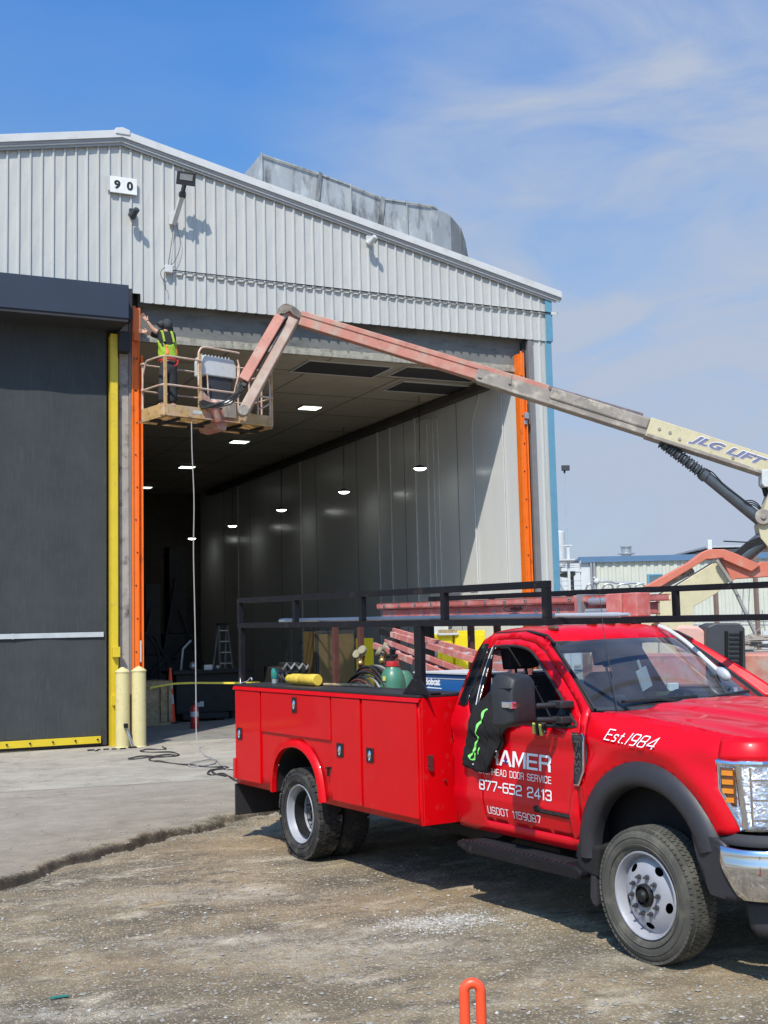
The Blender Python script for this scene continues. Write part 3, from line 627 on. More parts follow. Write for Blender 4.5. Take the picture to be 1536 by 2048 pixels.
# conduit along the facade
cz = lambda x: 9.15 - .0 * x
w = MB(); w.tube([(5.96, D - .055, 9.14), (8, D - .06, 9.135), (11, D - .06, 9.125), (14.72, D - .06, 9.10), (14.98, D - .06, 9.10)], .011, 8); w.build('facade_conduit', M_['blacksteel'], None, label='thin conduit running along the white ribbed wall above the doorway', cat='conduit')
for k in range(15, 57):
    xb = 2.94 + k * PITCH + .105
    if 6.0 < xb < 14.7: w = MB(); w.prism([(xb - .07, 9.125), (xb + .07, 9.125), (xb + .05, 9.06), (xb - .05, 9.06)], D - .045, D - .006, 'y'); w.build('flashing_tab', M_['clad'], bld)
w = MB(); w.box(14.80, 14.95, D - .075, D - .05, 9.06, 9.12); w.build('conduit_end', M_['trim'], bld)

# door tracks (orange)
def track(name, label, x0, x1, yb, z1, left):
    tr = thing(name, label, 'door track', ((x0 + x1) / 2, yb, 0.03), 'orange overhead door tracks')
    xm = x0 + (x1 - x0) * .56
    w = MB(); w.box(x0, xm, yb - .02, yb - .005, 0.05, z1); w.box(x0, x0 + .012, yb - .004, yb + .16, .05, z1); w.box(x0 - .0, x0 + .03, yb - .045, yb - .021, .05, z1 - .3); w.build('track_plate', M_['orange'], tr, bevel=.002)
    w = MB(); w.box(xm + .004, x1 - .03, yb + .035, yb + .05, 0.05, z1 - .02); w.box(xm - .0, xm + .012, yb - .05, yb + .05, .05, z1 - .02); w.box(x1 - .028, x1, yb - .06, yb + .06, .05, z1 - .9); w.build('track_channel', M_['orange'], tr, bevel=.002)
    w = MB(); w.box(x0 + .02, x1 - .05, yb - .075, yb - .05, z1 - .62, z1 + .02); w.box(x0 + .01, x0 + .06, yb - .095, yb - .076, z1 - .5, z1 + .05); w.build('track_bracket', M_['orange'], tr, bevel=.004)
    w = MB()
    z = .5; k = 0
    while z < z1 - .7:
        w.tube([(x0 + (x1 - x0) * (.36 + .12 * (k % 2)), yb - .020, z), (x0 + (x1 - x0) * (.36 + .12 * (k % 2)), yb - .034, z)], .014, 8); z += .62; k += 1
    w.build('bolt', M_['hub'], tr)
    return tr
ot = track('door_track', 'tall orange steel door track at the left jamb behind two cream bollards', 5.245, 5.455, D - .06, 8.28, True)
w = MB(); w.box(5.375, 5.405, D - .145, D - .13, 1.55, 1.95); w.build('label_plate', M_['stripe'], ot)
ot2 = track('door_track', 'orange steel door track at the right side of the opening, below the boom', 13.93, 14.10, D + .02, 8.10, False)
w = MB(); w.box(13.99, 14.09, D - .12, D - .05, 6.62, 6.76); w.box(14.0, 14.08, D - .06, D - .03, 6.5, 6.6); w.build('bracket', M_['steel'], ot2, bevel=.01)

# left high-speed fabric door
rd = thing('fabric_roll_door', 'closed dark fabric roll-up door with navy hood and yellow bottom bar', 'door', (1.0, D, 0))
def cur(u, v):
    x = -4.2 + 8.98 * u; z = .23 + 8.2 * v
    return (x, D - .02 + .012 * math.sin(x * 2.7 + z * .3) * (1 - v) + .006 * math.sin(x * 6.5) + .004 * math.sin(z * 1.3 + x), z)
w = MB(); w.grid(160, 40, cur); w.build('curtain', M_['curtain'], rd)
w = MB(); w.box(-4.1, 4.72, D - .052, D - .045, 2.035, 2.125); w.box(3.08, 3.12, D - .056, D - .053, 2.03, 2.13); w.build('stripe', M_['stripe'], rd)
w = MB(); w.box(-4.1, 4.66, D - .10, D - .03, .10, .225); w.build('bottom_bar', M_['yellow'], rd, bevel=.004)
w = MB()
for i in range(20):
    x = 4.60 - i * .40; w.tube([(x, D - .101, .17), (x, D - .125, .17)], .018, 8)
w.build('bolt', M_['hub'], rd)
w = MB(); w.box(-4.1, 4.64, D - .03, D + .02, .05, .10); w.box(4.665, 4.78, D - .04, D + .02, .06, .34); w.build('rubber_seal', M_['darkgap'], rd)
hq = P(258, 637, Y=D - .80); ht = P(258, 570, Y=D - .80)
w = MB(); w.box(-4.4, hq.x, D - .80, D - .005, hq.z, ht.z); w.build('hood', M_['hood'], rd, bevel=.01)
w = MB(); w.box(hq.x + .002, 5.2, D - .35, D - .002, hq.z + .1, 8.60); w.build('side_cover', M_['darkgap'], rd)
w = MB(); w.box(-4.35, hq.x - .01, D - .78, D - .01, hq.z - .06, hq.z - .001); w.build('hood_underside', M_['darkgap'], rd)
# yellow side frame
yf_ = thing('yellow_door_frame', 'yellow painted side column of the dark fabric door', 'door frame', (4.92, D - .1, 0))
w = MB(); w.box(4.835, 4.965, D - .16, D - .04, 0.02, 7.75); w.build('column', M_['yellow'], yf_, bevel=.006)
w = MB(); w.box(4.822, 4.833, D - .165, D - .02, 0.02, 7.7); w.box(4.967, 4.985, D - .12, D - .03, 0.02, 7.3); w.build('side_lip', M_['yellow'], yf_)
for z in (1.75, .87):
    w = MB(); w.box(4.85, 4.985, D - .25, D - .161, z - .095, z + .095); w.build('sensor_box', M_['yellow'], yf_, bevel=.006)
w = MB(); w.box(4.97, 5.17, D - .3, D - .03, 7.40, 7.78); w.build('drive_bracket', M_['darkgap'], yf_)
# bollards
def bollard(x, y, h, label):
    bo = thing('bollard', label, 'bollard', (x, y, .03), 'cream bollards at the door jamb')
    r = .128; w = MB(); w.lathe([(0, .0), (r + .012, .0), (r + .012, .01), (r, .02), (r, h - .10)], 28, M=Matrix.Translation((x, y, .03))); w.build('post', M_['cream'], bo)
    w = MB(); w.lathe([(r + .003, h - .103), (r + .01, h - .098), (r + .008, h - .08), (r * .7, h - .045), (.02, h - .005), (0, h)], 28, M=Matrix.Translation((x, y, .03))); w.build('cap', M_['cream'], bo)
    return bo
bollard(4.975, 21.98, 1.45, 'cream steel bollard with scuffed paint, next to the yellow column')
bollard(5.265, 21.93, 1.46, 'smooth cream steel bollard directly in front of the orange track')
# hammer against bollard
hm = thing('sledge_hammer', 'small hammer standing upside down against the left bollard', 'hammer', (5.08, 21.76, .03))
w = MB(); w.tube([(5.09, 21.74, .05), (5.01, 21.82, .40)], .012, 8); w.tube([(5.13, 21.76, .05), (5.035, 21.83, .37)], .008, 8); w.build('handle', M_['steel'], hm)
w = MB(); w.box(4.96, 5.03, 21.76, 21.84, .39, .47); w.build('head', M_['blacksteel'], hm, bevel=.01)
w = MB(); w.box(5.03, 5.17, 21.68, 21.79, .03, .06); w.build('foot', M_['blacksteel'], hm, bevel=.008)
# bits of debris near the bollards
for i, (x, y, s) in enumerate([(4.35, 21.7, .06), (4.5, 21.75, .03), (4.62, 21.7, .05), (4.75, 21.66, .04), (4.9, 21.62, .05), (4.42, 21.55, .03)]):
    w = MB(); w.box(x - s, x + s, y - .015, y + .015, .03, .045 + s * .2, 0, None); o = w.build('metal_scrap', M_['hub'], None, label=['longest dark metal scrap, farthest left of the bollards', 'short dark metal scrap, second from the left before the yellow column', 'dark metal scrap in the middle of the row before the yellow column', 'dark metal scrap just left of the left bollard foot', 'dark metal scrap closest to the bollards and hammer', 'tiny dark metal scrap lying nearest the camera, off the row'][i], cat='scrap', group='metal scraps by the bollards')

# number sign, lamps
sg = thing('number_sign', 'white plate with black number 90 on the ribbed wall', 'sign', (5.11, D - .06, 10.55))
w = MB(); w.box(4.84, 5.36, D - .085, D - .055, 10.55, 10.87); w.build('plate', mat('sign_white', (0.78, 0.78, 0.76), .5), sg, bevel=.003)
w = MB(); w.box(4.78, 4.838, D - .08, D - .056, 10.58, 10.86); w.build('side_plate', M_['clad'], sg)
writing('digit', '9', M_['cable'], sg, (4.915, D - .087, 10.62), (1, 0, 0), (0, 0, 1), .125, .18, .001, bold=.05)
writing('digit', '0', M_['cable'], sg, (5.16, D - .087, 10.62), (1, 0, 0), (0, 0, 1), .125, .18, .001, bold=.05)
fl = thing('floodlight', 'large square floodlight on an arm high on the ribbed wall', 'floodlight', (6.1, D, 10.2))
hd = Matrix.Translation((6.23, D - .46, 10.86)) @ Matrix.Rotation(math.radians(24), 4, 'X') @ Matrix.Rotation(math.radians(-10), 4, 'Z') @ Matrix.Scale(.82, 4)
w = MB(); w.box(-.22, .22, -.05, .05, -.14, .17, 0, hd)
for i in range(9): w.box(-.20 + i * .05, -.185 + i * .05, .05, .085, -.13, .15, 0, hd)
w.build('head', M_['darkgrey'], fl, bevel=.012)
w = MB(); w.box(-.15, .15, -.056, -.051, -.02, .12, 0, hd); w.build('lens', mat('led_lens', (0.35, 0.37, 0.36), .3, bump=.6, bs=40, bd=.01), fl)
w = MB(); w.tube([(6.20, D - .44, 10.74), (6.17, D - .42, 10.58)], .045, 10); w.box(6.11, 6.23, D - .46, D - .36, 10.50, 10.60); w.build('swivel', M_['hub'], fl)
w = MB(); w.bar((6.17, D - .42, 10.56), (6.08, D - .08, 10.06), .10, .06); w.box(6.0, 6.12, D - .10, D - .03, 10.05, 10.28); w.build('arm', M_['conduit'], fl, bevel=.006)
w = MB(); w.tube(catmull([(6.08, D - .09, 10.1), (6.06, D - .07, 9.8), (6.0, D - .06, 9.4), (5.97, D - .06, 9.2)], 5), .006, 6); w.tube(catmull([(6.12, D - .10, 10.1), (6.22, D - .07, 9.7), (6.12, D - .07, 9.35), (6.0, D - .06, 9.22)], 5), .005, 6)
w.build('wire', M_['cable'], fl)
jb = thing('junction_box', 'small white junction box with a looped black wire under the floodlight', 'junction box', (5.97, D - .05, 9.08))
w = MB(); w.box(5.90, 6.05, D - .13, D - .04, 9.07, 9.22); w.build('box', M_['trim'], jb, bevel=.01)
w = MB(); w.tube(catmull([(5.93, D - .12, 9.18), (5.83, D - .12, 9.10), (5.82, D - .11, 8.98), (5.90, D - .10, 8.86), (5.91, D - .1, 8.72)], 6), .006, 6); w.build('wire', M_['cable'], jb)
def wall_lamp(x, z, lab, dark):
    t_ = thing('wall_lamp', lab, 'wall lamp', (x, D - .04, z - .1), 'small lamps on the ribbed wall')
    w = MB(); w.box(x - .06, x + .06, D - .10, D - .035, z - .02, z + .14); w.build('mount', dark, t_, bevel=.008)
    Mh = Matrix.Translation((x, D - .25, z)) @ Matrix.Rotation(math.radians(58), 4, 'X') @ Matrix.Rotation(.35, 4, 'Y')
    w = MB(); w.lathe([(0, .12), (.055, .10), (.06, .0), (.085, -.10), (.07, -.09), (0, -.05)], 16, M=Mh); w.build('head', dark, t_)
    w = MB(); w.tube([(x, D - .10, z + .05), (x, D - .22, z + .03)], .018, 8); w.build('arm', M_['hub'], t_)
wall_lamp(5.27, 10.13, 'dark bulb shaped lamp just below the number 90 plate', M_['darkgrey'])
wall_lamp(10.30, 10.20, 'grey bulb shaped lamp on the ribbed wall right of the floodlight', M_['conduit'])

# weathered metal structure on the roof
rs = thing('roof_duct', 'weathered grey curved metal housing rising behind the shed roof', 'roof housing', (12, 29, 9.5))
prof = [P(492, 344, Y=29), P(522, 308, Y=29), P(640, 348, Y=29), P(700, 370, Y=29), P(765, 397, Y=29), P(812, 404, Y=29), P(862, 411, Y=29), P(905, 428, Y=29), P(930, 450, Y=29), P(944, 478, Y=29), P(955, 512, Y=29)]
px_ = [(p.x, p.z) for p in prof]
seams = [px_[0], px_[1], px_[2], px_[3], px_[4], px_[5], px_[6], px_[7], px_[8], px_[9], px_[10]]
for i in range(1, 10):
    (xa, za_), (xb, zb_) = seams[i], seams[i + 1]
    yo = 29 + (0 if i < 7 else (i - 6) * .12) + .02 * (i % 2); yo2 = 29 + (0 if i < 6 else (i - 5) * .12) + .02 * (i % 2)
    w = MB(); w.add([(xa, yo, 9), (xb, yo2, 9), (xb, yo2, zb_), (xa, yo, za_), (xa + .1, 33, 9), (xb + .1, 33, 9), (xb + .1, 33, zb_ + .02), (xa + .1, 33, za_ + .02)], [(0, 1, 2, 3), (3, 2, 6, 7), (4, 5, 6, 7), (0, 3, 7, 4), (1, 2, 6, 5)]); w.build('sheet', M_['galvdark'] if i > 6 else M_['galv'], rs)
w = MB(); (xa, za_), (xb, zb_) = seams[0], seams[1]; w.add([(xa, 31.0, 9), (xb, 29.02, 9), (xb, 29.02, zb_), (xa + .05, 31.0, zb_ - .55)], [(0, 1, 2, 3)]); w.build('sheet', M_['galv'], rs)
for i, th in ((1, .03), (2, .10), (3, .025), (4, .12), (5, .03)):
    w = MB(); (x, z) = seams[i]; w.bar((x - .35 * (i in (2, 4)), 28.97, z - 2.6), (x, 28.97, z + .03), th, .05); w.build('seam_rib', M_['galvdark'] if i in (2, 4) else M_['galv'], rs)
w = MB()
for i in range(1, 7): w.bar((seams[i][0], 28.97 + (0 if i < 7 else (i - 6) * .25), seams[i][1] - .02), (seams[i + 1][0], 28.97 + (0 if i < 6 else (i - 5) * .25), seams[i + 1][1] - .02), .03, .04)
w.build('edge_bead', M_['galv'], rs)

# ================================================================ INTERIOR THINGS
labs = ['nearest of the square ceiling lights inside the shed', 'second square ceiling light from the doorway', 'third square ceiling light, just above the hanging cord', 'farthest ceiling light, partly hidden by the orange track']
for i, y in enumerate((28.05, 33.77, 39.47, 45.4)):
    t_ = thing('ceiling_light', labs[i], 'ceiling light', (11.15, y, 7.7), 'square ceiling lights')
    w = MB(); w.box(10.88, 11.42, y - .24, y + .24, 7.715, 7.745); w.build('frame', M_['bgwhite'], t_, bevel=.005)
    w = MB(); w.box(10.91, 11.39, y - .20, y + .20, 7.704, 7.7145); w.build('diffuser', M_['lampglow'], t_)
hl = ['nearest and brightest hanging lamp near the interior wall', 'second hanging lamp from the doorway', 'middle one of the five hanging lamps', 'fourth hanging lamp from the doorway', 'farthest hanging lamp, beside the hanging cord']
for i, (u, v) in enumerate(((840, 937), (688, 984), (563, 1020), (465, 1052), (384, 1077))):
    c_ = P(u, v, X=13.1)
    t_ = thing('hanging_lamp', hl[i], 'hanging lamp', tuple(c_), 'hanging lamps along the interior wall')
    w = MB(); w.tube([(c_.x + .1, c_.y + .15, 7.75), (c_.x, c_.y, c_.z + .45)], .010, 6); w.tube([(c_.x, c_.y, c_.z + .45), (c_.x, c_.y, c_.z + .08)], .005, 6); w.build('cord', M_['cable'], t_)
    w = MB(); w.lathe([(0, .09), (.05, .08), (.16, .03), (.17, 0)], 16, M=Matrix.Translation(c_)); w.build('shade', M_['hub'], t_)
    w = MB(); w.lathe([(0, -.055), (.10, -.04), (.155, .0), (.155, .02)], 16, M=Matrix.Translation(c_)); w.build('bulb', M_['lampglow2'], t_)
# ceiling vents
for i, (x0, x1, y0, y1, lb) in enumerate([(9.22, 11.15, 23.15, 24.28, 'leftmost black ceiling vent just inside the doorway'), (11.45, 13.55, 23.0, 24.0, 'black ceiling vent beside the right interior wall, nearer the door'), (12.05, 13.85, 24.45, 25.5, 'black ceiling vent in the corner behind the boom')]):
    t_ = thing('ceiling_vent', lb, 'vent', ((x0 + x1) / 2, (y0 + y1) / 2, 7.70), 'black ceiling vents')
    w = MB(); w.box(x0, x1, y0, y1, 7.745, 7.757); w.build('grille', M_['darkgap'], t_)
    w = MB()
    for a in ((x0 - .03, x1 + .03, y0 - .03, y0), (x0 - .03, x1 + .03, y1, y1 + .03), (x0 - .03, x0, y0, y1), (x1, x1 + .03, y0, y1)): w.box(*a, 7.73, 7.7565)
    w.build('frame', M_['conduit'], t_)
# wall pipes on the interior right wall
def wallpipe(pts, r, lb, m='conduit'):
    w = MB(); w.tube(catmull(pts, 5) if len(pts) > 3 else pts, r, 8); w.build('wall_pipe', M_[m], None, label=lb, cat='pipe', group='pipes on the interior wall')
WX = 13.97
wallpipe([(WX, 24.27, 7.74), (WX, 24.35, 7.4), (WX, 24.66, 6.9), (WX, 24.68, 6.0), (WX, 24.64, 3.9), (WX, 24.62, 2.8)], .018, 'bent pale pipe on the sunlit interior wall, nearest kinked one')
wallpipe([(WX, 23.29, 7.74), (WX, 23.27, 3.7), (WX, 23.26, .1)], .012, 'straight thin pipe on the sunlit interior wall near the orange track')
for y, lb in ((26.46, 'right pipe of a close pair on the interior wall'), (26.72, 'left pipe of a close pair on the interior wall')): wallpipe([(WX, y, .1), (WX, y, 4), (WX, y, 7.0), (WX, y + .05, 7.32), (WX, y + .3, 7.42), (WX, y + .9, 7.42)], .020, lb)
for y, z, lb in ((27.05, 7.3, 'thin pipe just left of the close pair of pipes'), (27.75, 7.74, 'fourth interior pipe, crossing behind the nearest hanging lamp'), (29.28, 7.74, 'right one of two spaced pipes in the middle of the interior wall'), (30.09, 7.74, 'left one of two spaced pipes in the middle of the interior wall'), (36.1, 7.74, 'single pipe far along the interior wall'), (42.6, 7.74, 'farthest pipe in the dark part of the interior wall')):
    wallpipe([(WX, y, .1), (WX, y, z / 2), (WX, y, z)], .024, lb)
w = MB()
for y in (25.5, 28.45, 31.6, 34.8, 38.0, 41.2, 44.4): w.box(13.992, 13.9985, y, y + .012, .05, 7.7)
w.build('wall_seam', M_['darkwall'], bld)
w = MB(); w.box(13.75, 13.98, D + .6, 46, 7.55, 7.72); w.build('cable_tray', M_['darkwall'], bld)
# yellow lockers seen behind the truck rack
def locker(x0, x1, y0, y1, z1, lb):
    t_ = thing('yellow_cabinet', lb, 'cabinet', ((x0 + x1) / 2, y0, .046), 'yellow cabinets by the interior wall')
    w = MB(); w.box(x0, x1, y0, y1, .1, z1); w.build('body', M_['binyellow'], t_, bevel=.01)
    w = MB(); w.box(x0 + .05, (x0 + x1) / 2 - .01, y0 - .02, y0 - .001, .2, z1 - .1); w.box((x0 + x1) / 2 + .01, x1 - .05, y0 - .02, y0 - .001, .2, z1 - .1); w.build('door', M_['binyellow'], t_, bevel=.004)
    w = MB(); w.box(x0 + .02, x1 - .02, y0 + .05, y1 - .05, .046, .1); w.build('plinth', M_['darkgap'], t_)
    return t_
lk = locker(12.42, 13.08, 24.3, 24.9, 1.93, 'yellow cabinet with a paper notice, left of a lower pair')
w = MB(); w.box(12.50, 12.66, 24.274, 24.279, 1.35, 1.75); w.build('notice', M_['jamb'], lk)
locker(13.12, 13.9, 24.25, 24.95, 1.98, 'brighter yellow cabinet against the sunlit interior wall')
locker(11.75, 12.4, 27.2, 27.9, 1.85, 'dim yellow cabinet deeper inside, behind the pink ladders')
dk = thing('dark_cabinet', 'tall dark cabinet with a yellowish side deep in the shed', 'cabinet', (8.9, 25.2, .046))
a = P(632, 1262, Y=25.2); b_ = P(712, 1262, Y=25.2)
w = MB(); w.box(a.x, b_.x, 25.2, 26.0, .046, a.z); w.build('body', M_['machinedark'], dk, bevel=.01)
w = MB(); w.box(a.x - .02, a.x - .001, 25.25, 25.95, .1, a.z - .02); w.box(a.x + .06, b_.x - .06, 25.185, 25.199, .2, a.z - .08); w.build('door', mat('dim_ochre', (0.085, 0.058, 0.018), .7), dk, bevel=.004)
# white utility box above the cabinets
ub = thing('shelf_unit', 'white wall shelf with a carton on it above the yellow cabinets', 'shelf', (12.9, 24.2, 1.95))
a = P(876, 1246, Y=24.2); b_ = P(918, 1270, Y=24.2)
w = MB(); w.box(a.x, b_.x, 24.2, 24.75, b_.z, b_.z + .05); w.box(a.x, b_.x, 24.7, 24.75, b_.z, a.z + .1); w.build('shelf', M_['bgwhite'], ub, bevel=.01)
w = MB(); w.box(a.x + .2, b_.x - .04, 24.22, 24.6, b_.z + .052, b_.z + .13); w.build('carton', M_['wood'], ub, bevel=.004)
# dark hoist chains
def chain(u, v0, v1, Y, lb, m='blacksteel'):
    p0 = P(u, v0, Y=Y); p1 = P(u, v1, Y=Y); w = MB(); k = max(3, int((p0.z - p1.z) / .085))
    for i in range(k):
        z = p0.z - (i + .5) * (p0.z - p1.z) / k; a_ = (i % 2) * math.pi / 2
        pts = [(p0.x + .028 * math.cos(t) * math.cos(a_), Y + .028 * math.cos(t) * math.sin(a_), z + .052 * math.sin(t)) for t in np.linspace(0, 2 * math.pi, 9)[:-1]]
        w.tube(pts, .010, 5, closed=True)
    w.build('hoist_chain', M_[m], None, label=lb, cat='chain', group='hoist chains inside the shed')
for u, v0, v1, Y, lb, m in ((582, 1240, 1330, 26, 'longest black hoist chain seen above the truck bed', 'blacksteel'), (572, 1282, 1330, 26.3, 'short black hoist chain left of the longest one', 'blacksteel'), (602, 1284, 1330, 26.2, 'short black hoist chain right of the longest one', 'blacksteel'), (620, 1252, 1330, 26.1, 'reddish hoist chain beside the black ones', 'brownsteel')):
    chain(u, v0, v1, Y, lb, m)
mc = thing('dark_machine', 'low dark machine under the hoist chains, half hidden by the truck', 'machine', (8.2, 26.2, .046))
a = P(550, 1330, Y=26); b_ = P(632, 1330, Y=26)
w = MB(); w.box(a.x, b_.x, 25.8, 26.8, .25, a.z - .05); w.box(a.x + .2, a.x + .5, 25.7, 26.3, a.z - .2, a.z + .05); w.box(b_.x - .35, b_.x - .1, 25.7, 26.2, a.z - .3, a.z + .02); w.build('housing', M_['machinedark'], mc, bevel=.03)
w = MB()
for u in (572, 588, 604, 618):
    q = P(u, 1338, Y=25.7); w.tube([(q.x - .08, 25.7, q.z), (q.x, 25.65, q.z + .12), (q.x + .1, 25.7, q.z + .02)], .03, 8)
w.build('fitting', M_['steel'], mc)
for x_ in (a.x + .1, b_.x - .2): w = MB(); w.box(x_, x_ + .1, 25.9, 26.7, .046, .25); w.build('leg', M_['machinedark'], mc)
# step ladder deep inside
sl_ = thing('step_ladder', 'tall step ladder standing in the dark back of the shed', 'ladder', (11.2, 35.5, .046))
Yl = 33.0
tL = P(446, 1250, Y=Yl); tR = P(462, 1250, Y=Yl); bL = P(442, 1400, Y=Yl); bR = P(474, 1398, Y=Yl)
w = MB(); w.bar((bL.x, Yl, .05), (tL.x, Yl + .4, tL.z), .06, .04); w.bar((bR.x, Yl, .05), (tR.x, Yl + .4, tR.z), .06, .04); w.build('side_rail', M_['greyjamb'], sl_)
w = MB(); w.bar((bL.x, Yl + 1.2, .05), (tL.x, Yl + .45, tL.z), .05, .03); w.bar((bR.x, Yl + 1.2, .05), (tR.x, Yl + .45, tR.z), .05, .03); w.build('rear_rail', M_['alu'], sl_)
for i in range(7):
    f = (i + .7) / 7.2; w = MB(); w.bar((bL.x + (tL.x - bL.x) * f, Yl + .4 * f, .05 + (tL.z - .05) * f), (bR.x + (tR.x - bR.x) * f, Yl + .4 * f, .05 + (tR.z - .05) * f), .09, .03); w.build('step', M_['alu'], sl_)
w = MB(); w.box(tL.x - .04, tR.x + .04, Yl + .32, Yl + .5, tL.z, tL.z + .06); w.build('top_cap', M_['machinedark'], sl_, bevel=.01)
# plywood crate
cr = thing('wooden_crate', 'worn plywood crate behind the right-hand bollard', 'crate', (6.6, 26.6, .046))
w = MB(); w.box(6.0, 7.05, 26.55, 27.5, .12, .95); w.build('box', M_['wood'], cr, bevel=.005)
w = MB(); w.box(5.98, 7.10, 26.50, 27.52, .90, 1.02); w.box(6.85, 6.98, 26.50, 26.549, .12, .9); w.box(6.30, 6.42, 26.505, 26.549, .12, .9); w.box(7.03, 7.10, 26.5, 27.4, .12, .9); w.build('batten', M_['wood'], cr, bevel=.008)
w = MB(); w.box(6.0, 7.1, 26.55, 26.7, .046, .119); w.box(6.0, 7.1, 27.2, 27.4, .046, .119); w.build('skid', M_['wood'], cr)
# cone post with red/white bands
def cone(base, h, lb, grp=None, r=.17):
    x, y, z = base; t_ = thing('traffic_cone', lb, 'traffic cone', base, grp)
    w = MB(); w.box(x - r - .05, x + r + .05, y - r - .05, y + r + .05, z, z + .03); w.build('base', M_['hub'], t_, bevel=.01)
    w = MB()
    T_ = Matrix.Translation(base); rr = lambda f: r * (1 - f) + .03 * f
    w.lathe([(rr(0), .03), (rr(.35), h * .35)], 18, 0, T_); w.lathe([(rr(.35), h * .35), (rr(.52), h * .52)], 18, 1, T_); w.lathe([(rr(.52), h * .52), (rr(.62), h * .62)], 18, 0, T_); w.lathe([(rr(.62), h * .62), (rr(.75), h * .75)], 18, 1, T_); w.lathe([(rr(.75), h * .75), (.03, h), (0, h)], 18, 0, T_)
    w.build('cone', [M_['plasticorange'], M_['stripe']], t_)
cone((7.2, 27.0, .046), 1.25, 'tall slim orange and white cone beside the plywood crate', None, .12)
# dark bench / generator behind tape
gb = thing('black_workbench', 'black steel workbench with clutter behind the caution tape', 'workbench', (8.0, 27.8, .046))
w = MB(); w.box(7.45, 9.0, 27.4, 28.3, .22, 1.12); w.build('body', M_['machinedark'], gb, bevel=.015)
w = MB(); w.box(7.35, 9.3, 27.3, 28.4, 1.12, 1.20); w.build('worktop', M_['blacksteel'], gb, bevel=.01)
w = MB(); w.box(7.85, 8.1, 27.385, 27.399, .36, .48); w.build('label_plate', M_['stripe'], gb)
for x_ in (7.5, 8.8): w = MB(); w.box(x_, x_ + .1, 27.5, 28.2, .046, .22); w.build('leg', M_['machinedark'], gb)
w = MB(); w.ball((7.9, 27.6, 1.30), .10, 10); w.ball((8.5, 27.6, 1.25), .06, 10); w.box(8.15, 8.35, 27.5, 27.7, 1.2, 1.32); w.tube([(7.7, 27.9, 1.2), (7.75, 27.9, 1.7), (7.95, 27.9, 1.9)], .03, 8); w.build('clutter', M_['steel'], gb)
for i, (x, y, h, wd, lb) in enumerate([(7.5, 31, 3.4, .7, 'dark upright machine column left of the hanging cord'), (8.9, 34, 4.6, .9, 'tall dark machine frame in the middle of the shed'), (10.2, 38, 3.2, 1.0, 'dark machine block at the far end of the shed')]):
    t_ = thing('machine_column', lb, 'machine', (x, y, .046))
    w = MB(); w.box(x, x + wd, y, y + wd, .046, h * .45); w.box(x + wd * .2, x + wd * .8, y + .1, y + wd * .8, h * .45, h); w.build('column', M_['machinedark'], t_, bevel=.03)
    w = MB(); w.bar((x - .3, y - .1, .1), (x + wd * .4, y, h * .8), .06); w.bar((x + wd + .5, y - .1, .3), (x + wd * .5, y, h * .6), .05); w.tube([(x + wd * .3, y - .1, h * .3), (x + wd * .9, y - .15, h * .42)], .06, 8); w.build('strut', M_['seat'], t_)
# old wooden arch frame by left wall
w = MB(); w.tube([(P(u, v, Y=29.5)) for u, v in ((262, 1263), (285, 1265), (300, 1275), (312, 1292), (318, 1315), (318, 1375))], .035, 8); w.build('hoop_frame', M_['machinedark'], None, label='dark curved hoop frame on the left inside the shed', cat='frame')
# fire extinguisher
ex_ = P(389, 1457, Z=.046)
fe = thing('fire_extinguisher', 'red fire extinguisher standing on the shed floor', 'fire extinguisher', tuple(ex_))
T_ = Matrix.Translation(ex_)
w = MB(); w.lathe([(0, 0), (.085, 0), (.09, .02), (.09, .42), (.06, .48), (.03, .50)], 18, 0, T_); w.lathe([(.0905, .25), (.0905, .36)], 18, 1, T_); w.build('tank', [M_['extred'], M_['stripe']], fe)
w = MB(); w.box(ex_.x - .02, ex_.x + .02, ex_.y - .05, ex_.y + .05, .546, .60); w.tube([(ex_.x, ex_.y, .59), (ex_.x + .12, ex_.y, .60)], .012, 6); w.build('valve', M_['hub'], fe)
w = MB(); w.tube(catmull([(ex_.x - .03, ex_.y - .03, .58), (ex_.x - .12, ex_.y - .05, .5), (ex_.x - .11, ex_.y - .06, .3), (ex_.x - .1, ex_.y - .07, .2)], 5), .012, 6); w.build('hose', M_['hub'], fe)
# caution tape
pts = [P(u, v, Y=25.2) for u, v in ((300, 1376), (345, 1368), (385, 1366), (430, 1366), (475, 1366), (520, 1365))]
w = MB(); pts = catmull(pts, 8)
vs = []
for i, q in enumerate(pts): vs += [(q.x, q.y, q.z - .02), (q.x, q.y + .01, q.z + .02)]
w.add(vs, [(2 * i, 2 * i + 2, 2 * i + 3, 2 * i + 1) for i in range(len(pts) - 1)]); w.build('caution_tape', M_['tape'], None, solid=.002, label='yellow caution tape strung across inside the doorway', cat='tape')
# floor clutter near the extinguisher
fr = P(440, 1440, Z=.046); w = MB(); w.box(fr.x - .9, fr.x + .2, fr.y - .1, fr.y + .5, .10, .22); w.box(fr.x - .8, fr.x - .6, fr.y, fr.y + .4, .046, .10); w.box(fr.x - .1, fr.x + .1, fr.y, fr.y + .4, .046, .10); w.build('pallet_skid', M_['machinedark'], None, bevel=.01, label='dark low skid on the shed floor behind the extinguisher', cat='skid')
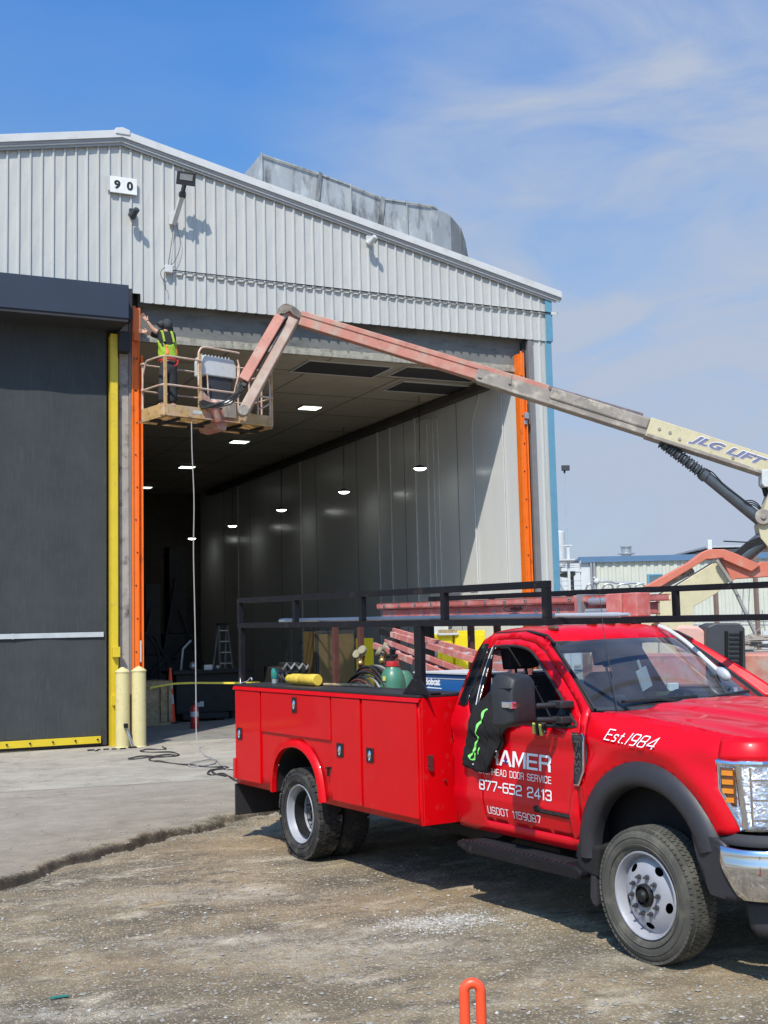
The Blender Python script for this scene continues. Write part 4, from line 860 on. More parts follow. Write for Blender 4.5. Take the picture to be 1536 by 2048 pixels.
# ================================================================ TRUCK (frame: x forward from rear axle, y left, z up)
tk = thing('service_truck', 'red regular cab service truck with black pipe rack and white door lettering', 'truck', (0, 0, 0), M=TRK)
def tp_(name, mb, m, **k): return mb.build(name, m, tk, **k)
def soft(t, k): return k * math.log1p(math.exp(max(-40, min(40, t / k))))
def ztop(x): return 1.470 - .020 * max(0, x - 3.7) - .080 * max(0, x - 3.9) ** 1.6 / 1.4 ** .6
def ys(x, z):
    y = 1.0 - .56 * soft(z - 1.40, .022)
    if x > 3.72:
        f = min(1, (x - 3.72) / .25)
        y = y * (1 - f) + (1.0 - .75 * soft(z - (ztop(x) - .13), .03)) * f
    y -= .22 * soft(.74 - z, .02) * (1 if z > .60 else 1)
    y += .012 * math.exp(-((z - 1.30) / .035) ** 2) - .010 * math.exp(-((z - 1.20) / .06) ** 2)
    y += .010 * math.exp(-((z - .80) / .03) ** 2) * (x < 3.7)
    y += .028 * math.exp(-((math.hypot(x - 4.29, z - .58) - .70) / .07) ** 2) * (x > 3.6) * (z > .62)
    if x > 4.75: y -= 1.1 * (x - 4.75) ** 2
    if x < 2.5: y -= .5 * (2.5 - x) ** 2 * .6
    return y
def shell(name, outline, holes, mats=M_['red'], off=0.0, step=.035, both=True, th=.018, parent=tk, label=None):
    o_ = []
    for sg_ in ((-1, 1) if both else (-1,)):
        mb = MB(); panel(mb, outline, holes, step, lambda x, z: (x, sg_ * (ys(x, z) + off), z))
        o = mb.build(name, mats, parent, label=label, fixn=False, sharp=50)
        md = o.modifiers.new('s', 'SOLIDIFY'); md.thickness = th; md.offset = 0
        o_.append(o)
    return o_
def ins(poly, d):
    """shrink a polygon slightly"""
    cx = sum(p[0] for p in poly) / len(poly); cy = sum(p[1] for p in poly) / len(poly); o = []
    n_ = len(poly); A = sum(poly[i][0] * poly[(i + 1) % n_][1] - poly[(i + 1) % n_][0] * poly[i][1] for i in range(n_)); sg_ = 1 if A > 0 else -1
    for i in range(n_):
        a = Vector(poly[i - 1]); b = Vector(poly[i]); c = Vector(poly[(i + 1) % n_]); d1 = (b - a).normalized(); d2 = (c - b).normalized()
        nn = (Vector((-d1.y, d1.x)) + Vector((-d2.y, d2.x)))
        if nn.length < 1e-6: nn = Vector((-d1.y, d1.x))
        nn.normalize(); o.append((b.x + nn.x * d * sg_, b.y + nn.y * d * sg_))
    return o
CB = 2.19
door = [(2.62, .645), (2.585, 1.0), (2.50, 1.36), (2.385, 1.50), (2.36, 1.90), (2.44, 1.945), (2.72, 1.950), (2.92, 1.920), (3.07, 1.855), (3.34, 1.700), (3.60, 1.535), (3.695, 1.455), (3.715, 1.38), (3.705, 1.10), (3.700, .645)]
win = [(2.57, 1.385), (2.52, 1.50), (2.44, 1.86), (2.47, 1.893), (2.70, 1.897), (2.88, 1.868), (3.02, 1.803), (3.29, 1.645), (3.52, 1.500), (3.625, 1.425), (3.635, 1.372), (3.0, 1.365)]
cab = [(CB + .03, .56), (CB + .01, 1.0), (CB, 1.45), (CB + .01, 1.85), (CB + .05, 1.935), (2.35, 1.985), (2.75, 2.000), (2.98, 1.955), (3.14, 1.875), (3.48, 1.670), (3.76, 1.480), (3.765, 1.30), (3.765, .56)]
shell('cab_side', cab, [door], step=.04)
dr = shell('door', ins(door, .006), [win], step=.034)
# quarter glass and window surround
qg = [(2.255, 1.462), (2.225, 1.88), (2.25, 1.915), (2.345, 1.915), (2.368, 1.86), (2.375, 1.52), (2.40, 1.47), (2.36, 1.452)]
for o in shell('quarter_glass', qg, [], M_['tint'], off=.0125, th=.006): pass
bl = [(2.385, 1.51), (2.50, 1.375), (2.58, 1.372), (2.53, 1.50), (2.452, 1.86), (2.48, 1.885), (2.46, 1.90), (2.37, 1.88)]
shell('window_divider', bl, [], M_['tint'], off=.0125, th=.006)
for sg_ in (-1, 1):
    r_ = catmull([(p[0], 0, p[1]) for p in win], 4, True); w = MB(); w.tube([(q.x, sg_ * (ys(q.x, q.z) + .008), q.z) for q in r_], .011, 6, closed=True); tp_('window_seal', w, M_['blackplastic'])
w = MB(); w.tube([(x, -ys(x, z) - .018, z) for x, z in [(2.425 + .012 * t_ + .09 * t_ ** 2, 1.89 - .45 * t_) for t_ in np.linspace(0, 1, 14)]], .004, 6); tp_('window_trim', w, M_['alu'])
# front triangle (mirror sail) in the window corner
w = MB(); panel(w, [(3.44, 1.385), (3.46, 1.52), (3.55, 1.47), (3.622, 1.42), (3.63, 1.375)], [], .03, lambda x, z: (x, -ys(x, z) + .004, z)); tp_('mirror_sail', w, M_['blackplastic'], solid=.006)
# fender
R0 = .615
def archpts(r, a0, a1, n, dx=0.0): return [(4.29 + r * math.cos(math.radians(a)) * (1.04 if math.cos(math.radians(a)) > 0 else 1), .585 + r * math.sin(math.radians(a))) for a in np.linspace(a0, a1, n)]
fen = [(3.712, .60)] + archpts(R0 - .02, 177, 24, 26) + [(4.965, .845), (5.005, .87), (4.995, .95), (4.955, 1.02), (4.895, 1.10), (4.885, 1.262), (5.00, 1.262), (5.10, 1.245)] + [(x, ztop(x)) for x in np.linspace(5.06, 3.772, 14)] + [(3.772, 1.30)]
shell('fender', fen, [], step=.035)
def ring_l(sg_):
    mb = MB()
    A = np.linspace(184, 16, 40); prof_ = [(R0 + .005, .992, 0), (R0 - .01, 1.028, 0), (R0 - .06, 1.052, 0), (R0 - .10, 1.060, 0), (R0 - .135, 1.052, 0), (R0 - .155, 1.02, 0), (R0 - .16, .96, 0)]
    vs = []
    for a in A:
        for r, y, _ in prof_:
            c = math.cos(math.radians(a)); k = 1.04 if c > 0 else 1.0
            yy = y - (.6 * max(0, 4.29 + r * c * k - 4.8) ** 2)
            vs.append((4.29 + r * c * k, sg_ * yy, .585 + r * math.sin(math.radians(a))))
    m_ = len(prof_); fs = [(i * m_ + j, i * m_ + j + 1, (i + 1) * m_ + j + 1, (i + 1) * m_ + j) for i in range(len(A) - 1) for j in range(m_ - 1)]
    return mb.add(vs, fs, 0, True)
for sg_ in (-1, 1): tp_('fender_flare', ring_l(sg_), M_['flare'], sharp=60)
# lower rear part of the front arch + mud flap
for sg_ in (-1, 1):
    w = MB(); w.prism([(3.665, .63), (3.665, .50), (3.70, .45), (3.86, .43), (3.88, .63)], sg_ * .80, sg_ * 1.035, 'y'); tp_('arch_extension', w, M_['liner'], bevel=.02)
    w = MB(); w.prism([(3.78, .45), (3.77, .30), (3.80, .245), (3.84, .245), (3.845, .45)], sg_ * .78, sg_ * 1.03, 'y'); tp_('mud_flap', w, M_['flare'], bevel=.02)
    w = MB(); w.prism([(3.67, .88), (3.69, .50), (3.80, .50), (3.80, .88)], sg_ * .86, sg_ * .97, 'y'); tp_('inner_liner', w, M_['liner'], bevel=.01)
# wheel houses (dark half drums) front
for sg_ in (-1, 1):
    w = MB(); pr = [(R0 - .05, .98), (R0 - .05, .45)]
    vs = []
    for a in np.linspace(-10, 190, 30):
        for r, y in pr: vs.append((4.29 + r * math.cos(math.radians(a)), sg_ * y, .60 + r * math.sin(math.radians(a))))
    w.add(vs, [(2 * i, 2 * i + 1, 2 * i + 3, 2 * i + 2) for i in range(29)], 0, True)
    w.prism([(3.68, .35)] + [(4.29 + (R0 - .05) * math.cos(math.radians(a)), .60 + (R0 - .05) * math.sin(math.radians(a))) for a in np.linspace(180, 0, 20)] + [(4.9, .35)], sg_ * .44, sg_ * .45, 'y')
    tp_('wheel_house', w, M_['liner'])
# roof
xf = lambda y: 3.155 - .13 * (abs(y) / .64) ** 2
def rz(x, y):
    a = min(1, abs(y) / .64); z = 2.042 - .018 * a * a - .030 * a ** 6
    z -= .105 * max(0, (x - (xf(y) - .24)) / .24) ** 2; z -= .9 * max(0, 2.34 - x) ** 2 * 1.6
    for yc in (-.36, -.12, .12, .36): z += .005 * math.exp(-((y - yc) / .05) ** 4) * (2.35 < x < 2.95)
    return z
xf = lambda y: 3.155 - .13 * (abs(y) / .64) ** 2
ro = [(CB + .05, -.60), (CB + .05, .60)] + [(2.35, .638), (2.75, .640), (2.98, .650)] + [(xf(y), y) for y in np.linspace(.645, -.645, 13)] + [(2.98, -.650), (2.75, -.640), (2.35, -.638)]
w = MB(); panel(w, ro, [], .045, lambda x, y: (x, y, rz(x, y))); o = tp_('roof', w, M_['red'], fixn=False, sharp=60); md = o.modifiers.new('s', 'SOLIDIFY'); md.thickness = .015; md.offset = -1
for sg_ in (-1, 1):
    w = MB(); w.tube([(x, sg_ * y, z) for x, y, z in ((CB + .06, .615, 1.955), (2.35, .640, 1.992), (2.75, .642, 2.004), (2.98, .655, 1.972), (3.10, .685, 1.915))], .011, 6); tp_('drip_rail', w, M_['blackplastic'])
# windshield geometry
def wsP(s, t):
    xb = 3.875 - .225 * s * s; xt = 3.150 - .130 * s * s; x = xb + (xt - xb) * t + .018 * 4 * t * (1 - t) * (1 - s * s)
    z = (1.462 + .01 * s * s) * (1 - t) + (1.940 - .020 * s * s) * t + .02 * 4 * t * (1 - t) * (1 - s * s * .5)
    return (x, s * (.835 + (.665 - .835) * t), z)
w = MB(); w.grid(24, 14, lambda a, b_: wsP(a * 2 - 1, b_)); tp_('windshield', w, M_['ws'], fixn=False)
w = MB()   # black frit border behind the glass
def fr_(a, b_): p = wsP(a, b_); return (p[0] - .008, p[1], p[2] - .006)
for (a0, a1, b0, b1) in ((-1, 1, 0, .05), (-1, 1, .955, 1), (-1, -.955, .05, .955), (.955, 1, .05, .955)):
    w.grid(16, 10, lambda a, b_: fr_(a0 + (a1 - a0) * a, b0 + (b1 - b0) * b_))
w.box(2.98, 3.02, -.06, .06, 1.76, 1.82)
tp_('windshield_frame', w, M_['blackplastic'], fixn=False)
# A pillars (skin between side panel and windshield edge)
for sg_ in (-1, 1):
    Bp = catmull([(3.755, 0, 1.484), (3.48, 0, 1.670), (3.14, 0, 1.875), (3.00, 0, 1.945)], 6)
    w = MB(); vs = []
    for i, q in enumerate(Bp):
        t_ = i / (len(Bp) - 1); e = wsP(-1, t_); yb = ys(q.x, q.z); A0 = Vector((q.x, -yb, q.z)); A1 = Vector((e[0], e[1], e[2]))
        for j in range(5):
            f = j / 4; p = A0.lerp(A1, f); bulge = math.sin(f * math.pi) * .015; vs.append((p.x + bulge * .5, sg_ * -(p.y - bulge) * 1, p.z + bulge * .6) if sg_ < 0 else (p.x + bulge * .5, -(p.y - bulge), p.z + bulge * .6))
    if sg_ < 0: vs = [(x, -abs(y), z) for x, y, z in vs]
    else: vs = [(x, abs(y), z) for x, y, z in vs]
    w.add(vs, [(5 * i + j, 5 * i + j + 1, 5 * i + j + 6, 5 * i + j + 5) for i in range(len(Bp) - 1) for j in range(4)], 0, True)
    tp_('windshield_pillar', w, M_['red'], solid=-.015, sharp=60)
    w = MB(); w.tube([tuple(Vector(wsP(sg_ * .985, t_)) + Vector((.006, 0, .006))) for t_ in np.linspace(0, 1, 12)], .010, 6); tp_('windshield_seal', w, M_['blackplastic'])
# cab back wall
w = MB(); panel(w, [(-.97, .60), (-.97, 1.38), (-.70, 1.86), (-.60, 1.97), (.60, 1.97), (.70, 1.86), (.97, 1.38), (.97, .60)], [[(-.66, 1.44), (-.60, 1.86), (.60, 1.86), (.66, 1.44)]], .08, lambda y, z: (CB + .035, y, z)); tp_('cab_back', w, M_['red'], solid=.02)
w = MB(); w.add([(CB + .04, -.66, 1.44), (CB + .04, .66, 1.44), (CB + .04, .60, 1.86), (CB + .04, -.60, 1.86)], [(0, 1, 2, 3)]); tp_('rear_window', w, M_['wg'])
w = MB(); w.box(CB + .05, CB + .07, -.85, .85, .7, 1.43); w.box(CB + .05, 3.7, -.9, .9, .58, .66); tp_('cab_trim', w, M_['dash'])
# interior: seats, dash, wheel
for yc in (-.46, .46):
    w = MB(); w.box(2.55, 3.10, yc - .26, yc + .26, .95, 1.12); tp_('seat', w, M_['seat'], bevel=.05)
    Mx = Matrix.Translation((2.52, yc, 1.05)) @ Matrix.Rotation(math.radians(-10), 4, 'Y')
    w = MB(); w.box(-.08, .08, -.27, .27, 0, .62, 0, Mx); tp_('seat_back', w, M_['seat'], bevel=.06)
    w = MB(); w.box(-.05, .06, -.14, .14, .68, .86, 0, Mx); w.box(-.01, .01, -.06, -.04, .6, .7, 0, Mx); w.box(-.01, .01, .04, .06, .6, .7, 0, Mx); tp_('headrest', w, M_['seat'], bevel=.04)
w = MB(); w.prism([(3.28, 1.10), (3.30, 1.34), (3.42, 1.43), (3.60, 1.455), (3.78, 1.45), (3.80, 1.0)], -.86, .86, 'y'); w.box(3.12, 3.4, .12, .78, 1.28, 1.42); tp_('dashboard', w, M_['dash'], bevel=.03)
Ms = Matrix.Translation((3.14, .42, 1.36)) @ Matrix.Rotation(math.radians(-62), 4, 'Y')
w = MB(); w.tube([Ms @ Vector((.20 * math.cos(a), .20 * math.sin(a), 0)) for a in np.linspace(0, 2 * math.pi, 25)[:-1]], .017, 8, closed=True); w.tube([Ms @ Vector((-.19, 0, 0)), Ms @ Vector((.19, 0, 0))], .02, 6); w.tube([Ms @ Vector((0, 0, 0)), Ms @ Vector((0, 0, -.3))], .04, 8); tp_('steering_wheel', w, M_['dash'])
w = MB(); w.box(2.95, 3.08, -.62, -.05, 1.84, 1.93); w.box(2.95, 3.05, -.12, .12, 1.72, 1.80); tp_('sun_visor', w, M_['seat'], bevel=.02)
# paper tag hanging at mirror, items on the dash
q = TP(1284, 1345, x=3.12); tg = thing('parking_tag', 'pale blue paper tag hanging behind the windshield', 'tag', tuple(q), M=TRK)
Mt = Matrix.Translation(q) @ Matrix.Rotation(.0, 4, 'Z') @ Matrix.Rotation(math.radians(22), 4, 'X')
w = MB(); w.box(-.003, .003, -.055, .055, -.13, .03, 0, Mt); w.box(-.003, .003, -.012, .012, .03, .10, 0, Mt); w.build('card', M_['paper'], tg)
w = MB(); w.tube([Mt @ Vector((0, 0, .1)), Mt @ Vector((0, .01, .2))], .003, 5); w.build('string', M_['cable'], tg)
q = TP(1322, 1385, z=1.475); bx_ = thing('yellow_box', 'yellow and black striped box lying on the dashboard', 'box', tuple(q), M=TRK)
w = MB(); w.box(q.x - .06, q.x + .06, q.y - .11, q.y + .11, 1.455, 1.485); w.build('box', M_['yellowcard'], bx_)
w = MB(); [w.box(q.x - .03, q.x + .03, q.y - .07 + i * .055, q.y - .04 + i * .055, 1.4855, 1.487) for i in range(3)]; w.build('stripe', M_['cable'], bx_)
q = TP(1235, 1393, z=1.475); w = MB(); w.ball((q.x, q.y, 1.475), (.05, .08, .02), 10); w.build('sticker_dome', M_['bgwhite'], None, M=TRK, label='small white rounded pad at the lower corner of the windshield', cat='pad')
q = TP(1346, 1378, z=1.49); w = MB(); w.box(q.x - .02, q.x + .02, q.y - .05, q.y + .05, 1.46, 1.54); w.build('clear_card_holder', M_['paper'], None, M=TRK, bevel=.006, label='pale clear card holder standing on the dashboard by the steering wheel', cat='card holder')
# hood
def hz(x, y):
    a = abs(y); base = 1.455 - .012 * (x - 3.9) - .072 * max(0, x - 4.15) ** 1.7
    z = base + .035 * (1 - (a / .9) ** 2)
    z += .030 / (1 + math.exp((a - (.50 - .05 * (x - 4))) / .012))
    z += .012 / (1 + math.exp((a - (.30 + .03 * (x - 4))) / .010))
    z -= .9 * max(0, x - 5.02) ** 2 * 1.5 + (.10 * max(0, (x - (hf(y) - .035)) / .035) ** 2 if x > 5 else 0)
    edge = ztop(x) + .004
    k = max(0, min(1, (a - .72) / (.80 - .72))); k = k * k * (3 - 2 * k)
    return z * (1 - k) + edge * k
hr = lambda y: 3.955 - .20 * (abs(y) / .9) ** 2
hf = lambda y: 5.215 - .075 * (abs(y) / .9) ** 3
def hy(x): return ys(x, ztop(x) - .002) - .002
ho = [(hr(y), y) for y in np.linspace(-.84, .84, 15)] + [(x, hy(x) - .012) for x in np.linspace(3.85, 5.0, 10)] + [(hf(y), y) for y in np.linspace(.80, -.80, 15)] + [(x, -hy(x) + .012) for x in np.linspace(5.0, 3.85, 10)]
w = MB(); panel(w, ho, [], .035, lambda x, y: (x, y, hz(x, y))); o = tp_('hood', w, M_['red'], fixn=False, sharp=60); md = o.modifiers.new('s', 'SOLIDIFY'); md.thickness = .02; md.offset = -1
w = MB(); w.grid(20, 6, lambda a, b_: (lambda y: (3.60 + (hr(y) + .02 - 3.60) * b_ + .10 * (1 - (y / .86) ** 2) * (1 - b_), y, 1.435 + .018 * (1 - b_)))(-.86 + 1.72 * a)); tp_('cowl', w, M_['blackplastic'], fixn=False, solid=.01)
w = MB(); w.box(3.3, 5.0, -.82, .82, .62, 1.15); tp_('engine_bay', w, M_['liner'])
# wipers
for y0, s_ in ((-.55, 1), (.10, 1)):
    a = Vector(wsP((y0 - .1) / .83, .055)) + Vector((.03, 0, .025)); b_ = Vector(wsP((y0 + .50) / .83, .09)) + Vector((.02, 0, .022)); c_ = Vector((3.90, y0 + .62, 1.465))
    w = MB(); w.bar(a, b_, .022, .022); w.bar((a + b_) / 2, c_, .02, .02); w.tube([c_ - Vector((0, 0, .02)), c_ + Vector((0, 0, .02))], .022, 8); tp_('wiper', w, M_['blackplastic'], bevel=.003)
# cab marker lights
for y in (-.52, -.17, 0, .17, .52):
    w = MB(); x0 = 2.99 - .08 * abs(y); w.ball((x0 - .06, y, rz(x0 - .06, y) + .008), (.055, .030, .026), 10); tp_('marker_light', w, M_['amberdark'])
# antenna
w = MB(); a = Vector((3.86, -.80, 1.45)); w.tube([a, a + Vector((-.02, .0, .10)), TP(1207, 1262, y=-.66), TP(1199, 1185, y=-.60)], [.006, .004, .0025, .0018], 6); w.ball(a, .014, 8); tp_('antenna', w, M_['cable'])
# front end
def wrap(path):
    pts = catmull([(p[0], p[1], 0) for p in path], 8); L_ = [0]
    for i in range(1, len(pts)): L_.append(L_[-1] + (pts[i] - pts[i - 1]).length)
    def f(s):
        s = max(0, min(L_[-1], s)); i = max(0, min(len(pts) - 2, int(np.searchsorted(L_, s)) - 1)); t_ = (s - L_[i]) / (L_[i + 1] - L_[i]); p = pts[i].lerp(pts[i + 1], t_)
        d = (pts[i + 1] - pts[i]).normalized(); return p.x, p.y, d.y * 1.0, -d.x * 1.0
    return f, L_[-1]
for sg_ in (-1, 1):
    f_, Ln = wrap([(4.885, -.985), (4.97, -.965), (5.05, -.925), (5.115, -.85), (5.15, -.74), (5.17, -.60), (5.18, -.46)])
    def hp(s, z, o_=0):
        x, y, nx1, ny1 = f_(s); return (x + nx1 * o_, sg_ * -(-(y + ny1 * o_)) if sg_ > 0 else (y + ny1 * o_), z) if sg_ < 0 else (x + nx1 * o_, -(y + ny1 * o_), z)
    def ZL(s): return 1.10 if s < .01 else (1.10 - (s - .01) * 2.0 if s < .12 else .87)
    ol = [(0, 1.255), (0, 1.09), (.02, 1.05), (.10, .93), (.12, .865), (Ln, .865), (Ln, 1.255)]
    w = MB(); w.grid(24, 4, lambda a, b_: hp(Ln * a, 1.250 + .125 * b_, -.012 - .05 * b_ ** 2)); tp_('headlight_header', w, M_['red'], fixn=False, solid=.008)
    w = MB(); panel(w, ol, [], .03, lambda s, z: hp(s, z, .0)); hl_ = tp_('headlight', w, M_['chromelens'], fixn=False, solid=.01); BASE[hl_.name] = Vector((0, 0, 0))
    w = MB(); w.tube([hp(s, z, .012) for s, z in ((0, 1.243), (.1, 1.238), (.25, 1.24), (Ln, 1.24))], .018, 8); w.tube([hp(s, z, .012) for s, z in ((.125, 1.24), (.135, 1.1), (.15, .88))], .019, 8); w.tube([hp(s, z, .008) for s, z in ((.12, .877), (.3, .877), (Ln, .877))], .016, 8)
    w.tube([hp(s, z, .006) for s, z in ((.006, 1.24), (.006, 1.09), (.10, .93), (.125, .88))], .009, 8); w.build('bezel', M_['chrome'], hl_)
    w = MB(); panel(w, [(.02, 1.215), (.02, 1.10), (.085, 1.0), (.11, 1.0), (.11, 1.215)], [], .02, lambda s, z: hp(s, z, .010)); w.build('marker_housing', M_['amberdark'], hl_, fixn=False, solid=.004)
    w = MB()
    for zz in (1.185, 1.135, 1.085, 1.035): w.add([hp(.032 + (.02 if zz < 1.06 else 0), zz - .014, .017), hp(.098, zz - .014, .017), hp(.098, zz + .014, .017), hp(.032 + (.02 if zz < 1.06 else 0), zz + .014, .017)], [(0, 1, 2, 3)])
    w.build('marker_lens', M_['amber'], hl_, fixn=False, solid=.004)
    w = MB()
    for i in range(3):
        zz = .93 + i * .11; w.tube([hp(s, zz, .012) for s in np.linspace(.19, Ln - .02, 8)], .007, 6)
    w.tube([hp(.19, z, .012) for z in (.90, 1.22)], .006, 6); w.tube([hp(.33, z, .012) for z in (.90, 1.22)], .006, 6)
    w.build('lamp_unit', M_['chrome'], hl_)
w = MB(); w.prism([(5.10, .84), (5.16, .84), (5.20, 1.26), (5.13, 1.29)], -.47, .47, 'y'); tp_('grille_backing', w, M_['darkgap'])
w = MB(); w.box(5.14, 5.19, -.48, .48, 1.285, 1.36); tp_('headlight_header', w, M_['red'], bevel=.01)
w = MB()
for z in (.90, 1.00, 1.10, 1.20): w.box(5.185, 5.225, -.46, .46, z - .02, z + .02)
w.box(5.17, 5.235, -.47, -.44, .85, 1.27); w.box(5.17, 5.235, .44, .47, .85, 1.27); w.box(5.17, 5.24, -.47, .47, 1.255, 1.29); w.box(5.19, 5.24, -.06, .06, .88, 1.26); tp_('grille', w, M_['chrome'], bevel=.01)
w = MB(); w.ball((5.255, 0, 1.08), (.015, .13, .055), 16); tp_('grille_emblem', w, M_['bluebox'])
# red valance strip above bumper, black gap filler
f2, L2 = wrap([(4.70, -1.035), (4.86, -1.04), (5.02, -1.03), (5.14, -.98), (5.25, -.86), (5.33, -.62), (5.37, -.3), (5.38, 0)])
def bp(s, z, o_=0, sg_=-1):
    x, y, nx1, ny1 = f2(s); return (x + nx1 * o_, sg_ * -(y + ny1 * o_) * -1 if sg_ < 0 and False else ((y + ny1 * o_) if sg_ < 0 else -(y + ny1 * o_)), z)
for sg_ in (-1, 1):
    lo_ = lambda s: .53 if s > .30 else .53
    w = MB(); panel(w, [(.20, .785), (.25, .66), (.33, .53), (.37, .505), (L2, .50), (L2, .775), (.36, .775)], [], .035, lambda s, z: bp(s, z, .012 + .012 * math.sin((z - .5) / .29 * math.pi) - .02 * math.exp(-((z - .735) / .012) ** 2), sg_)); o = tp_('bumper', w, M_['chrome'], fixn=False, solid=-.02, sharp=60)
    w = MB(); panel(w, [(.0, .815), (.05, .65), (.13, .50), (.30, .485), (.36, .50), (.40, .52), (.26, .79), (.20, .822)], [], .035, lambda s, z: bp(s, z, .0 + .008 * (z - .5), sg_)); tp_('bumper_end_cap', w, M_['flare'], fixn=False, solid=-.03, sharp=60)
    w = MB(); w.grid(20, 2, lambda a, b_: bp(.1 + (L2 - .1) * a, .79 + .06 * b_, -.03 - .03 * b_, sg_)); tp_('bumper_gap_panel', w, M_['darkgap'], fixn=False, solid=-.01)
    w = MB(); panel(w, [(.30, .47), (.34, .33), (.40, .29), (L2, .29), (L2, .49), (.32, .49)], [], .05, lambda s, z: bp(s, z, -.10, sg_)); tp_('lower_valance', w, M_['flare'], fixn=False, solid=-.03)
# fender vent badge
vb = [(3.645, 1.335), (3.745, 1.335), (3.765, 1.315), (3.768, 1.10), (3.72, 1.00), (3.662, 1.00), (3.645, 1.02)]
for sg_ in (-1, 1):
    w = MB(); panel(w, vb, [], .03, lambda x, z: (x + .02, sg_ * (ys(x, z) + .016), z)); vt_ = tp_('fender_vent', w, M_['darkgap'], fixn=False, solid=.012); BASE[vt_.name] = Vector((0, 0, 0))
    w = MB(); w.tube([(x + .02, sg_ * (ys(x, z) + .028), z) for x, z in ((3.645, 1.332), (3.74, 1.332), (3.762, 1.31), (3.764, 1.10), (3.715, 1.005), (3.66, 1.005))], .0075, 8); w.build('chrome_frame', M_['chrome'], vt_)
    if sg_ < 0: writing('badge_letters', 'F-550', M_['nut'], vt_, (3.682, -1.034, 1.29), (0, 0, -1), (1, 0, 0), .22, .062, .002, bold=.02)
# door lettering (white vinyl on the door skin)
G_ = {'K': (4, [[(0, 0), (0, 6)], [(4, 6), (.7, 3)], [(.7, 3), (4, 0)]]), 'R': (4, [[(0, 0), (0, 6), (3.4, 6), (4, 5.4), (4, 3.6), (3.4, 3), (0, 3)], [(2.9, 3), (3.9, 2.2), (3.9, 0)]]),
 'A': (4.4, [[(0, 0), (1.9, 6), (2.5, 6), (4.4, 0)], [(.9, 1.9), (3.5, 1.9)]]), 'M': (4.8, [[(0, 0), (0, 6), (.5, 6), (2.4, .8), (4.3, 6), (4.8, 6), (4.8, 0)]]), 'E': (3.8, [[(3.8, 6), (0, 6), (0, 0), (3.8, 0)], [(0, 3), (3.5, 3)]]),
 'O': (4, [[(.6, 0), (0, .6), (0, 5.4), (.6, 6), (3.4, 6), (4, 5.4), (4, .6), (3.4, 0), (.6, 0)]]), 'V': (4.2, [[(0, 6), (1.9, 0), (2.3, 0), (4.2, 6)]]), 'H': (4, [[(0, 0), (0, 6)], [(4, 0), (4, 6)], [(0, 3), (4, 3)]]), 'D': (4, [[(0, 0), (0, 6), (3.2, 6), (4, 5.2), (4, .8), (3.2, 0), (0, 0)]]),
 'S': (4, [[(4, 4.9), (4, 5.4), (3.4, 6), (.6, 6), (0, 5.4), (0, 3.6), (.6, 3), (3.4, 3), (4, 2.4), (4, .6), (3.4, 0), (.6, 0), (0, .6), (0, 1.1)]]), 'I': (.3, [[(.15, 0), (.15, 6)]]), 'C': (4, [[(4, 4.6), (4, 5.4), (3.4, 6), (.6, 6), (0, 5.4), (0, .6), (.6, 0), (3.4, 0), (4, .6), (4, 1.4)]]),
 'U': (4, [[(0, 6), (0, .6), (.6, 0), (3.4, 0), (4, .6), (4, 6)]]), 'T': (4, [[(0, 6), (4, 6)], [(2, 6), (2, 0)]]), '8': (4, [[(.6, 3), (0, 3.6), (0, 5.4), (.6, 6), (3.4, 6), (4, 5.4), (4, 3.6), (3.4, 3), (.6, 3), (0, 2.4), (0, .6), (.6, 0), (3.4, 0), (4, .6), (4, 2.4), (3.4, 3)]]),
 '7': (4, [[(0, 6), (4, 6), (4, 5.2), (1.4, 0)]]), '-': (2.4, [[(0, 3), (2.4, 3)]]), '6': (4, [[(3.8, 6), (.6, 6), (0, 5.4), (0, .6), (.6, 0), (3.4, 0), (4, .6), (4, 2.8), (3.4, 3.4), (0, 3.4)]]), '5': (4, [[(3.8, 6), (.1, 6), (.1, 3.5), (3.4, 3.5), (4, 2.9), (4, .6), (3.4, 0), (0, 0)]]),
 '2': (4, [[(0, 4.8), (0, 5.4), (.6, 6), (3.4, 6), (4, 5.4), (4, 3.8), (3.4, 3.2), (.6, 2.6), (0, 2), (0, 0), (4, 0)]]), '4': (4, [[(3.1, 0), (3.1, 6), (0, 2), (0, 1.5), (4.1, 1.5)]]), '1': (1.6, [[(0, 5.0), (1.3, 6)], [(1.3, 6), (1.3, 0)]]), '3': (4, [[(0, 5.2), (.6, 6), (3.4, 6), (4, 5.4), (4, 3.6), (3.4, 3), (1.4, 3)], [(3.4, 3), (4, 2.4), (4, .6), (3.4, 0), (.6, 0), (0, .8)]]),
 '9': (4, [[(4, 2.6), (.6, 2.6), (0, 3.2), (0, 5.4), (.6, 6), (3.4, 6), (4, 5.4), (4, .6), (3.4, 0), (1.2, 0)]]), '0': (4, [[(.8, 0), (0, .8), (0, 5.2), (.8, 6), (3.2, 6), (4, 5.2), (4, .8), (3.2, 0), (.8, 0)]]), 's': (2.6, [[(2.6, 3.2), (2.2, 3.7), (.5, 3.7), (0, 3.2), (.4, 2.2), (2.2, 1.6), (2.6, .6), (2.1, 0), (.2, 0)]]), 't': (1.8, [[(.9, 5), (.9, .4), (1.8, 0)], [(0, 3.6), (1.8, 3.6)]]), '.': (.5, [[(0, .1), (.5, .1)]]), ' ': (2.2, [])}
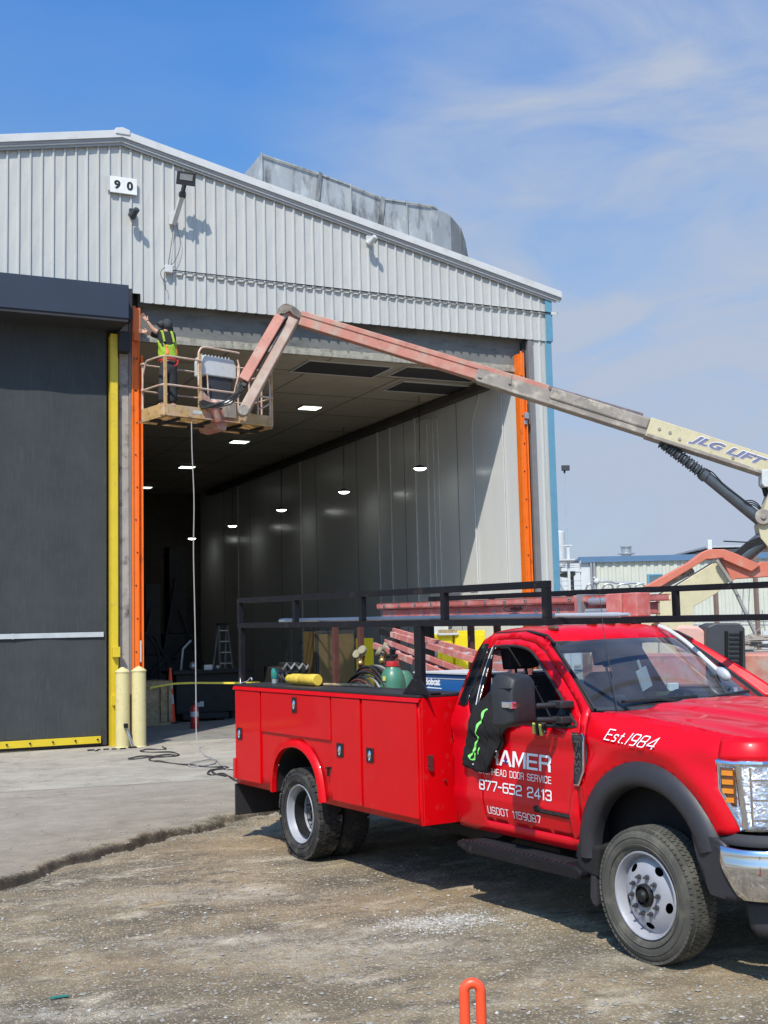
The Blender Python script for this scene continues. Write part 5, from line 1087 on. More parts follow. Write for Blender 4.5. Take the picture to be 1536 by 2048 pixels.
def stroke(name, s, x0, x1, z0, z1, th, gap, shear=0, drop=0, eps=.0135):
    wd_ = []; cur_ = 0; segs_ = []
    tw = th * 4
    for ch_ in s:
        wg, st_l = G_[ch_]
        for pl_ in st_l: segs_.append([(a + cur_, b_) for a, b_ in pl_])
        cur_ += wg + gap + tw * .55
    tot = cur_ - gap - tw * .55; sx = (x1 - x0 - 0) / tot; sz = (z1 - z0) / (6 + tw); hw_ = tw / 2
    mb = MB(); k = 0
    for pl_ in segs_:
        P_ = [Vector(p) for p in pl_]; L_, R_ = [], []
        for i, p in enumerate(P_):
            d1 = (p - P_[i - 1]).normalized() if i > 0 else None; d2 = (P_[i + 1] - p).normalized() if i < len(P_) - 1 else None
            if i == 0 and P_[0] == P_[-1]: d1 = (P_[0] - P_[-2]).normalized()
            if i == len(P_) - 1 and P_[0] == P_[-1]: d2 = (P_[1] - P_[0]).normalized()
            d_ = ((d1 or d2) + (d2 or d1)); d_ = d_.normalized() if d_.length > 1e-6 else (d1 or d2)
            c_ = max(.45, d_.dot(d1 or d2)); nn = Vector((-d_.y, d_.x)) * hw_ / c_
            e_ = Vector((0, 0))
            if P_[0] != P_[-1]:
                if i == 0: e_ = -d2 * (hw_ if abs(d2.x) > .5 else hw_)
                if i == len(P_) - 1: e_ = d1 * hw_
            L_.append(p + nn + e_); R_.append(p - nn + e_)
        k += 1; vs = []
        for a, b_ in zip(L_, R_):
            for q in (a, b_):
                z = z0 + (q.y + hw_) * sz; x = x0 + q.x * sx + shear * (z - z0); z -= drop * (x - x0); vs.append((x, -(ys(x, z) + eps + .00025 * (k % 5)), z))
        mb.add(vs, [(2 * i, 2 * i + 1, 2 * i + 3, 2 * i + 2) for i in range(len(P_) - 1)])
    return mb.build(name, M_['white'], tk, fixn=False)
dp = dr[0]
def onside(x0, z0, wd, ht, sl=0.0, eps=.0125):
    def f(p): return (p[0], -(ys(p[0], p[2]) + eps), p[2])
    return f
def txt(name, s, x0, x1, z0, z1, m='white', bold=.03, shear=0, drop=0.0, eps=.0125, par=None):
    def f(p):
        x, z = p[0], p[2] - drop * (p[0] - x0); return (x, -(ys(x, z) + eps), z)
    return writing(name, s, M_[m], par or tk, (x0, -1.0, z0), (1, 0, 0), (0, 0, 1), x1 - x0, z1 - z0, 0, bold=bold, shear=shear, fn=f)
stroke('door_lettering', 'KRAMER', 2.56, 3.395, 1.055, 1.165, .26, .9)
stroke('door_lettering', 'OVERHEAD DOOR SERVICE', 2.575, 3.405, .978, 1.026, .20, 1.3)
stroke('door_lettering', '877-652 2413', 2.58, 3.40, .862, .936, .24, 1.0)
stroke('door_lettering', 'USDOT 1159087', 2.665, 3.27, .698, .752, .18, 1.4)
# blue star in the A
st = [(2.905 + (.030 if i % 2 == 0 else .012) * math.sin(i * math.pi / 5), 1.094 + (.030 if i % 2 == 0 else .012) * math.cos(i * math.pi / 5)) for i in range(10)]
w = MB(); w.add([(x, -(ys(x, z) + .0145), z) for x, z in st], [tuple(range(10))]); tp_('door_star', w, M_['bluevinyl'])
stroke('fender_lettering', 'Est.I984', 3.965, 4.42, 1.312, 1.380, .15, 1.5, shear=.30, drop=.065, eps=.021)
w = MB(); panel(w, [(3.22, .815), (3.22, .78), (3.24, .775), (3.60, .77), (3.605, .775), (3.60, .80), (3.30, .803), (3.28, .818)], [], .03, lambda x, z: (x, -(ys(x, z) + .013), z)); bd_ = tp_('engine_badge', w, M_['hub'], fixn=False, solid=.006); BASE[bd_.name] = Vector((0, 0, 0))
txt('badge_letters', 'POWER STROKE', 3.30, 3.59, .778, .795, m='nut', bold=.02, eps=.022, par=bd_)
# door handle (partly under the jacket) and second seam
for sg_ in (-1, 1):
    w = MB(); w.tube([(2.70, sg_ * 1.0, 1.20), (2.73, sg_ * 1.013, 1.20), (2.84, sg_ * 1.013, 1.20), (2.87, sg_ * 1.0, 1.20)], .010, 8); tp_('door_handle', w, M_['red'])
# mirrors
def mirror(sg_):
    w = MB()
    Mm = Matrix.Translation((3.50, sg_ * 1.385, 1.56)) @ Matrix.Rotation(sg_ * math.radians(-8), 4, 'Z')
    o_ = [(a_ * .84, b_) for a_, b_ in [(-.155, -.155), (-.158, .10), (-.12, .165), (-.08, .175), (.11, .172), (.15, .14), (.155, -.14), (.14, -.165), (-.13, -.17)]]
    vs = []; K = [(-.07, 1.0), (-.02, 1.02), (.05, .98), (.10, .84), (.115, .6)]
    for dx, k in K: vs += [(dx, y * k, z * k) for y, z in o_]
    m_ = len(o_); fs = [(i * m_ + j, i * m_ + (j + 1) % m_, (i + 1) * m_ + (j + 1) % m_, (i + 1) * m_ + j) for i in range(len(K) - 1) for j in range(m_)] + [tuple(range(m_)), tuple((len(K) - 1) * m_ + j for j in range(m_))]
    w.add(vs, fs, 0, True, Mm); mr_ = tp_('mirror', w, M_['blackplastic'], bevel=.012, sharp=30); BASE[mr_.name] = Vector((0, 0, 0))
    w = MB(); w.box(-.078, -.072, -.115, .115, -.02, .15, 0, Mm); w.box(-.078, -.072, -.115, .115, -.15, -.035, 0, Mm); w.build('mirror_glass', M_['chrome'], mr_)
    if sg_ < 0:
        w = MB(); w.box(.03, .100, -.138, -.125, -.04, .0, 0, Mm); w.box(.090, .112, -.130, -.035, -.045, -.0, 0, Mm); w.build('turn_signal', M_['chrome'], mr_, bevel=.004)
        w = MB(); w.box(.1125, .115, -.110, -.055, -.035, -.012, 0, Mm); w.build('signal_lens', M_['amberdark'], mr_)
        w = MB(); w.box(-.06, .100, -.134, .132, .085, .088, 0, Mm); w.build('seam', M_['darkgap'], mr_)
    w = MB(); w.tube([(3.52, sg_ * 1.24, 1.515), (3.57, sg_ * .97, 1.515)], .020, 8); w.tube([(3.52, sg_ * 1.24, 1.425), (3.57, sg_ * .97, 1.415)], .020, 8); w.box(3.48, 3.62, sg_ * .965, sg_ * 1.08, 1.495, 1.54); w.box(3.48, 3.62, sg_ * .965, sg_ * 1.08, 1.395, 1.44); w.build('mirror_arm', M_['blackplastic'], mr_, bevel=.006)
for sg_ in (-1, 1): mirror(sg_)
# running boards
for sg_ in (-1, 1):
    w = MB(); y0, y1 = sg_ * .86, sg_ * 1.09
    w.prism([(2.40, .43), (2.36, .445), (2.37, .475), (2.45, .49), (3.70, .49), (3.76, .46), (3.76, .425), (3.72, .405), (2.5, .405)], y0, y1, 'y'); rb = tp_('running_board', w, M_['blacksteel'], bevel=.02); BASE[rb.name] = Vector((0, 0, 0))
    w = MB(); [w.box(2.52 + i * .032, 2.532 + i * .032, sg_ * .89, sg_ * 1.06, .4905, .496) for i in range(34)]; w.build('tread_rib', M_['flare'], rb)
    w = MB(); [w.box(2.44 + i * .05, 2.46 + i * .05, sg_ * 1.075, sg_ * 1.085, .4905, .494) for i in range(24)]; w.build('grip_stud', M_['nut'], rb)
    w = MB(); [w.bar((x, sg_ * .5, .55), (x, sg_ * .95, .42), .05) for x in (2.55, 3.5)]; w.build('bracket', M_['chassis'], rb)
# chassis
w = MB()
for sg_ in (-1, 1): w.box(-1.35, 5.1, sg_ * .38, sg_ * .46, .52, .70)
for x in (-1.2, -.5, .6, 1.6, 2.4, 3.4): w.box(x, x + .08, -.4, .4, .54, .66)
w.tube([(0, -.85, .405), (0, .85, .405)], .06, 10); w.ball((0, 0, .40), .17, 12); w.tube([(0, 0, .42), (2.6, 0, .50)], .045, 8); w.tube([(4.29, -.85, .39), (4.29, .85, .39)], .05, 10)
w.box(.9, 1.9, .48, .85, .40, .62); w.box(2.6, 3.4, -.3, .3, .40, .60); w.box(3.6, 4.6, -.35, .35, .36, .62); w.tube([(1.2, -.55, .45), (3.0, -.55, .42)], .08, 10)
tp_('chassis', w, M_['chassis'])
w = MB()
for sg_ in (-1, 1): w.box(-.75, .75, sg_ * .50, sg_ * .58, .47, .50); w.box(3.7, 4.9, sg_ * .52, sg_ * .60, .46, .49)
tp_('leaf_spring', w, M_['chassis'])
# -------- wheels
def tyre(mb, c, sg_, r=.404, wd=.225, blocks=True, kind=0):
    """tyre and tread about axis y, centre c"""
    Mw = Matrix.Translation(c) @ Matrix.Rotation(math.radians(90), 4, 'X')
    h = wd / 2
    pr = [(.258, -h * .72), (.275, -h * .86), (.32, -h * 1.0), (.36, -h * .97), (r - .018, -h * .84), (r - .004, -h * .70), (r - .002, 0), (r - .004, h * .70), (r - .018, h * .84), (.36, h * .97), (.32, h * 1.0), (.275, h * .86), (.258, h * .72)]
    mb.lathe(pr, 64, 0, Mw)
    for rr_ in (.345, .30): 
        for s2 in (-1, 1): mb.lathe([(rr_ - .003, s2 * h * .99), (rr_, s2 * (h * .99 + .004)), (rr_ + .003, s2 * h * .99)], 64, 0, Mw)
    if kind == 0:
        n_ = 72; rows = [(-.72, .16), (-.40, .13), (-.13, .11), (.13, .11), (.40, .13), (.72, .16)]
        for ri, (yc, hw) in enumerate(rows):
            for k in range(n_):
                a = 2 * math.pi * (k + .5 * (ri % 2)) / n_; da = 2 * math.pi / n_ * .40
                rb_ = r + (.0035 if abs(yc) < .6 else -.004); ra = r - .02
                vs = [Mw @ Vector((rr_ * math.cos(a + s1 * da), rr_ * math.sin(a + s1 * da), yc * h + s2 * hw * h)) for rr_ in (ra, rb_) for s2 in (-1, 1) for s1 in (-1, 1)]
                mb.add(vs, [(4, 5, 7, 6), (0, 1, 5, 4), (1, 3, 7, 5), (3, 2, 6, 7), (2, 0, 4, 6)])
    else:
        n_ = 44; rows = [(-.78, .20), (-.30, .22), (.22, .22), (.76, .20)]
        for ri, (yc, hw) in enumerate(rows):
            for k in range(n_):
                a = 2 * math.pi * (k + .5 * (ri % 2) + .15 * math.sin(k * 1.7)) / n_; da = 2 * math.pi / n_ * (.36 + .06 * math.sin(k * 2.3))
                rb_ = r + (.006 if abs(yc) < .6 else .000); ra = r - .025; sk = .25 * (1 if ri % 2 else -1)
                vs = [Mw @ Vector((rr_ * math.cos(a + s1 * da + sk * s2 * .06), rr_ * math.sin(a + s1 * da + sk * s2 * .06), yc * h + s2 * hw * h)) for rr_ in (ra, rb_) for s2 in (-1, 1) for s1 in (-1, 1)]
                mb.add(vs, [(4, 5, 7, 6), (0, 1, 5, 4), (1, 3, 7, 5), (3, 2, 6, 7), (2, 0, 4, 6)])
    return mb
def rim_face(wh, c, sg_, convex, offy):
    """painted steel disc with hand holes; axis y; outer side towards sg_"""
    Mw = Matrix.Translation(c) @ Matrix.Rotation(math.radians(90) * (1 if sg_ < 0 else -1), 4, 'X')
    w = MB()
    # in local coords: +z = outward
    if convex:
        w.lathe([(.262, .088), (.258, .098), (.250, .096), (.240, .080), (.233, .045), (.231, .020), (.228, -.06)], 56, 0, Mw)
        dp_ = lambda r: .082 - 3.6 * max(0, r - .11) ** 2
    else:
        w.lathe([(.262, .090), (.258, .100), (.250, .097), (.243, .080), (.235, .03), (.218, .01), (.214, -.02), (.206, -.035), (.200, -.075)], 56, 0, Mw)
        dp_ = lambda r: -.060 - .20 * max(0, r - .10)
    holes = []; nh = 5 if convex else 5; rh = .182 if convex else .158
    r_o = .230 if convex else .197
    for i in range(nh):
        a = math.radians(90 + 18 + 72 * i + (20 if convex else 0)); hx, hy_ = rh * math.cos(a), rh * math.sin(a)
        holes.append([(hx + (.021 * math.cos(t_)) * math.cos(a) - (.034 * math.sin(t_)) * math.sin(a), hy_ + (.021 * math.cos(t_)) * math.sin(a) + (.034 * math.sin(t_)) * math.cos(a)) for t_ in np.linspace(0, 2 * math.pi, 15)[:-1]])
    holes.append([(.068 * math.cos(t_), .068 * math.sin(t_)) for t_ in np.linspace(0, 2 * math.pi, 29)[:-1]])
    circ_ = [(r_o * math.cos(t_), r_o * math.sin(t_)) for t_ in np.linspace(0, 2 * math.pi, 49)[:-1]]
    panel(w, circ_, holes, .018, lambda x, y: tuple(Mw @ Vector((x, y, dp_(math.hypot(x, y))))))
    if convex: w.lathe([(.230, dp_(.230)), (.234, dp_(.230))], 56, 0, Mw)
    w.build('rim', M_['rim'], wh, fixn=False, sharp=40)
    w = MB(); zb_ = -.05 if convex else -.14; w.lathe([(.228 if convex else .19, zb_), (0, zb_)], 32, 0, Mw); z0 = dp_(.10)
    w.lathe([(.069, z0 - .03), (.069, z0 + .022), (.058, z0 + .030), (.050, z0 + .010), (.036, z0 + .005), (.036, z0 + .035), (.02, z0 + .05), (0, z0 + .05)], 28, 0, Mw)
    w.build('hub', M_['hub'], wh)
    for i in range(10):
        a = 2 * math.pi * i / 10 + .1; x, y = .1125 * math.cos(a), .1125 * math.sin(a)
        w = MB(); w.tube([Mw @ Vector((x, y, z0 - .005)), Mw @ Vector((x, y, z0 + .016))], .0155, 6); w.tube([Mw @ Vector((x, y, z0 + .016)), Mw @ Vector((x, y, z0 + .036))], .008, 8)
        w.build('lug_nut', M_['nut'], wh)
for sg_ in (-1, 1):
    c = (4.29, sg_ * .945, .400)
    w = MB(); tyre(w, c, sg_, kind=0); wh = tp_('front_wheel', MB().lathe([(.2, -.05), (.2, .05)], 24, 0, Matrix.Translation(c) @ Matrix.Rotation(math.radians(90), 4, 'X')), M_['hub']); BASE[wh.name] = Vector((0, 0, 0))
    w.build('tyre', M_['rubber2'], wh, fixn=False); rim_face(wh, c, sg_, True, 0)
    for k, yc in enumerate((1.075, .785)):
        c = (0.0, sg_ * yc, .400)
        w = MB(); tyre(w, c, sg_, kind=1); wh = tp_('rear_wheel', MB().lathe([(.2, -.05), (.2, .05)], 24, 0, Matrix.Translation(c) @ Matrix.Rotation(math.radians(90), 4, 'X')), M_['hub']); BASE[wh.name] = Vector((0, 0, 0))
        w.build('tyre', M_['rubber'], wh, fixn=False)
        if k == 0: rim_face(wh, c, sg_, False, 0)
# -------- service body
ZB, ZT = .555, 1.50
arch = [(-.445, ZB), (-.43, .70), (-.36, .86), (-.22, .965), (.0, 1.005), (.20, .975), (.36, .88), (.45, .74), (.495, ZB)]
af = catmull([(p[0], 0, p[1]) for p in arch], 4); af = [(q.x, q.z) for q in af]
for sg_ in (-1, 1):
    yo = sg_ * 1.19
    w = MB(); panel(w, [(-1.32, ZB), (-1.32, ZT), (2.08, ZT), (2.08, ZB)] + af[::-1], [], .12, lambda x, z: (x, yo, z)); o = tp_('compartment_wall', w, M_['redbody'], fixn=False, solid=0)
    md = o.modifiers.new('s', 'SOLIDIFY'); md.thickness = .01; md.offset = 0
    w = MB(); w.box(-1.318, 2.078, sg_ * .74, sg_ * .75, ZB + .3, ZT); w.box(-1.325, -1.315, sg_ * .74, sg_ * 1.185, ZB, ZT); w.box(2.068, 2.083, sg_ * .74, sg_ * 1.196, ZB - .003, ZT); w.box(.5, 2.07, sg_ * .74, sg_ * 1.18, ZB, ZB + .01); w.box(-1.31, -.45, sg_ * .74, sg_ * 1.18, ZB, ZB + .01)
    tp_('compartment_box', w, M_['redbody'])
    # top lip
    w = MB(); w.prism([(sg_ * .72, ZT), (sg_ * 1.20, ZT), (sg_ * 1.215, ZT - .022), (sg_ * 1.222, ZT - .02), (sg_ * 1.210, ZT + .012), (sg_ * .72, ZT + .012)], -1.345, 2.09, 'x'); tp_('top_rail', w, M_['redbody'], bevel=.003)
    w = MB(); w.box(-1.34, 2.085, sg_ * .70, sg_ * 1.205, ZT + .0125, ZT + .036); tp_('tread_top', w, mat('black_bedliner', (0.022, 0.018, 0.020), .45, 0, .2, 30, bump=.5, bs=220, bd=.003), bevel=.006)
    # doors
    for (x0, x1, z0, z1, hx, hz_, hr_) in ((-1.30, -.735, .60, 1.475, -1.19, 1.05, 0), (-.70, .675, 1.10, 1.475, .01, 1.385, 1), (.70, 1.185, .60, 1.475, .85, 1.035, 0), (1.225, 2.05, .60, 1.475, 1.35, 1.03, 0)):
        w = MB(); w.box(x0, x1, sg_ * 1.1955, sg_ * 1.213, z0, z1); dd = tp_('compartment_door', w, M_['redbody'], bevel=.006); BASE[dd.name] = Vector((0, 0, 0))
        w = MB()
        if hr_: w.box(hx - .045, hx + .045, sg_ * 1.2135, sg_ * 1.222, hz_ - .075, hz_ + .065)
        else: w.box(hx - .055, hx + .055, sg_ * 1.2135, sg_ * 1.222, hz_ - .058, hz_ + .058)
        w.build('latch_plate', M_['hub'], dd, bevel=.004)
        w = MB(); w.ball((hx, sg_ * 1.222, hz_), (.020, .014, .038), 10); w.ball((hx + .005, sg_ * 1.226, hz_ - .035), (.010, .012, .012), 8); w.build('latch', M_['chrome'], dd)
    # fender lip
    w = MB(); vs = []; A_ = [(q[0], q[1]) for q in af if True]
    n_ = len(A_)
    for i, (x, z) in enumerate(A_):
        a0 = Vector(A_[max(0, i - 1)]); a1 = Vector(A_[min(n_ - 1, i + 1)]); d_ = (a1 - a0).normalized(); nn = Vector((-d_.y, d_.x))
        if nn.dot(Vector((x - .02, z - .55))) < 0: nn = -nn
        for off_, y in ((.06, 1.196), (.045, 1.222), (.015, 1.240), (-.005, 1.236), (-.008, 1.19)): vs.append((x + nn.x * off_, sg_ * y, z + nn.y * off_))
    w.add(vs, [(i * 5 + j, i * 5 + j + 1, (i + 1) * 5 + j + 1, (i + 1) * 5 + j) for i in range(n_ - 1) for j in range(4)], 0, True); tp_('fender_lip', w, M_['redbody'], sharp=70)
    # wheel well liner
    w = MB(); vs = []
    for x, z in A_: vs += [(x, sg_ * 1.18, z), (x, sg_ * .60, z + .02)]
    w.add(vs, [(2 * i, 2 * i + 1, 2 * i + 3, 2 * i + 2) for i in range(n_ - 1)], 0, True); tp_('wheel_well', w, M_['liner'])
    w = MB(); w.box(.615, .66, sg_ * 1.2, sg_ * 1.235, .86, .875); w.box(.64, .655, sg_ * 1.22, sg_ * 1.235, .80, .86); tp_('fuel_latch', w, M_['hub'])
    w = MB(); w.box(-1.33, -1.29, sg_ * 1.19, sg_ * 1.23, .60, .80); tp_('rear_lamp', w, M_['extred'], bevel=.005)
# bed floor, bulkhead, tailgate
w = MB(); w.box(-1.31, 2.08, -.74, .74, .86, .90); tp_('bed_floor', w, M_['blacksteel'])
w = MB(); w.box(2.086, 2.10, -1.19, 1.19, ZB, ZT); tp_('bulkhead', w, M_['redbody'], bevel=.003)
w = MB(); w.box(-1.34, -1.30, -.735, .735, .70, 1.36); tp_('tailgate', w, M_['redbody'], bevel=.01)
w = MB(); w.tube([(2.102, -1.13, .98), (2.125, -1.13, .98)], .02, 8); w.box(2.103, 2.12, -1.15, -1.11, 1.0, 1.08); w.tube([(2.102, -1.0, .88), (2.12, -1.0, .88)], .008, 6); tp_('front_latch', w, M_['nut'])
w = MB(); w.box(-1.36, -1.34, -1.20, 1.20, .235, .545); w.box(-1.37, -1.30, -1.15, 1.15, .545, .60); tp_('rear_mud_flap', w, M_['blackplastic'], bevel=.004)
w = MB(); w.box(-1.56, -1.35, -1.0, 1.0, .50, .66); tp_('rear_step', w, M_['blacksteel'], bevel=.01)
# -------- rack
rk = lambda x: .0
def zr(x, z): return z - .0105 * (x + 1.3)
w = MB()
t = .05
def rb_(x0, y0, z0, x1, y1, z1, tt=t): w.bar((x0, y0, z0), (x1, y1, z1), tt, tt)
XN = 3.60
for sg_, xr_, xf_ in ((-1, -1.335, XN), (1, -1.22, XN)):
    for z in (2.370, 2.120):
        rb_(xr_ - .025, sg_ * 1.13, zr(xr_, z), xf_, sg_ * 1.13, zr(xf_, z) - (.0 if z > 2.3 else .0))
upr = ((-1.335, -.10, 1.13, 2.36, 3.572), (-1.19, -.10, 1.13, 2.50, 3.575))
for sg_, xs_ in zip((-1, 1), upr):
    for x in xs_: rb_(x, sg_ * 1.13, zr(x, 2.145), x, sg_ * 1.13, zr(x, 2.345))
tp_('rack_side_rail', w, M_['blacksteel'], bevel=.003)
w = MB()
for x in (-1.31, .2, 2.02, 3.54): rb_(x, -1.105, zr(x, 2.12), x, 1.105, zr(x, 2.12), .045)
tp_('rack_crossbar', w, M_['blacksteel'], bevel=.003)
ZL_ = ZT + .037
for sg_ in (-1, 1):
    w = MB(); w.box(-1.335, -1.28, sg_ * 1.10, sg_ * 1.155, ZL_, zr(-1.3, 2.095)); tp_('rack_leg', w, M_['blacksteel'], bevel=.004)
    w = MB(); w.box(1.955, 2.05, sg_ * 1.11, sg_ * 1.155, ZL_, zr(2, 2.095))
    w.prism([(1.80, ZL_), (2.20, ZL_), (2.065, ZL_ + .12), (1.945, ZL_ + .12)], sg_ * 1.165, sg_ * 1.175, 'y'); w.box(1.82, 2.09, sg_ * 1.0, sg_ * 1.18, ZL_, ZL_ + .012)
    tp_('rack_leg', w, M_['blacksteel'], bevel=.004)
for y in (-.06, .25, .71): w = MB(); w.box(-1.31, -1.255, y - .028, y + .028, .9, zr(-1.3, 2.097)); tp_('rack_stake', w, M_['brownsteel'], bevel=.004)
for x, y in ((-.44, 1.1), (.02, 1.1), (-1.2, 1.1)): w = MB(); w.box(x - .03, x + .03, y - .028, y + .028, ZL_, zr(x, 2.097)); tp_('rack_stake', w, M_['brownsteel'] if x > -1 else M_['blacksteel'], bevel=.004)
# ================================================================ THINGS ON THE TRUCK
def tt(name, label, cat, base, group=None): return thing(name, label, cat, base, group, M=TRK)
# welder
wd = tt('welder_generator', 'blue welder generator with white lettering in the truck bed', 'welder', (1.35, -.1, .9))
w = MB(); w.box(.90, 1.80, -.46, .34, .905, 1.655); w.build('body', M_['bluebox'], wd, bevel=.02)
w = MB(); w.box(.92, 1.78, -.464, -.461, 1.612, 1.618); w.box(.88, 1.82, -.48, .36, 1.656, 1.668); w.build('top_cover', M_['trim'], wd)
writing('lettering', 'Bobcat', M_['white'], wd, (1.045, -.462, 1.555), (1, 0, 0), (0, 0, 1), .235, .065, .002, bold=.05)
w = MB(); w.add([(1.06, -.4625, 1.53), (1.30, -.4625, 1.527), (1.30, -.4625, 1.535), (1.10, -.4625, 1.54), (1.12, -.4625, 1.55)], [(0, 1, 2, 3, 4)]); w.build('underline', M_['white'], wd)
# gas cylinder
def lat(mb, x, y, z, prof, n=20, mi=0): return mb.lathe(prof, n, mi, Matrix.Translation((x, y, z)))
gc = tt('gas_cylinder', 'green gas cylinder with a red neck standing in the truck bed', 'gas cylinder', (.44, -.42, .905))
w = MB(); lat(w, .44, -.42, .905, [(0, 0), (.115, .0), (.118, .02), (.118, .66), (.108, .72), (.085, .765), (.060, .79), (.056, .81)]); w.build('tank', M_['green'], gc)
w = MB(); lat(w, .44, -.42, .905, [(.062, .80), (.064, .81), (.058, .85), (0, .85)]); w.build('collar', M_['extred'], gc)
w = MB(); w.tube([(.44, -.42, 1.75), (.44, -.42, 1.83)], .022, 8); w.tube([(.39, -.44, 1.80), (.49, -.40, 1.80)], .02, 8); w.tube([(.44, -.42, 1.83), (.46, -.42, 1.87)], .03, 8); w.build('valve', M_['hub'], gc)
w = MB(); w.box(.46, .50, -.540, -.532, 1.58, 1.62, 0); w.build('sticker', M_['yellowcard'], gc)
gc2 = tt('gas_cylinder', 'second green cylinder, mostly hidden behind the coiled hoses', 'gas cylinder', (.12, -.1, .905))
w = MB(); lat(w, .12, -.10, .905, [(0, 0), (.11, .0), (.11, .62), (.08, .70), (.05, .74), (0, .75)]); w.build('tank', M_['green'], gc2)
# regulators
for k, (u, v, lb) in enumerate(((719, 1306, 'pair of pressure gauges left of the green cylinder'), (762, 1300, 'pair of pressure gauges right above the green cylinder'))):
    q = TP(u, v, y=-.38); rg = tt('pressure_regulator', lb, 'regulator', (q.x, q.y, q.z - .15), 'pressure regulators in the truck bed')
    for dx, dz in ((-.055, -.01), (.05, .03)):
        w = MB(); w.lathe([(0, .012), (.040, .012), (.045, .006), (.045, -.02), (0, -.02)], 18, 0, Matrix.Translation((q.x + dx, q.y, q.z + dz)) @ Matrix.Rotation(math.radians(65), 4, 'X') @ Matrix.Rotation(.4 * (1 - 2 * k), 4, 'Y')); w.build('gauge', M_['dial'], rg)
    w = MB(); w.tube([(q.x - .05, q.y + .02, q.z - .04), (q.x, q.y + .02, q.z - .10), (q.x + .05, q.y + .02, q.z - .02)], .016, 8); w.tube([(q.x, q.y + .02, q.z - .10), (q.x - .05, q.y, q.z - .18), (q.x - .06, q.y, q.z - .26)], .014, 8); w.ball((q.x + .01, q.y + .0, q.z - .10), .032, 10); w.build('valve_body', M_['brass'], rg)
w = MB(); q1 = TP(735, 1318, y=-.38); q2 = TP(748, 1318, y=-.38)
# hose coil
w = MB()
for k in range(14):
    r_ = .24 + .014 * k; y_ = -.62 + .022 * math.sin(k * 2.1) + .012 * k; pts = []
    for a in np.linspace(0, 2 * math.pi, 33)[:-1]:
        pts.append((.14 + .01 * math.sin(k) + r_ * 1.08 * math.cos(a), y_ + .03 * math.sin(a + k), 1.305 + .012 * math.cos(k * 1.7) + r_ * math.sin(a) * .98))
    w.tube(pts, .0115, 6, mi=[0, 1, 0, 2, 1, 0, 3][k % 7], closed=True)
w.build('hose_coil', [M_['darkcable'], M_['cable'], M_['brownsteel'], M_['greycable']], None, M=TRK, label='coil of dark welding hoses hung in the truck bed before the green cylinder', cat='hose')
# yellow tube, can, hook
yt = tt('yellow_bottle', 'scuffed yellow plastic bottle lying on the black compartment top', 'bottle', (-.25, -.95, 1.54))
Mt = Matrix.Translation((-.58, -.96, 1.592)) @ Matrix.Rotation(math.radians(90), 4, 'Y') @ Matrix.Rotation(.0, 4, 'X')
w = MB(); w.lathe([(0, 0), (.035, .0), (.037, .03), (.048, .06), (.052, .10), (.048, .12), (.052, .14), (.052, .25), (.049, .26), (.052, .27), (.052, .42), (.055, .44), (.055, .56), (.048, .575), (0, .575)], 20, 0, Mt); w.build('body', M_['yeltube'], yt)
w = MB(); w.lathe([(0, -.01), (.042, -.01), (.042, .035), (.036, .04)], 16, 0, Mt); w.build('cap', M_['yellow'], yt)
w = MB(); w.tube([(-.1, -.90, 1.55), (.45, -.80, 1.553), (.62, -.78, 1.55)], .012, 6); w.build('wood_dowel', M_['wood'], None, M=TRK, label='thin wooden stick lying beside the yellow bottle', cat='stick')
sc = tt('spray_can', 'teal spray can standing at the rear of the compartment top', 'spray can', (-1.03, -.90, 1.54))
w = MB(); lat(w, -1.03, -.90, 1.5365, [(0, 0), (.030, 0), (.030, .045)]); w.build('base', M_['steel'], sc)
w = MB(); lat(w, -1.03, -.90, 1.5365, [(.033, .045), (.036, .05), (.036, .12), (.028, .145), (.012, .15), (0, .15)]); w.build('cap', M_['teal'], sc)
w = MB(); w.tube(catmull([(-1.30, -1.15, 1.60), (-1.28, -1.16, 1.545), (-1.26, -1.17, 1.54), (-1.12, -1.16, 1.565), (-1.05, -1.15, 1.60), (-1.03, -1.15, 1.575)], 5), .005, 6); w.tube([(-1.26, -1.17, 1.55), (-1.27, -1.19, 1.50)], .006, 6); w.build('wire_hook', M_['alu'], None, M=TRK, label='bent wire hook on the rear corner of the compartment top', cat='hook')
w = MB()
for k in range(7):
    c_ = Vector((-1.28 + .05 * k, -.72 + .03 * math.sin(k * 3), 1.58 + .02 * math.sin(k * 5)))
    w.tube(catmull([c_ + Vector((-.12, 0, -.04)), c_ + Vector((-.06, .02, .05 + .02 * math.sin(k))), c_ + Vector((.03, -.02, .02)), c_ + Vector((.10, .0, -.035))], 5), .012, 6)
w.build('strap_pile', M_['darkcable'], None, M=TRK, label='tangle of dark straps piled at the rear end of the truck bed', cat='straps')
# ladders lying inclined in the bed
def lad(mbR, a, b_, wdir, wd_, rail_h, mi=0, nr=8):
    a = Vector(a); b_ = Vector(b_); wv = Vector(wdir).normalized() * wd_
    mbR.bar(a, b_, .032, rail_h, mi); mbR.bar(a + wv, b_ + wv, .032, rail_h, mi)
    for i in range(nr):
        f = (i + .5) / nr; p = a.lerp(b_, f); mbR.tube([p, p + wv], .016, 8, mi + 1)
l1 = tt('fibreglass_ladder', 'upper pink fibreglass ladder leaning across the truck bed', 'ladder', (.6, .3, 1.6), 'pink ladders leaning in the truck bed')
w = MB(); lad(w, (-1.02, .38, 2.02), (1.85, -.10, 1.665), (.05, 1, .0), .16, .055, 0, 9); w.bar((-.95, .46, 2.03), (1.83, .10, 1.69), .03, .05, 0); w.build('ladder_frame', [M_['ladderpink'], M_['alu']], l1)
w = MB(); w.bar((-1.10, .395, 2.03), (-.80, .345, 1.993), .036, .07); w.build('end_cap', M_['hub'], l1)
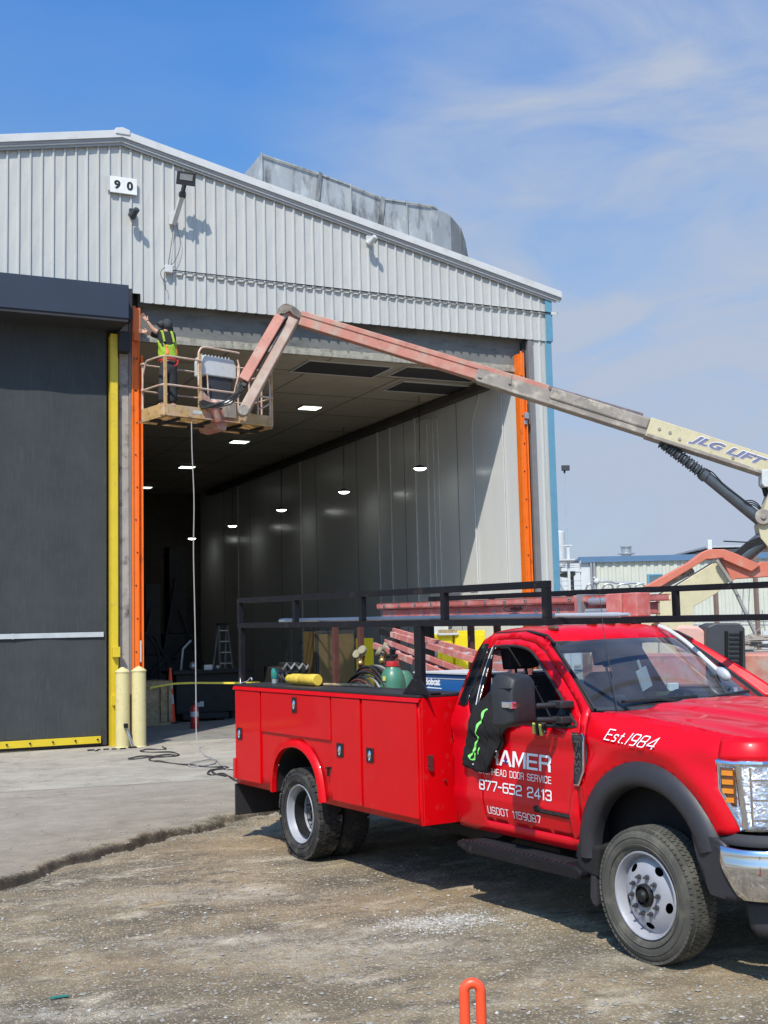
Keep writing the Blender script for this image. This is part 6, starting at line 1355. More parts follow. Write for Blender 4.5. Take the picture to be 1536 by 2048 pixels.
l2 = tt('fibreglass_ladder', 'lower pink fibreglass ladder leaning beneath the other one', 'ladder', (.6, .3, 1.4), 'pink ladders leaning in the truck bed')
w = MB(); lad(w, (-1.05, .28, 1.88), (1.05, -.05, 1.56), (.05, 1, .0), .16, .06, 0, 7); w.bar((-.98, .38, 1.92), (1.05, .05, 1.62), .03, .05, 0); w.build('ladder_frame', [M_['ladderpink'], M_['alu']], l2)
w = MB()
for x in (.78, .84): w.bar((x, -.3, 1.2), (x - .06, -.3, 1.72), .035, .03)
w.build('conduit_bits', M_['alu'], None, M=TRK, label='short upright aluminium tubes behind the black rack leg', cat='tube')
# things on the rack
w = MB(); w.tube([(-.50, -1.03, zr(-.5, 2.162)), (1.5, -1.03, zr(1.5, 2.162)), (4.12, -.98, zr(4.12, 2.158))], .017, 10); w.tube([(-.62, -1.03, zr(-.5, 2.160)), (-.49, -1.03, zr(-.5, 2.162))], .020, 10); w.tube([(4.12, -.98, zr(4.12, 2.158)), (4.20, -.98, zr(4.12, 2.158))], .012, 8); w.build('metal_pole', M_['alu'], None, M=TRK, label='long silver pole lying along the near side of the pipe rack', cat='pole')
rl = tt('extension_ladder', 'faded red fibreglass extension ladder lying on the truck rack', 'ladder', (.7, .75, 2.15))
X0, X1 = -1.28, 2.62
for (ya, z0, z1, xa, xb) in ((.46, 2.268, 2.325, X0, X1), (.50, 2.158, 2.262, X0 + .05, 2.45), (.92, 2.268, 2.325, X0, X1), (.96, 2.158, 2.262, X0 + .05, 2.45)):
    w = MB(); M2 = Matrix.Translation((0, 0, 0)); dz0 = -.0105 * (xa + 1.3); dz1 = -.0105 * (xb + 1.3)
    w.prism([(xa, z0 + dz0), (xb, z0 + dz1), (xb, z1 + dz1), (xa, z1 + dz0)], ya, ya + .012, 'y')
    for zz in (z0, z1 - .01): w.prism([(xa, zz + dz0), (xb, zz + dz1), (xb, zz + .01 + dz1), (xa, zz + .01 + dz0)], ya + .0, ya + .035, 'y')
    w.build('side_rail', M_['ladderp'], rl)
w = MB(); w2 = MB()
for i in range(13):
    x = X0 + .15 + i * .305
    for (zz, ya, dx) in ((2.298, .46, 0), (2.205, .50, .1)):
        if x + dx < 2.4:
            z_ = zz - .0105 * (x + dx + 1.3); w.tube([(x + dx, ya - .004, z_), (x + dx, ya + .50, z_)], .017, 10); w2.tube([(x + dx, ya - .007, z_), (x + dx, ya - .005, z_)], .009, 8); w2.tube([(x + dx, ya + .001, z_), (x + dx, ya - .0035, z_)], .020, 10)
w.build('rung', M_['alu'], rl); w2.build('rung_socket', M_['hub'], rl)
for x, x2, y_ in ((2.42, 2.60, .42), (2.62, 2.78, .42), (2.0, 2.06, .44)): w = MB(); w.box(x, x2, y_, .57, 2.10, 2.29); w.build('end_bracket', M_['ladderp'], rl, bevel=.008)
w = MB(); w.tube([(2.2, .45, 2.235), (2.55, .45, 2.23)], .03, 10); w.tube([(2.15, .45, 2.15), (2.55, .45, 2.145)], .028, 10); w.box(2.05, 2.10, .43, .62, 2.12, 2.30); w.build('roller', M_['steel'], rl)
# oval logo on the ladder rail
lx = 1.13
w = MB(); ov = [(lx + .14 * (abs(math.cos(a)) ** .8) * (1 if math.cos(a) > 0 else -1), .4575, 2.207 + .028 * math.sin(a) * (1 - .3 * abs(math.cos(a)))) for a in np.linspace(0, 2 * math.pi, 25)[:-1]]
w.tube(ov, .004, 5, closed=True); w.build('rail_emblem', M_['hub'], rl)
writing('emblem_letters', 'WERNER', M_['hub'], rl, (lx - .095, .494, 2.19), (1, 0, 0), (0, 0, 1), .19, .028, .002, bold=.03)
w = MB(); q = TP(905, 1172, y=.2); q2 = TP(958, 1167, y=.2); w.tube([(q.x, .2, zr(q.x, 2.40)), (q2.x, .2, zr(q2.x, 2.41))], .016, 8); w.tube([(q2.x - .12, .2, zr(q2.x, 2.412)), (q2.x, .2, zr(q2.x, 2.415))], .03, 8); w.build('caulking_gun', M_['bgwhite'], None, M=TRK, label='small white tool lying on top of the rack rail', cat='tool')
# jacket over the door
def jy(x, z):
    base = -(ys(x, max(z, .9)) + .022); xx = x + .05 * z; f = .016 * abs(math.sin(xx * 17 + z * 3 + .6 * math.sin(z * 9))) + .008 * abs(math.sin(xx * 41 - z * 7)) + .007 * abs(math.sin(z * 21 + x * 13)) + .003 * math.sin(z * 71 + x * 60) - .012; return base - .008 - f
jk = tt('black_jacket', 'black work jacket with a lime green streak hung over the truck door', 'jacket', (2.75, -1.05, 1.0))
def JP(l_): return [(q.x, q.z) for q in (TP(u, v, y=-1.04) for u, v in l_)]
jo = JP([(958, 1392), (975, 1372), (1000, 1380), (1035, 1400), (1040, 1440), (1022, 1450), (1008, 1470), (1000, 1500), (990, 1502), (988, 1515), (978, 1546), (955, 1543), (926, 1530), (930, 1495), (938, 1455), (943, 1415)])
w = MB(); panel(w, jo, [], .022, lambda x, z: (x, jy(x, z), z)); o = w.build('jacket_body', M_['blackcloth'], jk, fixn=False, sharp=80); md = o.modifiers.new('s', 'SOLIDIFY'); md.thickness = .012; md.offset = 1
js = JP([(985, 1440), (1002, 1440), (1006, 1465), (998, 1500), (982, 1538), (974, 1546), (972, 1530), (980, 1490)])
w = MB(); panel(w, js, [], .022, lambda x, z: (x, jy(x, z) - .020 - .006 * math.sin(z * 24), z)); o = w.build('jacket_sleeve', M_['blackcloth'], jk, fixn=False, sharp=80); md = o.modifiers.new('s', 'SOLIDIFY'); md.thickness = .012; md.offset = 1
for nm, ll, hw in (('reflective_streak', [(972, 1418), (966, 1424), (966, 1436), (960, 1448), (959, 1458), (956, 1468), (960, 1474), (953, 1486), (951, 1498), (946, 1506), (941, 1512), (943, 1518), (951, 1518), (953, 1506)], .011), ('reflective_streak', [(962, 1495), (960, 1508)], .004)):
    pts = JP(ll); w = MB(); pp = catmull([(p[0], 0, p[1]) for p in pts], 4); vs = []
    for i, q in enumerate(pp):
        h_ = hw * (.45 + .55 * abs(math.sin(i * .35))); vs += [(q.x - h_, jy(q.x - h_, q.z) - .017, q.z + .004), (q.x + h_, jy(q.x + h_, q.z) - .017, q.z - .004)]
    w.add(vs, [(2 * i, 2 * i + 1, 2 * i + 3, 2 * i + 2) for i in range(len(pp) - 1)]); w.build(nm, M_['lime'], jk, fixn=False, solid=.002)
w = MB()
for (u, v) in ((989, 1436), (983, 1471), (979, 1504), (933, 1530)):
    q = TP(u, v, y=-1.12); w.ball((q.x, jy(q.x, q.z) - .022, q.z), .007, 8)
w.build('snap_button', M_['alu'], jk)
gl = tt('work_glove', 'black and yellow work glove on the truck window sill under the mirror', 'glove', (3.36, -1.03, 1.36))
w = MB()
for k, (dx, L_) in enumerate(((0, .07), (.022, .085), (.044, .08), (.066, .06))):
    w.tube([(3.30 + dx * 1.4, -1.06, 1.375), (3.33 + dx * 1.6, -1.085, 1.365), (3.34 + dx * 1.8, -1.09, 1.365 - L_ * .7)], .012, 7, mi=k % 2)
w.ball((3.36, -1.05, 1.385), (.055, .03, .02), 10, 1); w.tube([(3.29, -1.05, 1.38), (3.27, -1.06, 1.44)], .010, 6, mi=0)
w.build('glove', [M_['yellowcard'], M_['cable']], gl)
# strap hanging over the windshield
st_ = tt('padded_strap', 'pale grey padded strap with a silver end hanging over the windshield', 'strap', (3.3, .4, 1.7))
pts = [TP(1318, 1252, y=.42), TP(1340, 1262, y=.42), TP(1368, 1281, y=.41), TP(1395, 1304, y=.40), TP(1420, 1327, y=.40), TP(1436, 1341, y=.40)]
w = MB(); w.tube(catmull([tuple(p) for p in pts], 5), .017, 8); w.build('strap', M_['conduit'], st_)
q = TP(1447, 1348, y=.40); Mq = Matrix.Translation(q) @ Matrix.Rotation(.5, 4, 'Y')
w = MB(); w.ball((0, 0, 0), (.075, .03, .042), 14, 0, Mq); w.build('metal_end', M_['alu'], st_)
w = MB(); w.tube(catmull([tuple(TP(1432, 1350, y=.40)), tuple(TP(1440, 1368, y=.40)), tuple(TP(1458, 1380, y=.40))], 5), .015, 8); w.build('loose_tail', M_['seat'], st_)

# ================================================================ BOOM LIFT
BX = Vector((.9643, .2648, 0)); BY = Vector((-.2648, .9643, 0)); BO = Vector((5.52, 21.08, 6.03))
MBK = Matrix(((BX.x, BY.x, 0, BO.x), (BX.y, BY.y, 0, BO.y), (0, 0, 1, BO.z), (0, 0, 0, 1)))
lift = thing('boom_lift', 'weathered orange and cream boom lift reaching up to the doorway', 'boom lift', (16, 17.3, 0))
LW, LD = 2.44, .80
def bk(p): return tuple(MBK @ Vector(p))
def BKP(u, v, by=0.0):
    q = FW + RI * ((u - 768) / FPX) - UP * ((v - 1024) / FPX); o = CAMP - (BO + BY * by); t = -(o.dot(BY)) / q.dot(BY); p = CAMP + q * t - BO
    return Vector((p.dot(BX), by, p.z))
pf = MB(); pf.box(.1, .2, .4, .5, -.05, .0, 0, MBK); pf_ = pf.build('platform', M_['machinedark'], lift)
# toe boards
def toe(x0, x1, m):
    w = MB(); w.box(x0, x1, 0, .012, 0, .20, 0, MBK); w.box(x0, x1, -.03, 0, -.015, .012, 0, MBK); w.build('toe_board', m, pf_)
toe(.10, .88, M_['basketyel']); toe(.882, 1.50, M_['liftpink']); toe(1.502, LW - .05, M_['basketyel'])
w = MB()
for (cx_, cy_, a0, a1) in ((.10, .10, 180, 270), (LW - .05, .05, 270, 360)):
    r_ = .10 if a0 == 180 else .05
    pts = [(cx_ + r_ * math.cos(math.radians(a)), cy_ + r_ * math.sin(math.radians(a))) for a in np.linspace(a0, a1, 7)]
    for i in range(6): w.add([MBK @ Vector((pts[i][0], pts[i][1], z)) for z in (0, .2)] + [MBK @ Vector((pts[i + 1][0], pts[i + 1][1], z)) for z in (.2, 0)], [(0, 1, 2, 3)])
w.box(-.0, .012, .10, LD, 0, .2, 0, MBK); w.box(LW - .012, LW, .05, LD, 0, .2, 0, MBK); w.box(0, LW, LD - .012, LD, 0, .2, 0, MBK)
w.box(0.0, .03, .1, LD, -.03, 0, 0, MBK); w.box(LW - .03, LW, .05, LD, -.03, 0, 0, MBK); w.box(0, LW, LD - .03, LD + .01, -.03, 0, 0, MBK)
w.build('toe_board', M_['basketyel'], pf_, solid=.008)
w = MB()
for i in range(62): w.bar(bk((.02 + i * .0395, .02, -.008)), bk((.02 + i * .0395, LD - .02, -.008)), .013, .016)
for i in range(20): w.bar(bk((.02, .03 + i * .05, -.010)), bk((LW - .02, .03 + i * .05, -.010)), .009, .012)
for i in range(26):
    x = .05 + i * .0945; w.bar(bk((x, .02, -.009)), bk((min(LW - .02, x + .12), LD - .02, -.009)), .010, .012)
w.build('floor_grating', M_['basketyel'], pf_)
w = MB()
for x in (.35, 1.0, 1.7, 2.2): w.bar(bk((x, .02, -.045)), bk((x, LD, -.045)), .05, .05)
w.bar(bk((.02, .5, -.045)), bk((LW, .5, -.045)), .06, .05); w.build('floor_beam', M_['machinedark'], pf_)
# rails
def rl_(pts, r=.019, n=8, m='railp', name='guard_rail'):
    w = MB(); w.tube(catmull([bk(p) for p in pts], 4), r, n); w.build(name, M_[m], pf_)
TZ = 1.09
rl_([(.0, .72, TZ - .22), (.0, .62, TZ - .02), (.0, .45, TZ), (.02, .12, TZ), (.10, .015, TZ), (.4, .0, TZ), (.80, .0, TZ)])
rl_([(.0, .76, .56), (.0, .5, .56), (.01, .15, .56), (.09, .02, .56), (.4, .0, .56), (.80, .0, .56)])
rl_([(.80, .0, .56), (1.2, .0, .56), (1.62, .0, .56)])
for x, z0, z1, m in ((.06, .2, TZ, 0), (.80, .2, 1.22, 0), (LW - .03, .2, 1.06, 0)): w = MB(); w.box(x - .024, x + .024, -.0, .05, z0 - .18, z1, 0, MBK); w.build('rail_post', M_['basketyel'], pf_)
rl_([(.765, .02, .62), (.765, .02, 1.15), (.80, .02, 1.30), (.90, .02, 1.365), (1.2, .02, 1.365), (1.62, .02, 1.355), (1.66, .02, 1.34)])
rl_([(1.66, .02, 1.12), (1.64, .02, .95), (1.64, .02, .2)])
rl_([(1.62, .03, 1.07), (1.9, .02, 1.07), (2.1, .02, 1.07)])
rl_([(2.22, .0, 1.06), (LW - .06, .0, 1.06), (LW - .01, .06, 1.06), (LW, .3, 1.06), (LW, LD - .1, 1.06), (LW - .1, LD, 1.06), (1.6, LD, 1.06), (.8, LD, 1.06), (.1, LD, 1.06), (.0, LD - .1, 1.06), (.0, .8, 1.06)])
rl_([(1.95, .0, .56), (LW - .06, .0, .56), (LW, .10, .56), (LW, LD - .1, .56), (LW - .1, LD, .56), (1.2, LD, .56), (.1, LD, .56), (0, LD - .1, .56)])
rl_([(2.08, .0, .2), (2.08, .0, .75), (2.12, .0, .92), (2.22, .0, 1.0), (2.32, .0, .92), (2.36, .0, .72), (2.36, .0, .2)])
rl_([(2.10, .02, .30), (2.3, .02, .40), (2.36, .02, .44)]); rl_([(1.9, .02, .16), (2.1, .02, .16)])
rl_([(LW, LD * .5, .2), (LW, LD * .5, .7), (LW, LD * .5, 1.06)]); rl_([(LW - .02, LD, .2), (LW - .02, LD, .7), (LW - .02, LD, 1.06)]); rl_([(1.25, LD, .2), (1.25, LD, .7), (1.25, LD, 1.06)]); rl_([(.03, LD, .2), (.03, LD, .7), (.03, LD, 1.06)])
w = MB(); w.prism([(.81, .56), (1.06, .34), (1.06, .30), (.82, .30)], .01, .03, 'y', 0, MBK); w.box(.82, 1.10, .0, .05, .25, .29, 0, MBK); w.build('gusset', M_['liftpink'], pf_)
# control console
w = MB(); w.prism([(.90, 1.12), (.93, 1.24), (1.60, 1.22), (1.66, 1.10), (1.66, .86), (.90, .86)], .10, .40, 'y', 0, MBK); w.build('control_console', M_['conduit'], pf_, bevel=.02)
w = MB(); w.prism([(1.02, .86), (1.62, .86), (1.50, .34), (1.06, .34)], .14, .36, 'y', 0, MBK); w.build('console_panel', M_['darkgrey'], pf_, bevel=.02)
w = MB(); w.box(1.0, 1.45, .10, .34, .26, .42, 0, MBK); w.build('console_base', M_['conduit'], pf_, bevel=.015)
w = MB()
for i in range(9): w.tube([bk((.95 + i * .075, .2, 1.22)), bk((.955 + i * .075, .2, 1.28))], .012, 6)
w.build('control_lever', M_['alu'], pf_)
w = MB(); q = BKP(498, 712); w.tube([bk((.98, .06, .85)), bk((.99, .05, .5)), bk((1.03, .04, .2))], .014, 6); w.tube(catmull([bk((1.64, .03, 1.22)), bk((1.66, .0, 1.0)), bk((1.56, -.02, .7)), bk((1.50, .02, .4)), bk((1.42, .04, .2))], 4), .014, 6); w.build('console_strut', M_['railp'], pf_)
w = MB(); w.box(.63, .82, -.004, -.0005, .075, .135, 0, MBK); w.build('placard', M_['stripe'], pf_)
# sack of white rags near the jib foot
q = BKP(462, 812, -.02); w = MB(); w.ball(bk((q.x, .05, q.z)), (.11, .10, .13), 14); w.build('white_bag', mat('white_plastic_bag', (0.75, 0.75, 0.75), .4, bump=1, bs=18, bd=.03), None, label='white plastic bag beside the foot of the jib arm', cat='bag')
# jib
YJ = 21.28
def J(u, v, dy=0.0): return P(u, v, Y=YJ + dy)
fwdv = Vector((.25, .97, 0)).normalized()
w = MB(); w.bar(J(587, 640), J(486, 826), .20, .20, 0, up=(1, -.25, .5)); w.build('jib_arm', M_['jibtan'], lift, bevel=.02)
w = MB(); w.bar(J(571, 632, -.02), J(486, 774, -.02), .10, .10, 0, up=(1, -.25, .5)); w.build('jib_arm', M_['hub'], lift, bevel=.01)
w = MB(); w.bar(J(561, 634, -.02), J(487, 762, -.02), .17, .20, 0, up=(1, -.25, .5)); w.build('jib_cover', M_['liftpink'], lift, bevel=.012)
w = MB()
for k in range(7):
    o1, o2 = k * 3.0, (k % 3) * 4
    pts = [J(480 + o1 * .6, 764 + o1 * .8, -.04), J(470 + o1 * .5, 785 + o2, -.08), J(450 + o2 * .8, 802 + o2, -.10), J(425 - o1, 806 + o1 * .6, -.05), J(405 - o2, 800 + o1 * .5, .0)]
    w.tube(catmull([tuple(p) for p in pts], 5), .013, 6)
w.build('hydraulic_hose', M_['cable'], lift)
w = MB(); c1 = J(486, 822); w.tube([c1 - fwdv * .12, c1 + fwdv * .12], .105, 16); w.build('jib_pivot', M_['liftgrey'], lift, bevel=.01)
w = MB(); a = J(432, 806, .02)
w.tube([tuple(J(430, 803, .0)), tuple(J(430, 820, .02)), tuple(J(436, 842, .1))], [.075, .085, .08], 12); w.ball(tuple(J(431, 806)), (.09, .09, .07), 12)
w.prism([(BKP(432, 825).x, -.0), (BKP(458, 825).x, -.0), (BKP(455, 825).x, -.17), (BKP(440, 850).x, -.14)], .05, .7, 'y', 0, MBK)
w.build('rotator', M_['liftpink'], lift, bevel=.01)
w = MB(); w.box(*(lambda p, q: (p.x, q.x, -.06, .05, q.z, p.z))(BKP(447, 806), BKP(470, 838)), 0, MBK); w.build('rotator_bracket', M_['liftgrey'], lift, bevel=.01)
# knuckle
w = MB(); vs = [J(u, v) for u, v in ((552, 640), (556, 619), (565, 609), (578, 608), (592, 618), (600, 640), (592, 652), (583, 658), (572, 662))]
b0 = [tuple(p) for p in vs] + [tuple(p + fwdv * .24) for p in vs]; n_ = len(vs)
w.add(b0, [tuple(range(n_)), tuple(range(n_, 2 * n_))[::-1]] + [(i, (i + 1) % n_, (i + 1) % n_ + n_, i + n_) for i in range(n_)]); w.build('knuckle', M_['liftpink'], lift, bevel=.015)
w = MB()
for k in range(6):
    pts = [J(541 - k, 668 + k * 5, -.03), J(549 + k * 1.4, 637 - k, -.05), J(558 + k * 2, 616 + k * 2, -.05), J(572 + k * 1.5, 608 + k * 2.6, -.05), J(588, 614 + k * 3, -.05), J(604 + k, 628 + k * 2.4, -.03)]
    w.tube(catmull([tuple(p) for p in pts], 5), .013, 6)
w.build('hydraulic_hose', M_['liftgrey'], lift)
# boom sections
def sec(name, u0, v0, u1, v1, wd_, h_, m, e0=0.0, e1=0.0, bev=.012):
    A_ = P(596, 638, Y=YJ + .1); B_ = P(1640, 972, d=22.3)
    # keep every section in the vertical plane through A_ and B_
    nn = (B_ - A_); nn.z = 0; nn = Vector((nn.y, -nn.x, 0)).normalized()
    def on(u, v):
        q = FW + RI * ((u - 768) / FPX) - UP * ((v - 1024) / FPX); t = (A_ + nn * e0 - CAMP).dot(nn) / q.dot(nn); return CAMP + q * t
    w = MB(); w.bar(on(u0, v0), on(u1, v1), wd_, h_); return w.build(name, m, lift, bevel=bev), on, nn
_, ON, NN = sec('fly_boom', 602, 641, 960, 751, .26, .23, M_['liftpink'])
sec('hose_channel', 604, 628, 1098, 777, .16, .10, M_['liftpink'], e0=.07)
sec('mid_boom', 953, 750, 1300, 860, .30, .25, M_['liftgrey'])
sec('mid_boom_lip', 953, 763, 1300, 874, .33, .05, M_['liftgrey'])
sec('powertrack_cover', 1100, 787, 1296, 849, .24, .22, M_['liftgrey'], e0=.06, bev=.03)
sec('powertrack', 1098, 777, 1285, 832, .14, .09, mat('purple_grey_track', (0.15, 0.12, 0.13), .7, 0, .3, 8), e0=.10, bev=.02)
sec('base_boom', 1294, 856, 1660, 974, .34, .37, M_['liftbeige'])
sec('base_boom_lip', 1290, 872, 1660, 992, .37, .07, M_['liftgrey'])
w = MB()
a = ON(1021, 752); b_ = ON(1019, 772); w.bar(a + NN * .16, b_ + NN * .16, .05, .04); w.build('boom_clamp', M_['liftgrey'], lift, bevel=.008)
w = MB()
for u, v in ((957, 757), (961, 758), (1316, 861), (1337, 868), (1356, 881), (1462, 918)):
    p = ON(u, v); w.tube([p + NN * .165, p + NN * .185], .03 if u > 1300 else .018, 12)
w.build('boom_bolt', M_['liftgrey'], lift)
dirB = (ON(1600, 959) - ON(1300, 858)).normalized(); upB = Vector((0, 0, 1)); upB = (upB - dirB * upB.dot(dirB)).normalized()
sgn = 1 if (NN.dot(CAMP - ON(1400, 890)) > 0) else -1
o0 = ON(1372, 889) + NN * sgn * .172
rr_ = dirB; uu_ = upB
if rr_.cross(uu_).dot(CAMP - o0) < 0: rr_, uu_ = dirB, upB
writing('boom_lettering_outline', 'JLG LIFT', M_['white'], lift, o0 - uu_ * .012 - rr_ * .012, rr_, uu_, 1.505, .224, .003, bold=.075, shear=.45, spacing=1.06)
writing('boom_lettering', 'JLG LIFT', M_['logo'], lift, o0, rr_, uu_, 1.48, .20, .006, bold=.05, shear=.45, spacing=1.06)
# lift cylinder with bellows
c0 = ON(1322, 884); c1 = ON(1404, 946); c2 = ON(1520, 1040)
w = MB(); k = 34; pts = []; rr = []
for i in range(k + 1):
    pts.append(c0.lerp(c1, i / k)); rr.append(.085 + .035 * (i % 2) + .012 * math.sin(i * 1.9))
w.tube(pts, rr, 14); w.build('bellows', M_['steelblue'], lift, sharp=20)
w = MB(); w.tube([c1, c1.lerp(c2, .08), c1.lerp(c2, .081), c2], [.125, .125, .105, .115], 20); w.build('lift_cylinder', M_['steelblue'], lift)
w = MB(); w.tube(catmull([tuple(ON(u, v) + NN * sgn * .1) for u, v in ((1406, 944), (1410, 940), (1424, 947), (1436, 960), (1450, 975), (1468, 988), (1484, 1000), (1500, 1012))], 4), .012, 6)
for k in range(3): w.tube(catmull([tuple(ON(u, v + k * 4) + NN * sgn * .1) for u, v in ((1484, 1004), (1500, 1002), (1512, 1008), (1520, 1018))], 4), .012, 6)
w.build('hydraulic_hose', M_['cable'], lift)
def plate(name, pts, m, th=.4, e=0.0, bev=.01, lab=None):
    a = [ON(u, v) + NN * sgn * (th / 2 + e) for u, v in pts]; b_ = [p - NN * sgn * th for p in a]; n_ = len(a)
    w = MB(); w.add([tuple(p) for p in a + b_], [tuple(range(n_)), tuple(range(n_, 2 * n_))[::-1]] + [(i, (i + 1) % n_, (i + 1) % n_ + n_, i + n_) for i in range(n_)]); return w.build(name, m, lift, bevel=bev, label=lab)
w = MB(); p = ON(1520, 1036) + NN * sgn * .2; w.tube([p, p + NN * sgn * .06], .145, 24); w.tube([p + NN * sgn * .06, p + NN * sgn * .09], .05, 12); w.build('pivot_disc', M_['liftgrey'], lift, bevel=.01)
plate('upright_plate', [(1544, 958), (1526, 1012), (1512, 1052), (1517, 1078), (1536, 1100), (1590, 1140), (1660, 1150), (1700, 985), (1600, 955)], M_['liftbeige'], .36)
plate('upright_box', [(1519, 942), (1519, 970), (1524, 976), (1560, 976), (1560, 942)], M_['conduit'], .30, .05)
w = MB(); w.tube([ON(1528, 974), ON(1533, 992)], .05, 10); w.build('rubber_boot', M_['hub'], lift)
w = MB(); w.tube([ON(1470, 1124), ON(1545, 1064)], .155, 20); w.build('tower_cylinder', M_['steelblue'], lift)
w = MB()
for k in range(5): w.tube(catmull([tuple(ON(u, v + k * 3) + NN * sgn * .16) for u, v in ((1464, 1108), (1480, 1096), (1492, 1086), (1510, 1078), (1526, 1072))], 4), .013, 6)
w.build('hydraulic_hose', M_['cable'], lift)
w = MB(); w.tube([ON(1425, 1090) + NN, ON(1485, 1093) + NN], .012, 6); w.build('grease_line', M_['cable'], lift)
plate('tower_boom', [(1286, 1174), (1375, 1125), (1400, 1106), (1413, 1100), (1444, 1100), (1471, 1110), (1516, 1131), (1498, 1144), (1444, 1121), (1441, 1117), (1408, 1120), (1315, 1176)], M_['liftred'], .40, .02, .012, 'orange-red bent tower arm')
w = MB(); p = ON(1508, 1140); q = ON(1490, 1131); w.tube([q, p], .11, 16); w.build('boom_end_tube', M_['liftred'], lift)
plate('tower_boom', [(1443, 1121), (1462, 1163), (1469, 1158), (1560, 1152), (1640, 1150), (1640, 1126), (1519, 1124), (1500, 1136), (1470, 1128)], M_['liftred'], .34, -.05)
plate('riser_plate', [(1428, 1124), (1455, 1164), (1430, 1187), (1384, 1214), (1384, 1330), (1317, 1330), (1317, 1190), (1330, 1182), (1352, 1171)], M_['liftbeige'], .5, -.1)
plate('riser_plate', [(1316, 1238), (1316, 1330), (1180, 1330), (1176, 1250), (1200, 1238)], M_['liftbeige'], .5, -.2)
w = MB(); w.bar(ON(1320, 1176), ON(1385, 1142), .12, .1); w.bar(ON(1428, 1122) + NN * sgn * .28, ON(1456, 1164) + NN * sgn * .28, .05, .05); w.build('link_bar', M_['liftgrey'], lift)
w = MB()
for k in range(3): w.tube(catmull([tuple(ON(u + k * 4, v - k * 3) + NN * sgn * .1) for u, v in ((1366, 1152), (1372, 1143), (1378, 1150), (1374, 1158))], 4), .012, 6)
w.tube([tuple(ON(1428, 1122) + NN * sgn * .25), tuple(ON(1456, 1164) + NN * sgn * .25), tuple(ON(1506, 1268) + NN * sgn * .2)], .035, 6)
w.build('hydraulic_hose', M_['greycable'], lift)
# turntable, covers, chassis, wheels (mostly behind the truck)
plate('turntable', [(1180, 1306), (1660, 1306), (1660, 1372), (1180, 1372)], M_['liftpink'], 1.9, -.6, .05)
plate('engine_cover', [(1348, 1300), (1346, 1262), (1352, 1251), (1392, 1252), (1406, 1262), (1413, 1296), (1413, 1306)], mat('pale_pink_cover', (0.62, 0.36, 0.30), .6, 0, .08, 3), 1.0, -.3, .05)
plate('engine_cover', [(1404, 1253), (1420, 1246), (1466, 1246), (1478, 1256), (1480, 1350), (1404, 1350)], M_['darkgrey'], 1.0, .0, .03)
w = MB()
for i in range(9): p = ON(1446, 1268 + i * 9); q = ON(1466, 1268 + i * 9); w.bar(p + NN * sgn * .51, q + NN * sgn * .51, .03, .03)
w.bar(ON(1441, 1262) + NN * sgn * .52, ON(1441, 1345) + NN * sgn * .52, .05, .04); w.bar(ON(1470, 1262) + NN * sgn * .52, ON(1470, 1345) + NN * sgn * .52, .05, .04); w.build('cover_louvre', M_['hub'], lift)
c_ = ON(1400, 1372); cb = Matrix.Translation((c_.x, c_.y, 0)) @ Matrix.Rotation(math.atan2(dirB.y, dirB.x), 4, 'Z')
w = MB(); w.box(-1.4, 1.6, -.7, .7, .45, .70, 0, cb); w.box(-1.3, -1.1, -1.1, 1.1, .4, .55, 0, cb); w.box(1.3, 1.5, -1.1, 1.1, .4, .55, 0, cb); w.tube([cb @ Vector((0, 0, .7)), cb @ Vector((0, 0, .85))], .6, 24); w.build('chassis', M_['machinedark'], lift, bevel=.03)
for sx_ in (-1.2, 1.4):
    for sy_ in (-1.15, 1.15):
        w = MB(); Mw = cb @ Matrix.Translation((sx_, sy_, .47)) @ Matrix.Rotation(math.radians(90), 4, 'X')
        w.lathe([(.0, -.10), (.24, -.10), (.25, -.15), (.40, -.16), (.45, -.12), (.45, .12), (.40, .16), (.25, .15), (.24, .10), (0, .10)], 30, 0, Mw); w.build('wheel', M_['rubber'], lift)

# ================================================================ WORKER
pr_ = thing('person', 'worker in black with a hi-vis vest reaching up from the lift basket', 'person', tuple(P(337, 818, Y=21.7)))
def bone(name, pts, rad, edges, m, root, sub_=2, par=pr_):
    me_ = bpy.data.meshes.new(name); b0 = BASE[par.name]; me_.from_pydata([tuple(Vector(p) - b0) for p in pts], edges, []); me_.materials.append(m)
    o = bpy.data.objects.new(name, me_); COL.objects.link(o); o.parent = par; BASE[o.name] = b0
    md = o.modifiers.new('skin', 'SKIN'); md.use_smooth_shade = True
    sv = me_.skin_vertices[0].data
    for i, r in enumerate(rad):
        sv[i].radius = (r, r) if not isinstance(r, tuple) else r; sv[i].use_root = (i == root)
    s_ = o.modifiers.new('sub', 'SUBSURF'); s_.levels = sub_; s_.render_levels = sub_
    return o
YP = 21.60
def H(u, v, dy=0.0): return P(u, v, Y=YP + dy)
pel = H(337, 735); ch = H(334, 690); nk = H(331, 668); hd_ = H(334, 652, -.02)
lsh = H(322, 668, .05); rsh = H(343, 671, .02)
hipL = H(329, 742, .02); hipR = H(344, 742, .0); knL = H(326, 776, -.02); knR = H(345, 777, .05); anL = H(325, 810, .02); anR = H(346, 812, .06)
elL = H(307, 660, .06); haL = H(293, 641, .05); elR = H(318, 672, .18); haR = H(293, 665, .22)
pts = [pel, H(335, 712), ch, nk, hd_, lsh, elL, haL, rsh, elR, haR, hipL, knL, anL, hipR, knR, anR, anL + Vector((-.10, -.12, -.03)), anR + Vector((.02, -.16, -.03))]
ed = [(0, 1), (1, 2), (2, 3), (3, 4), (2, 5), (5, 6), (6, 7), (2, 8), (8, 9), (9, 10), (0, 11), (11, 12), (12, 13), (0, 14), (14, 15), (15, 16), (13, 17), (16, 18)]
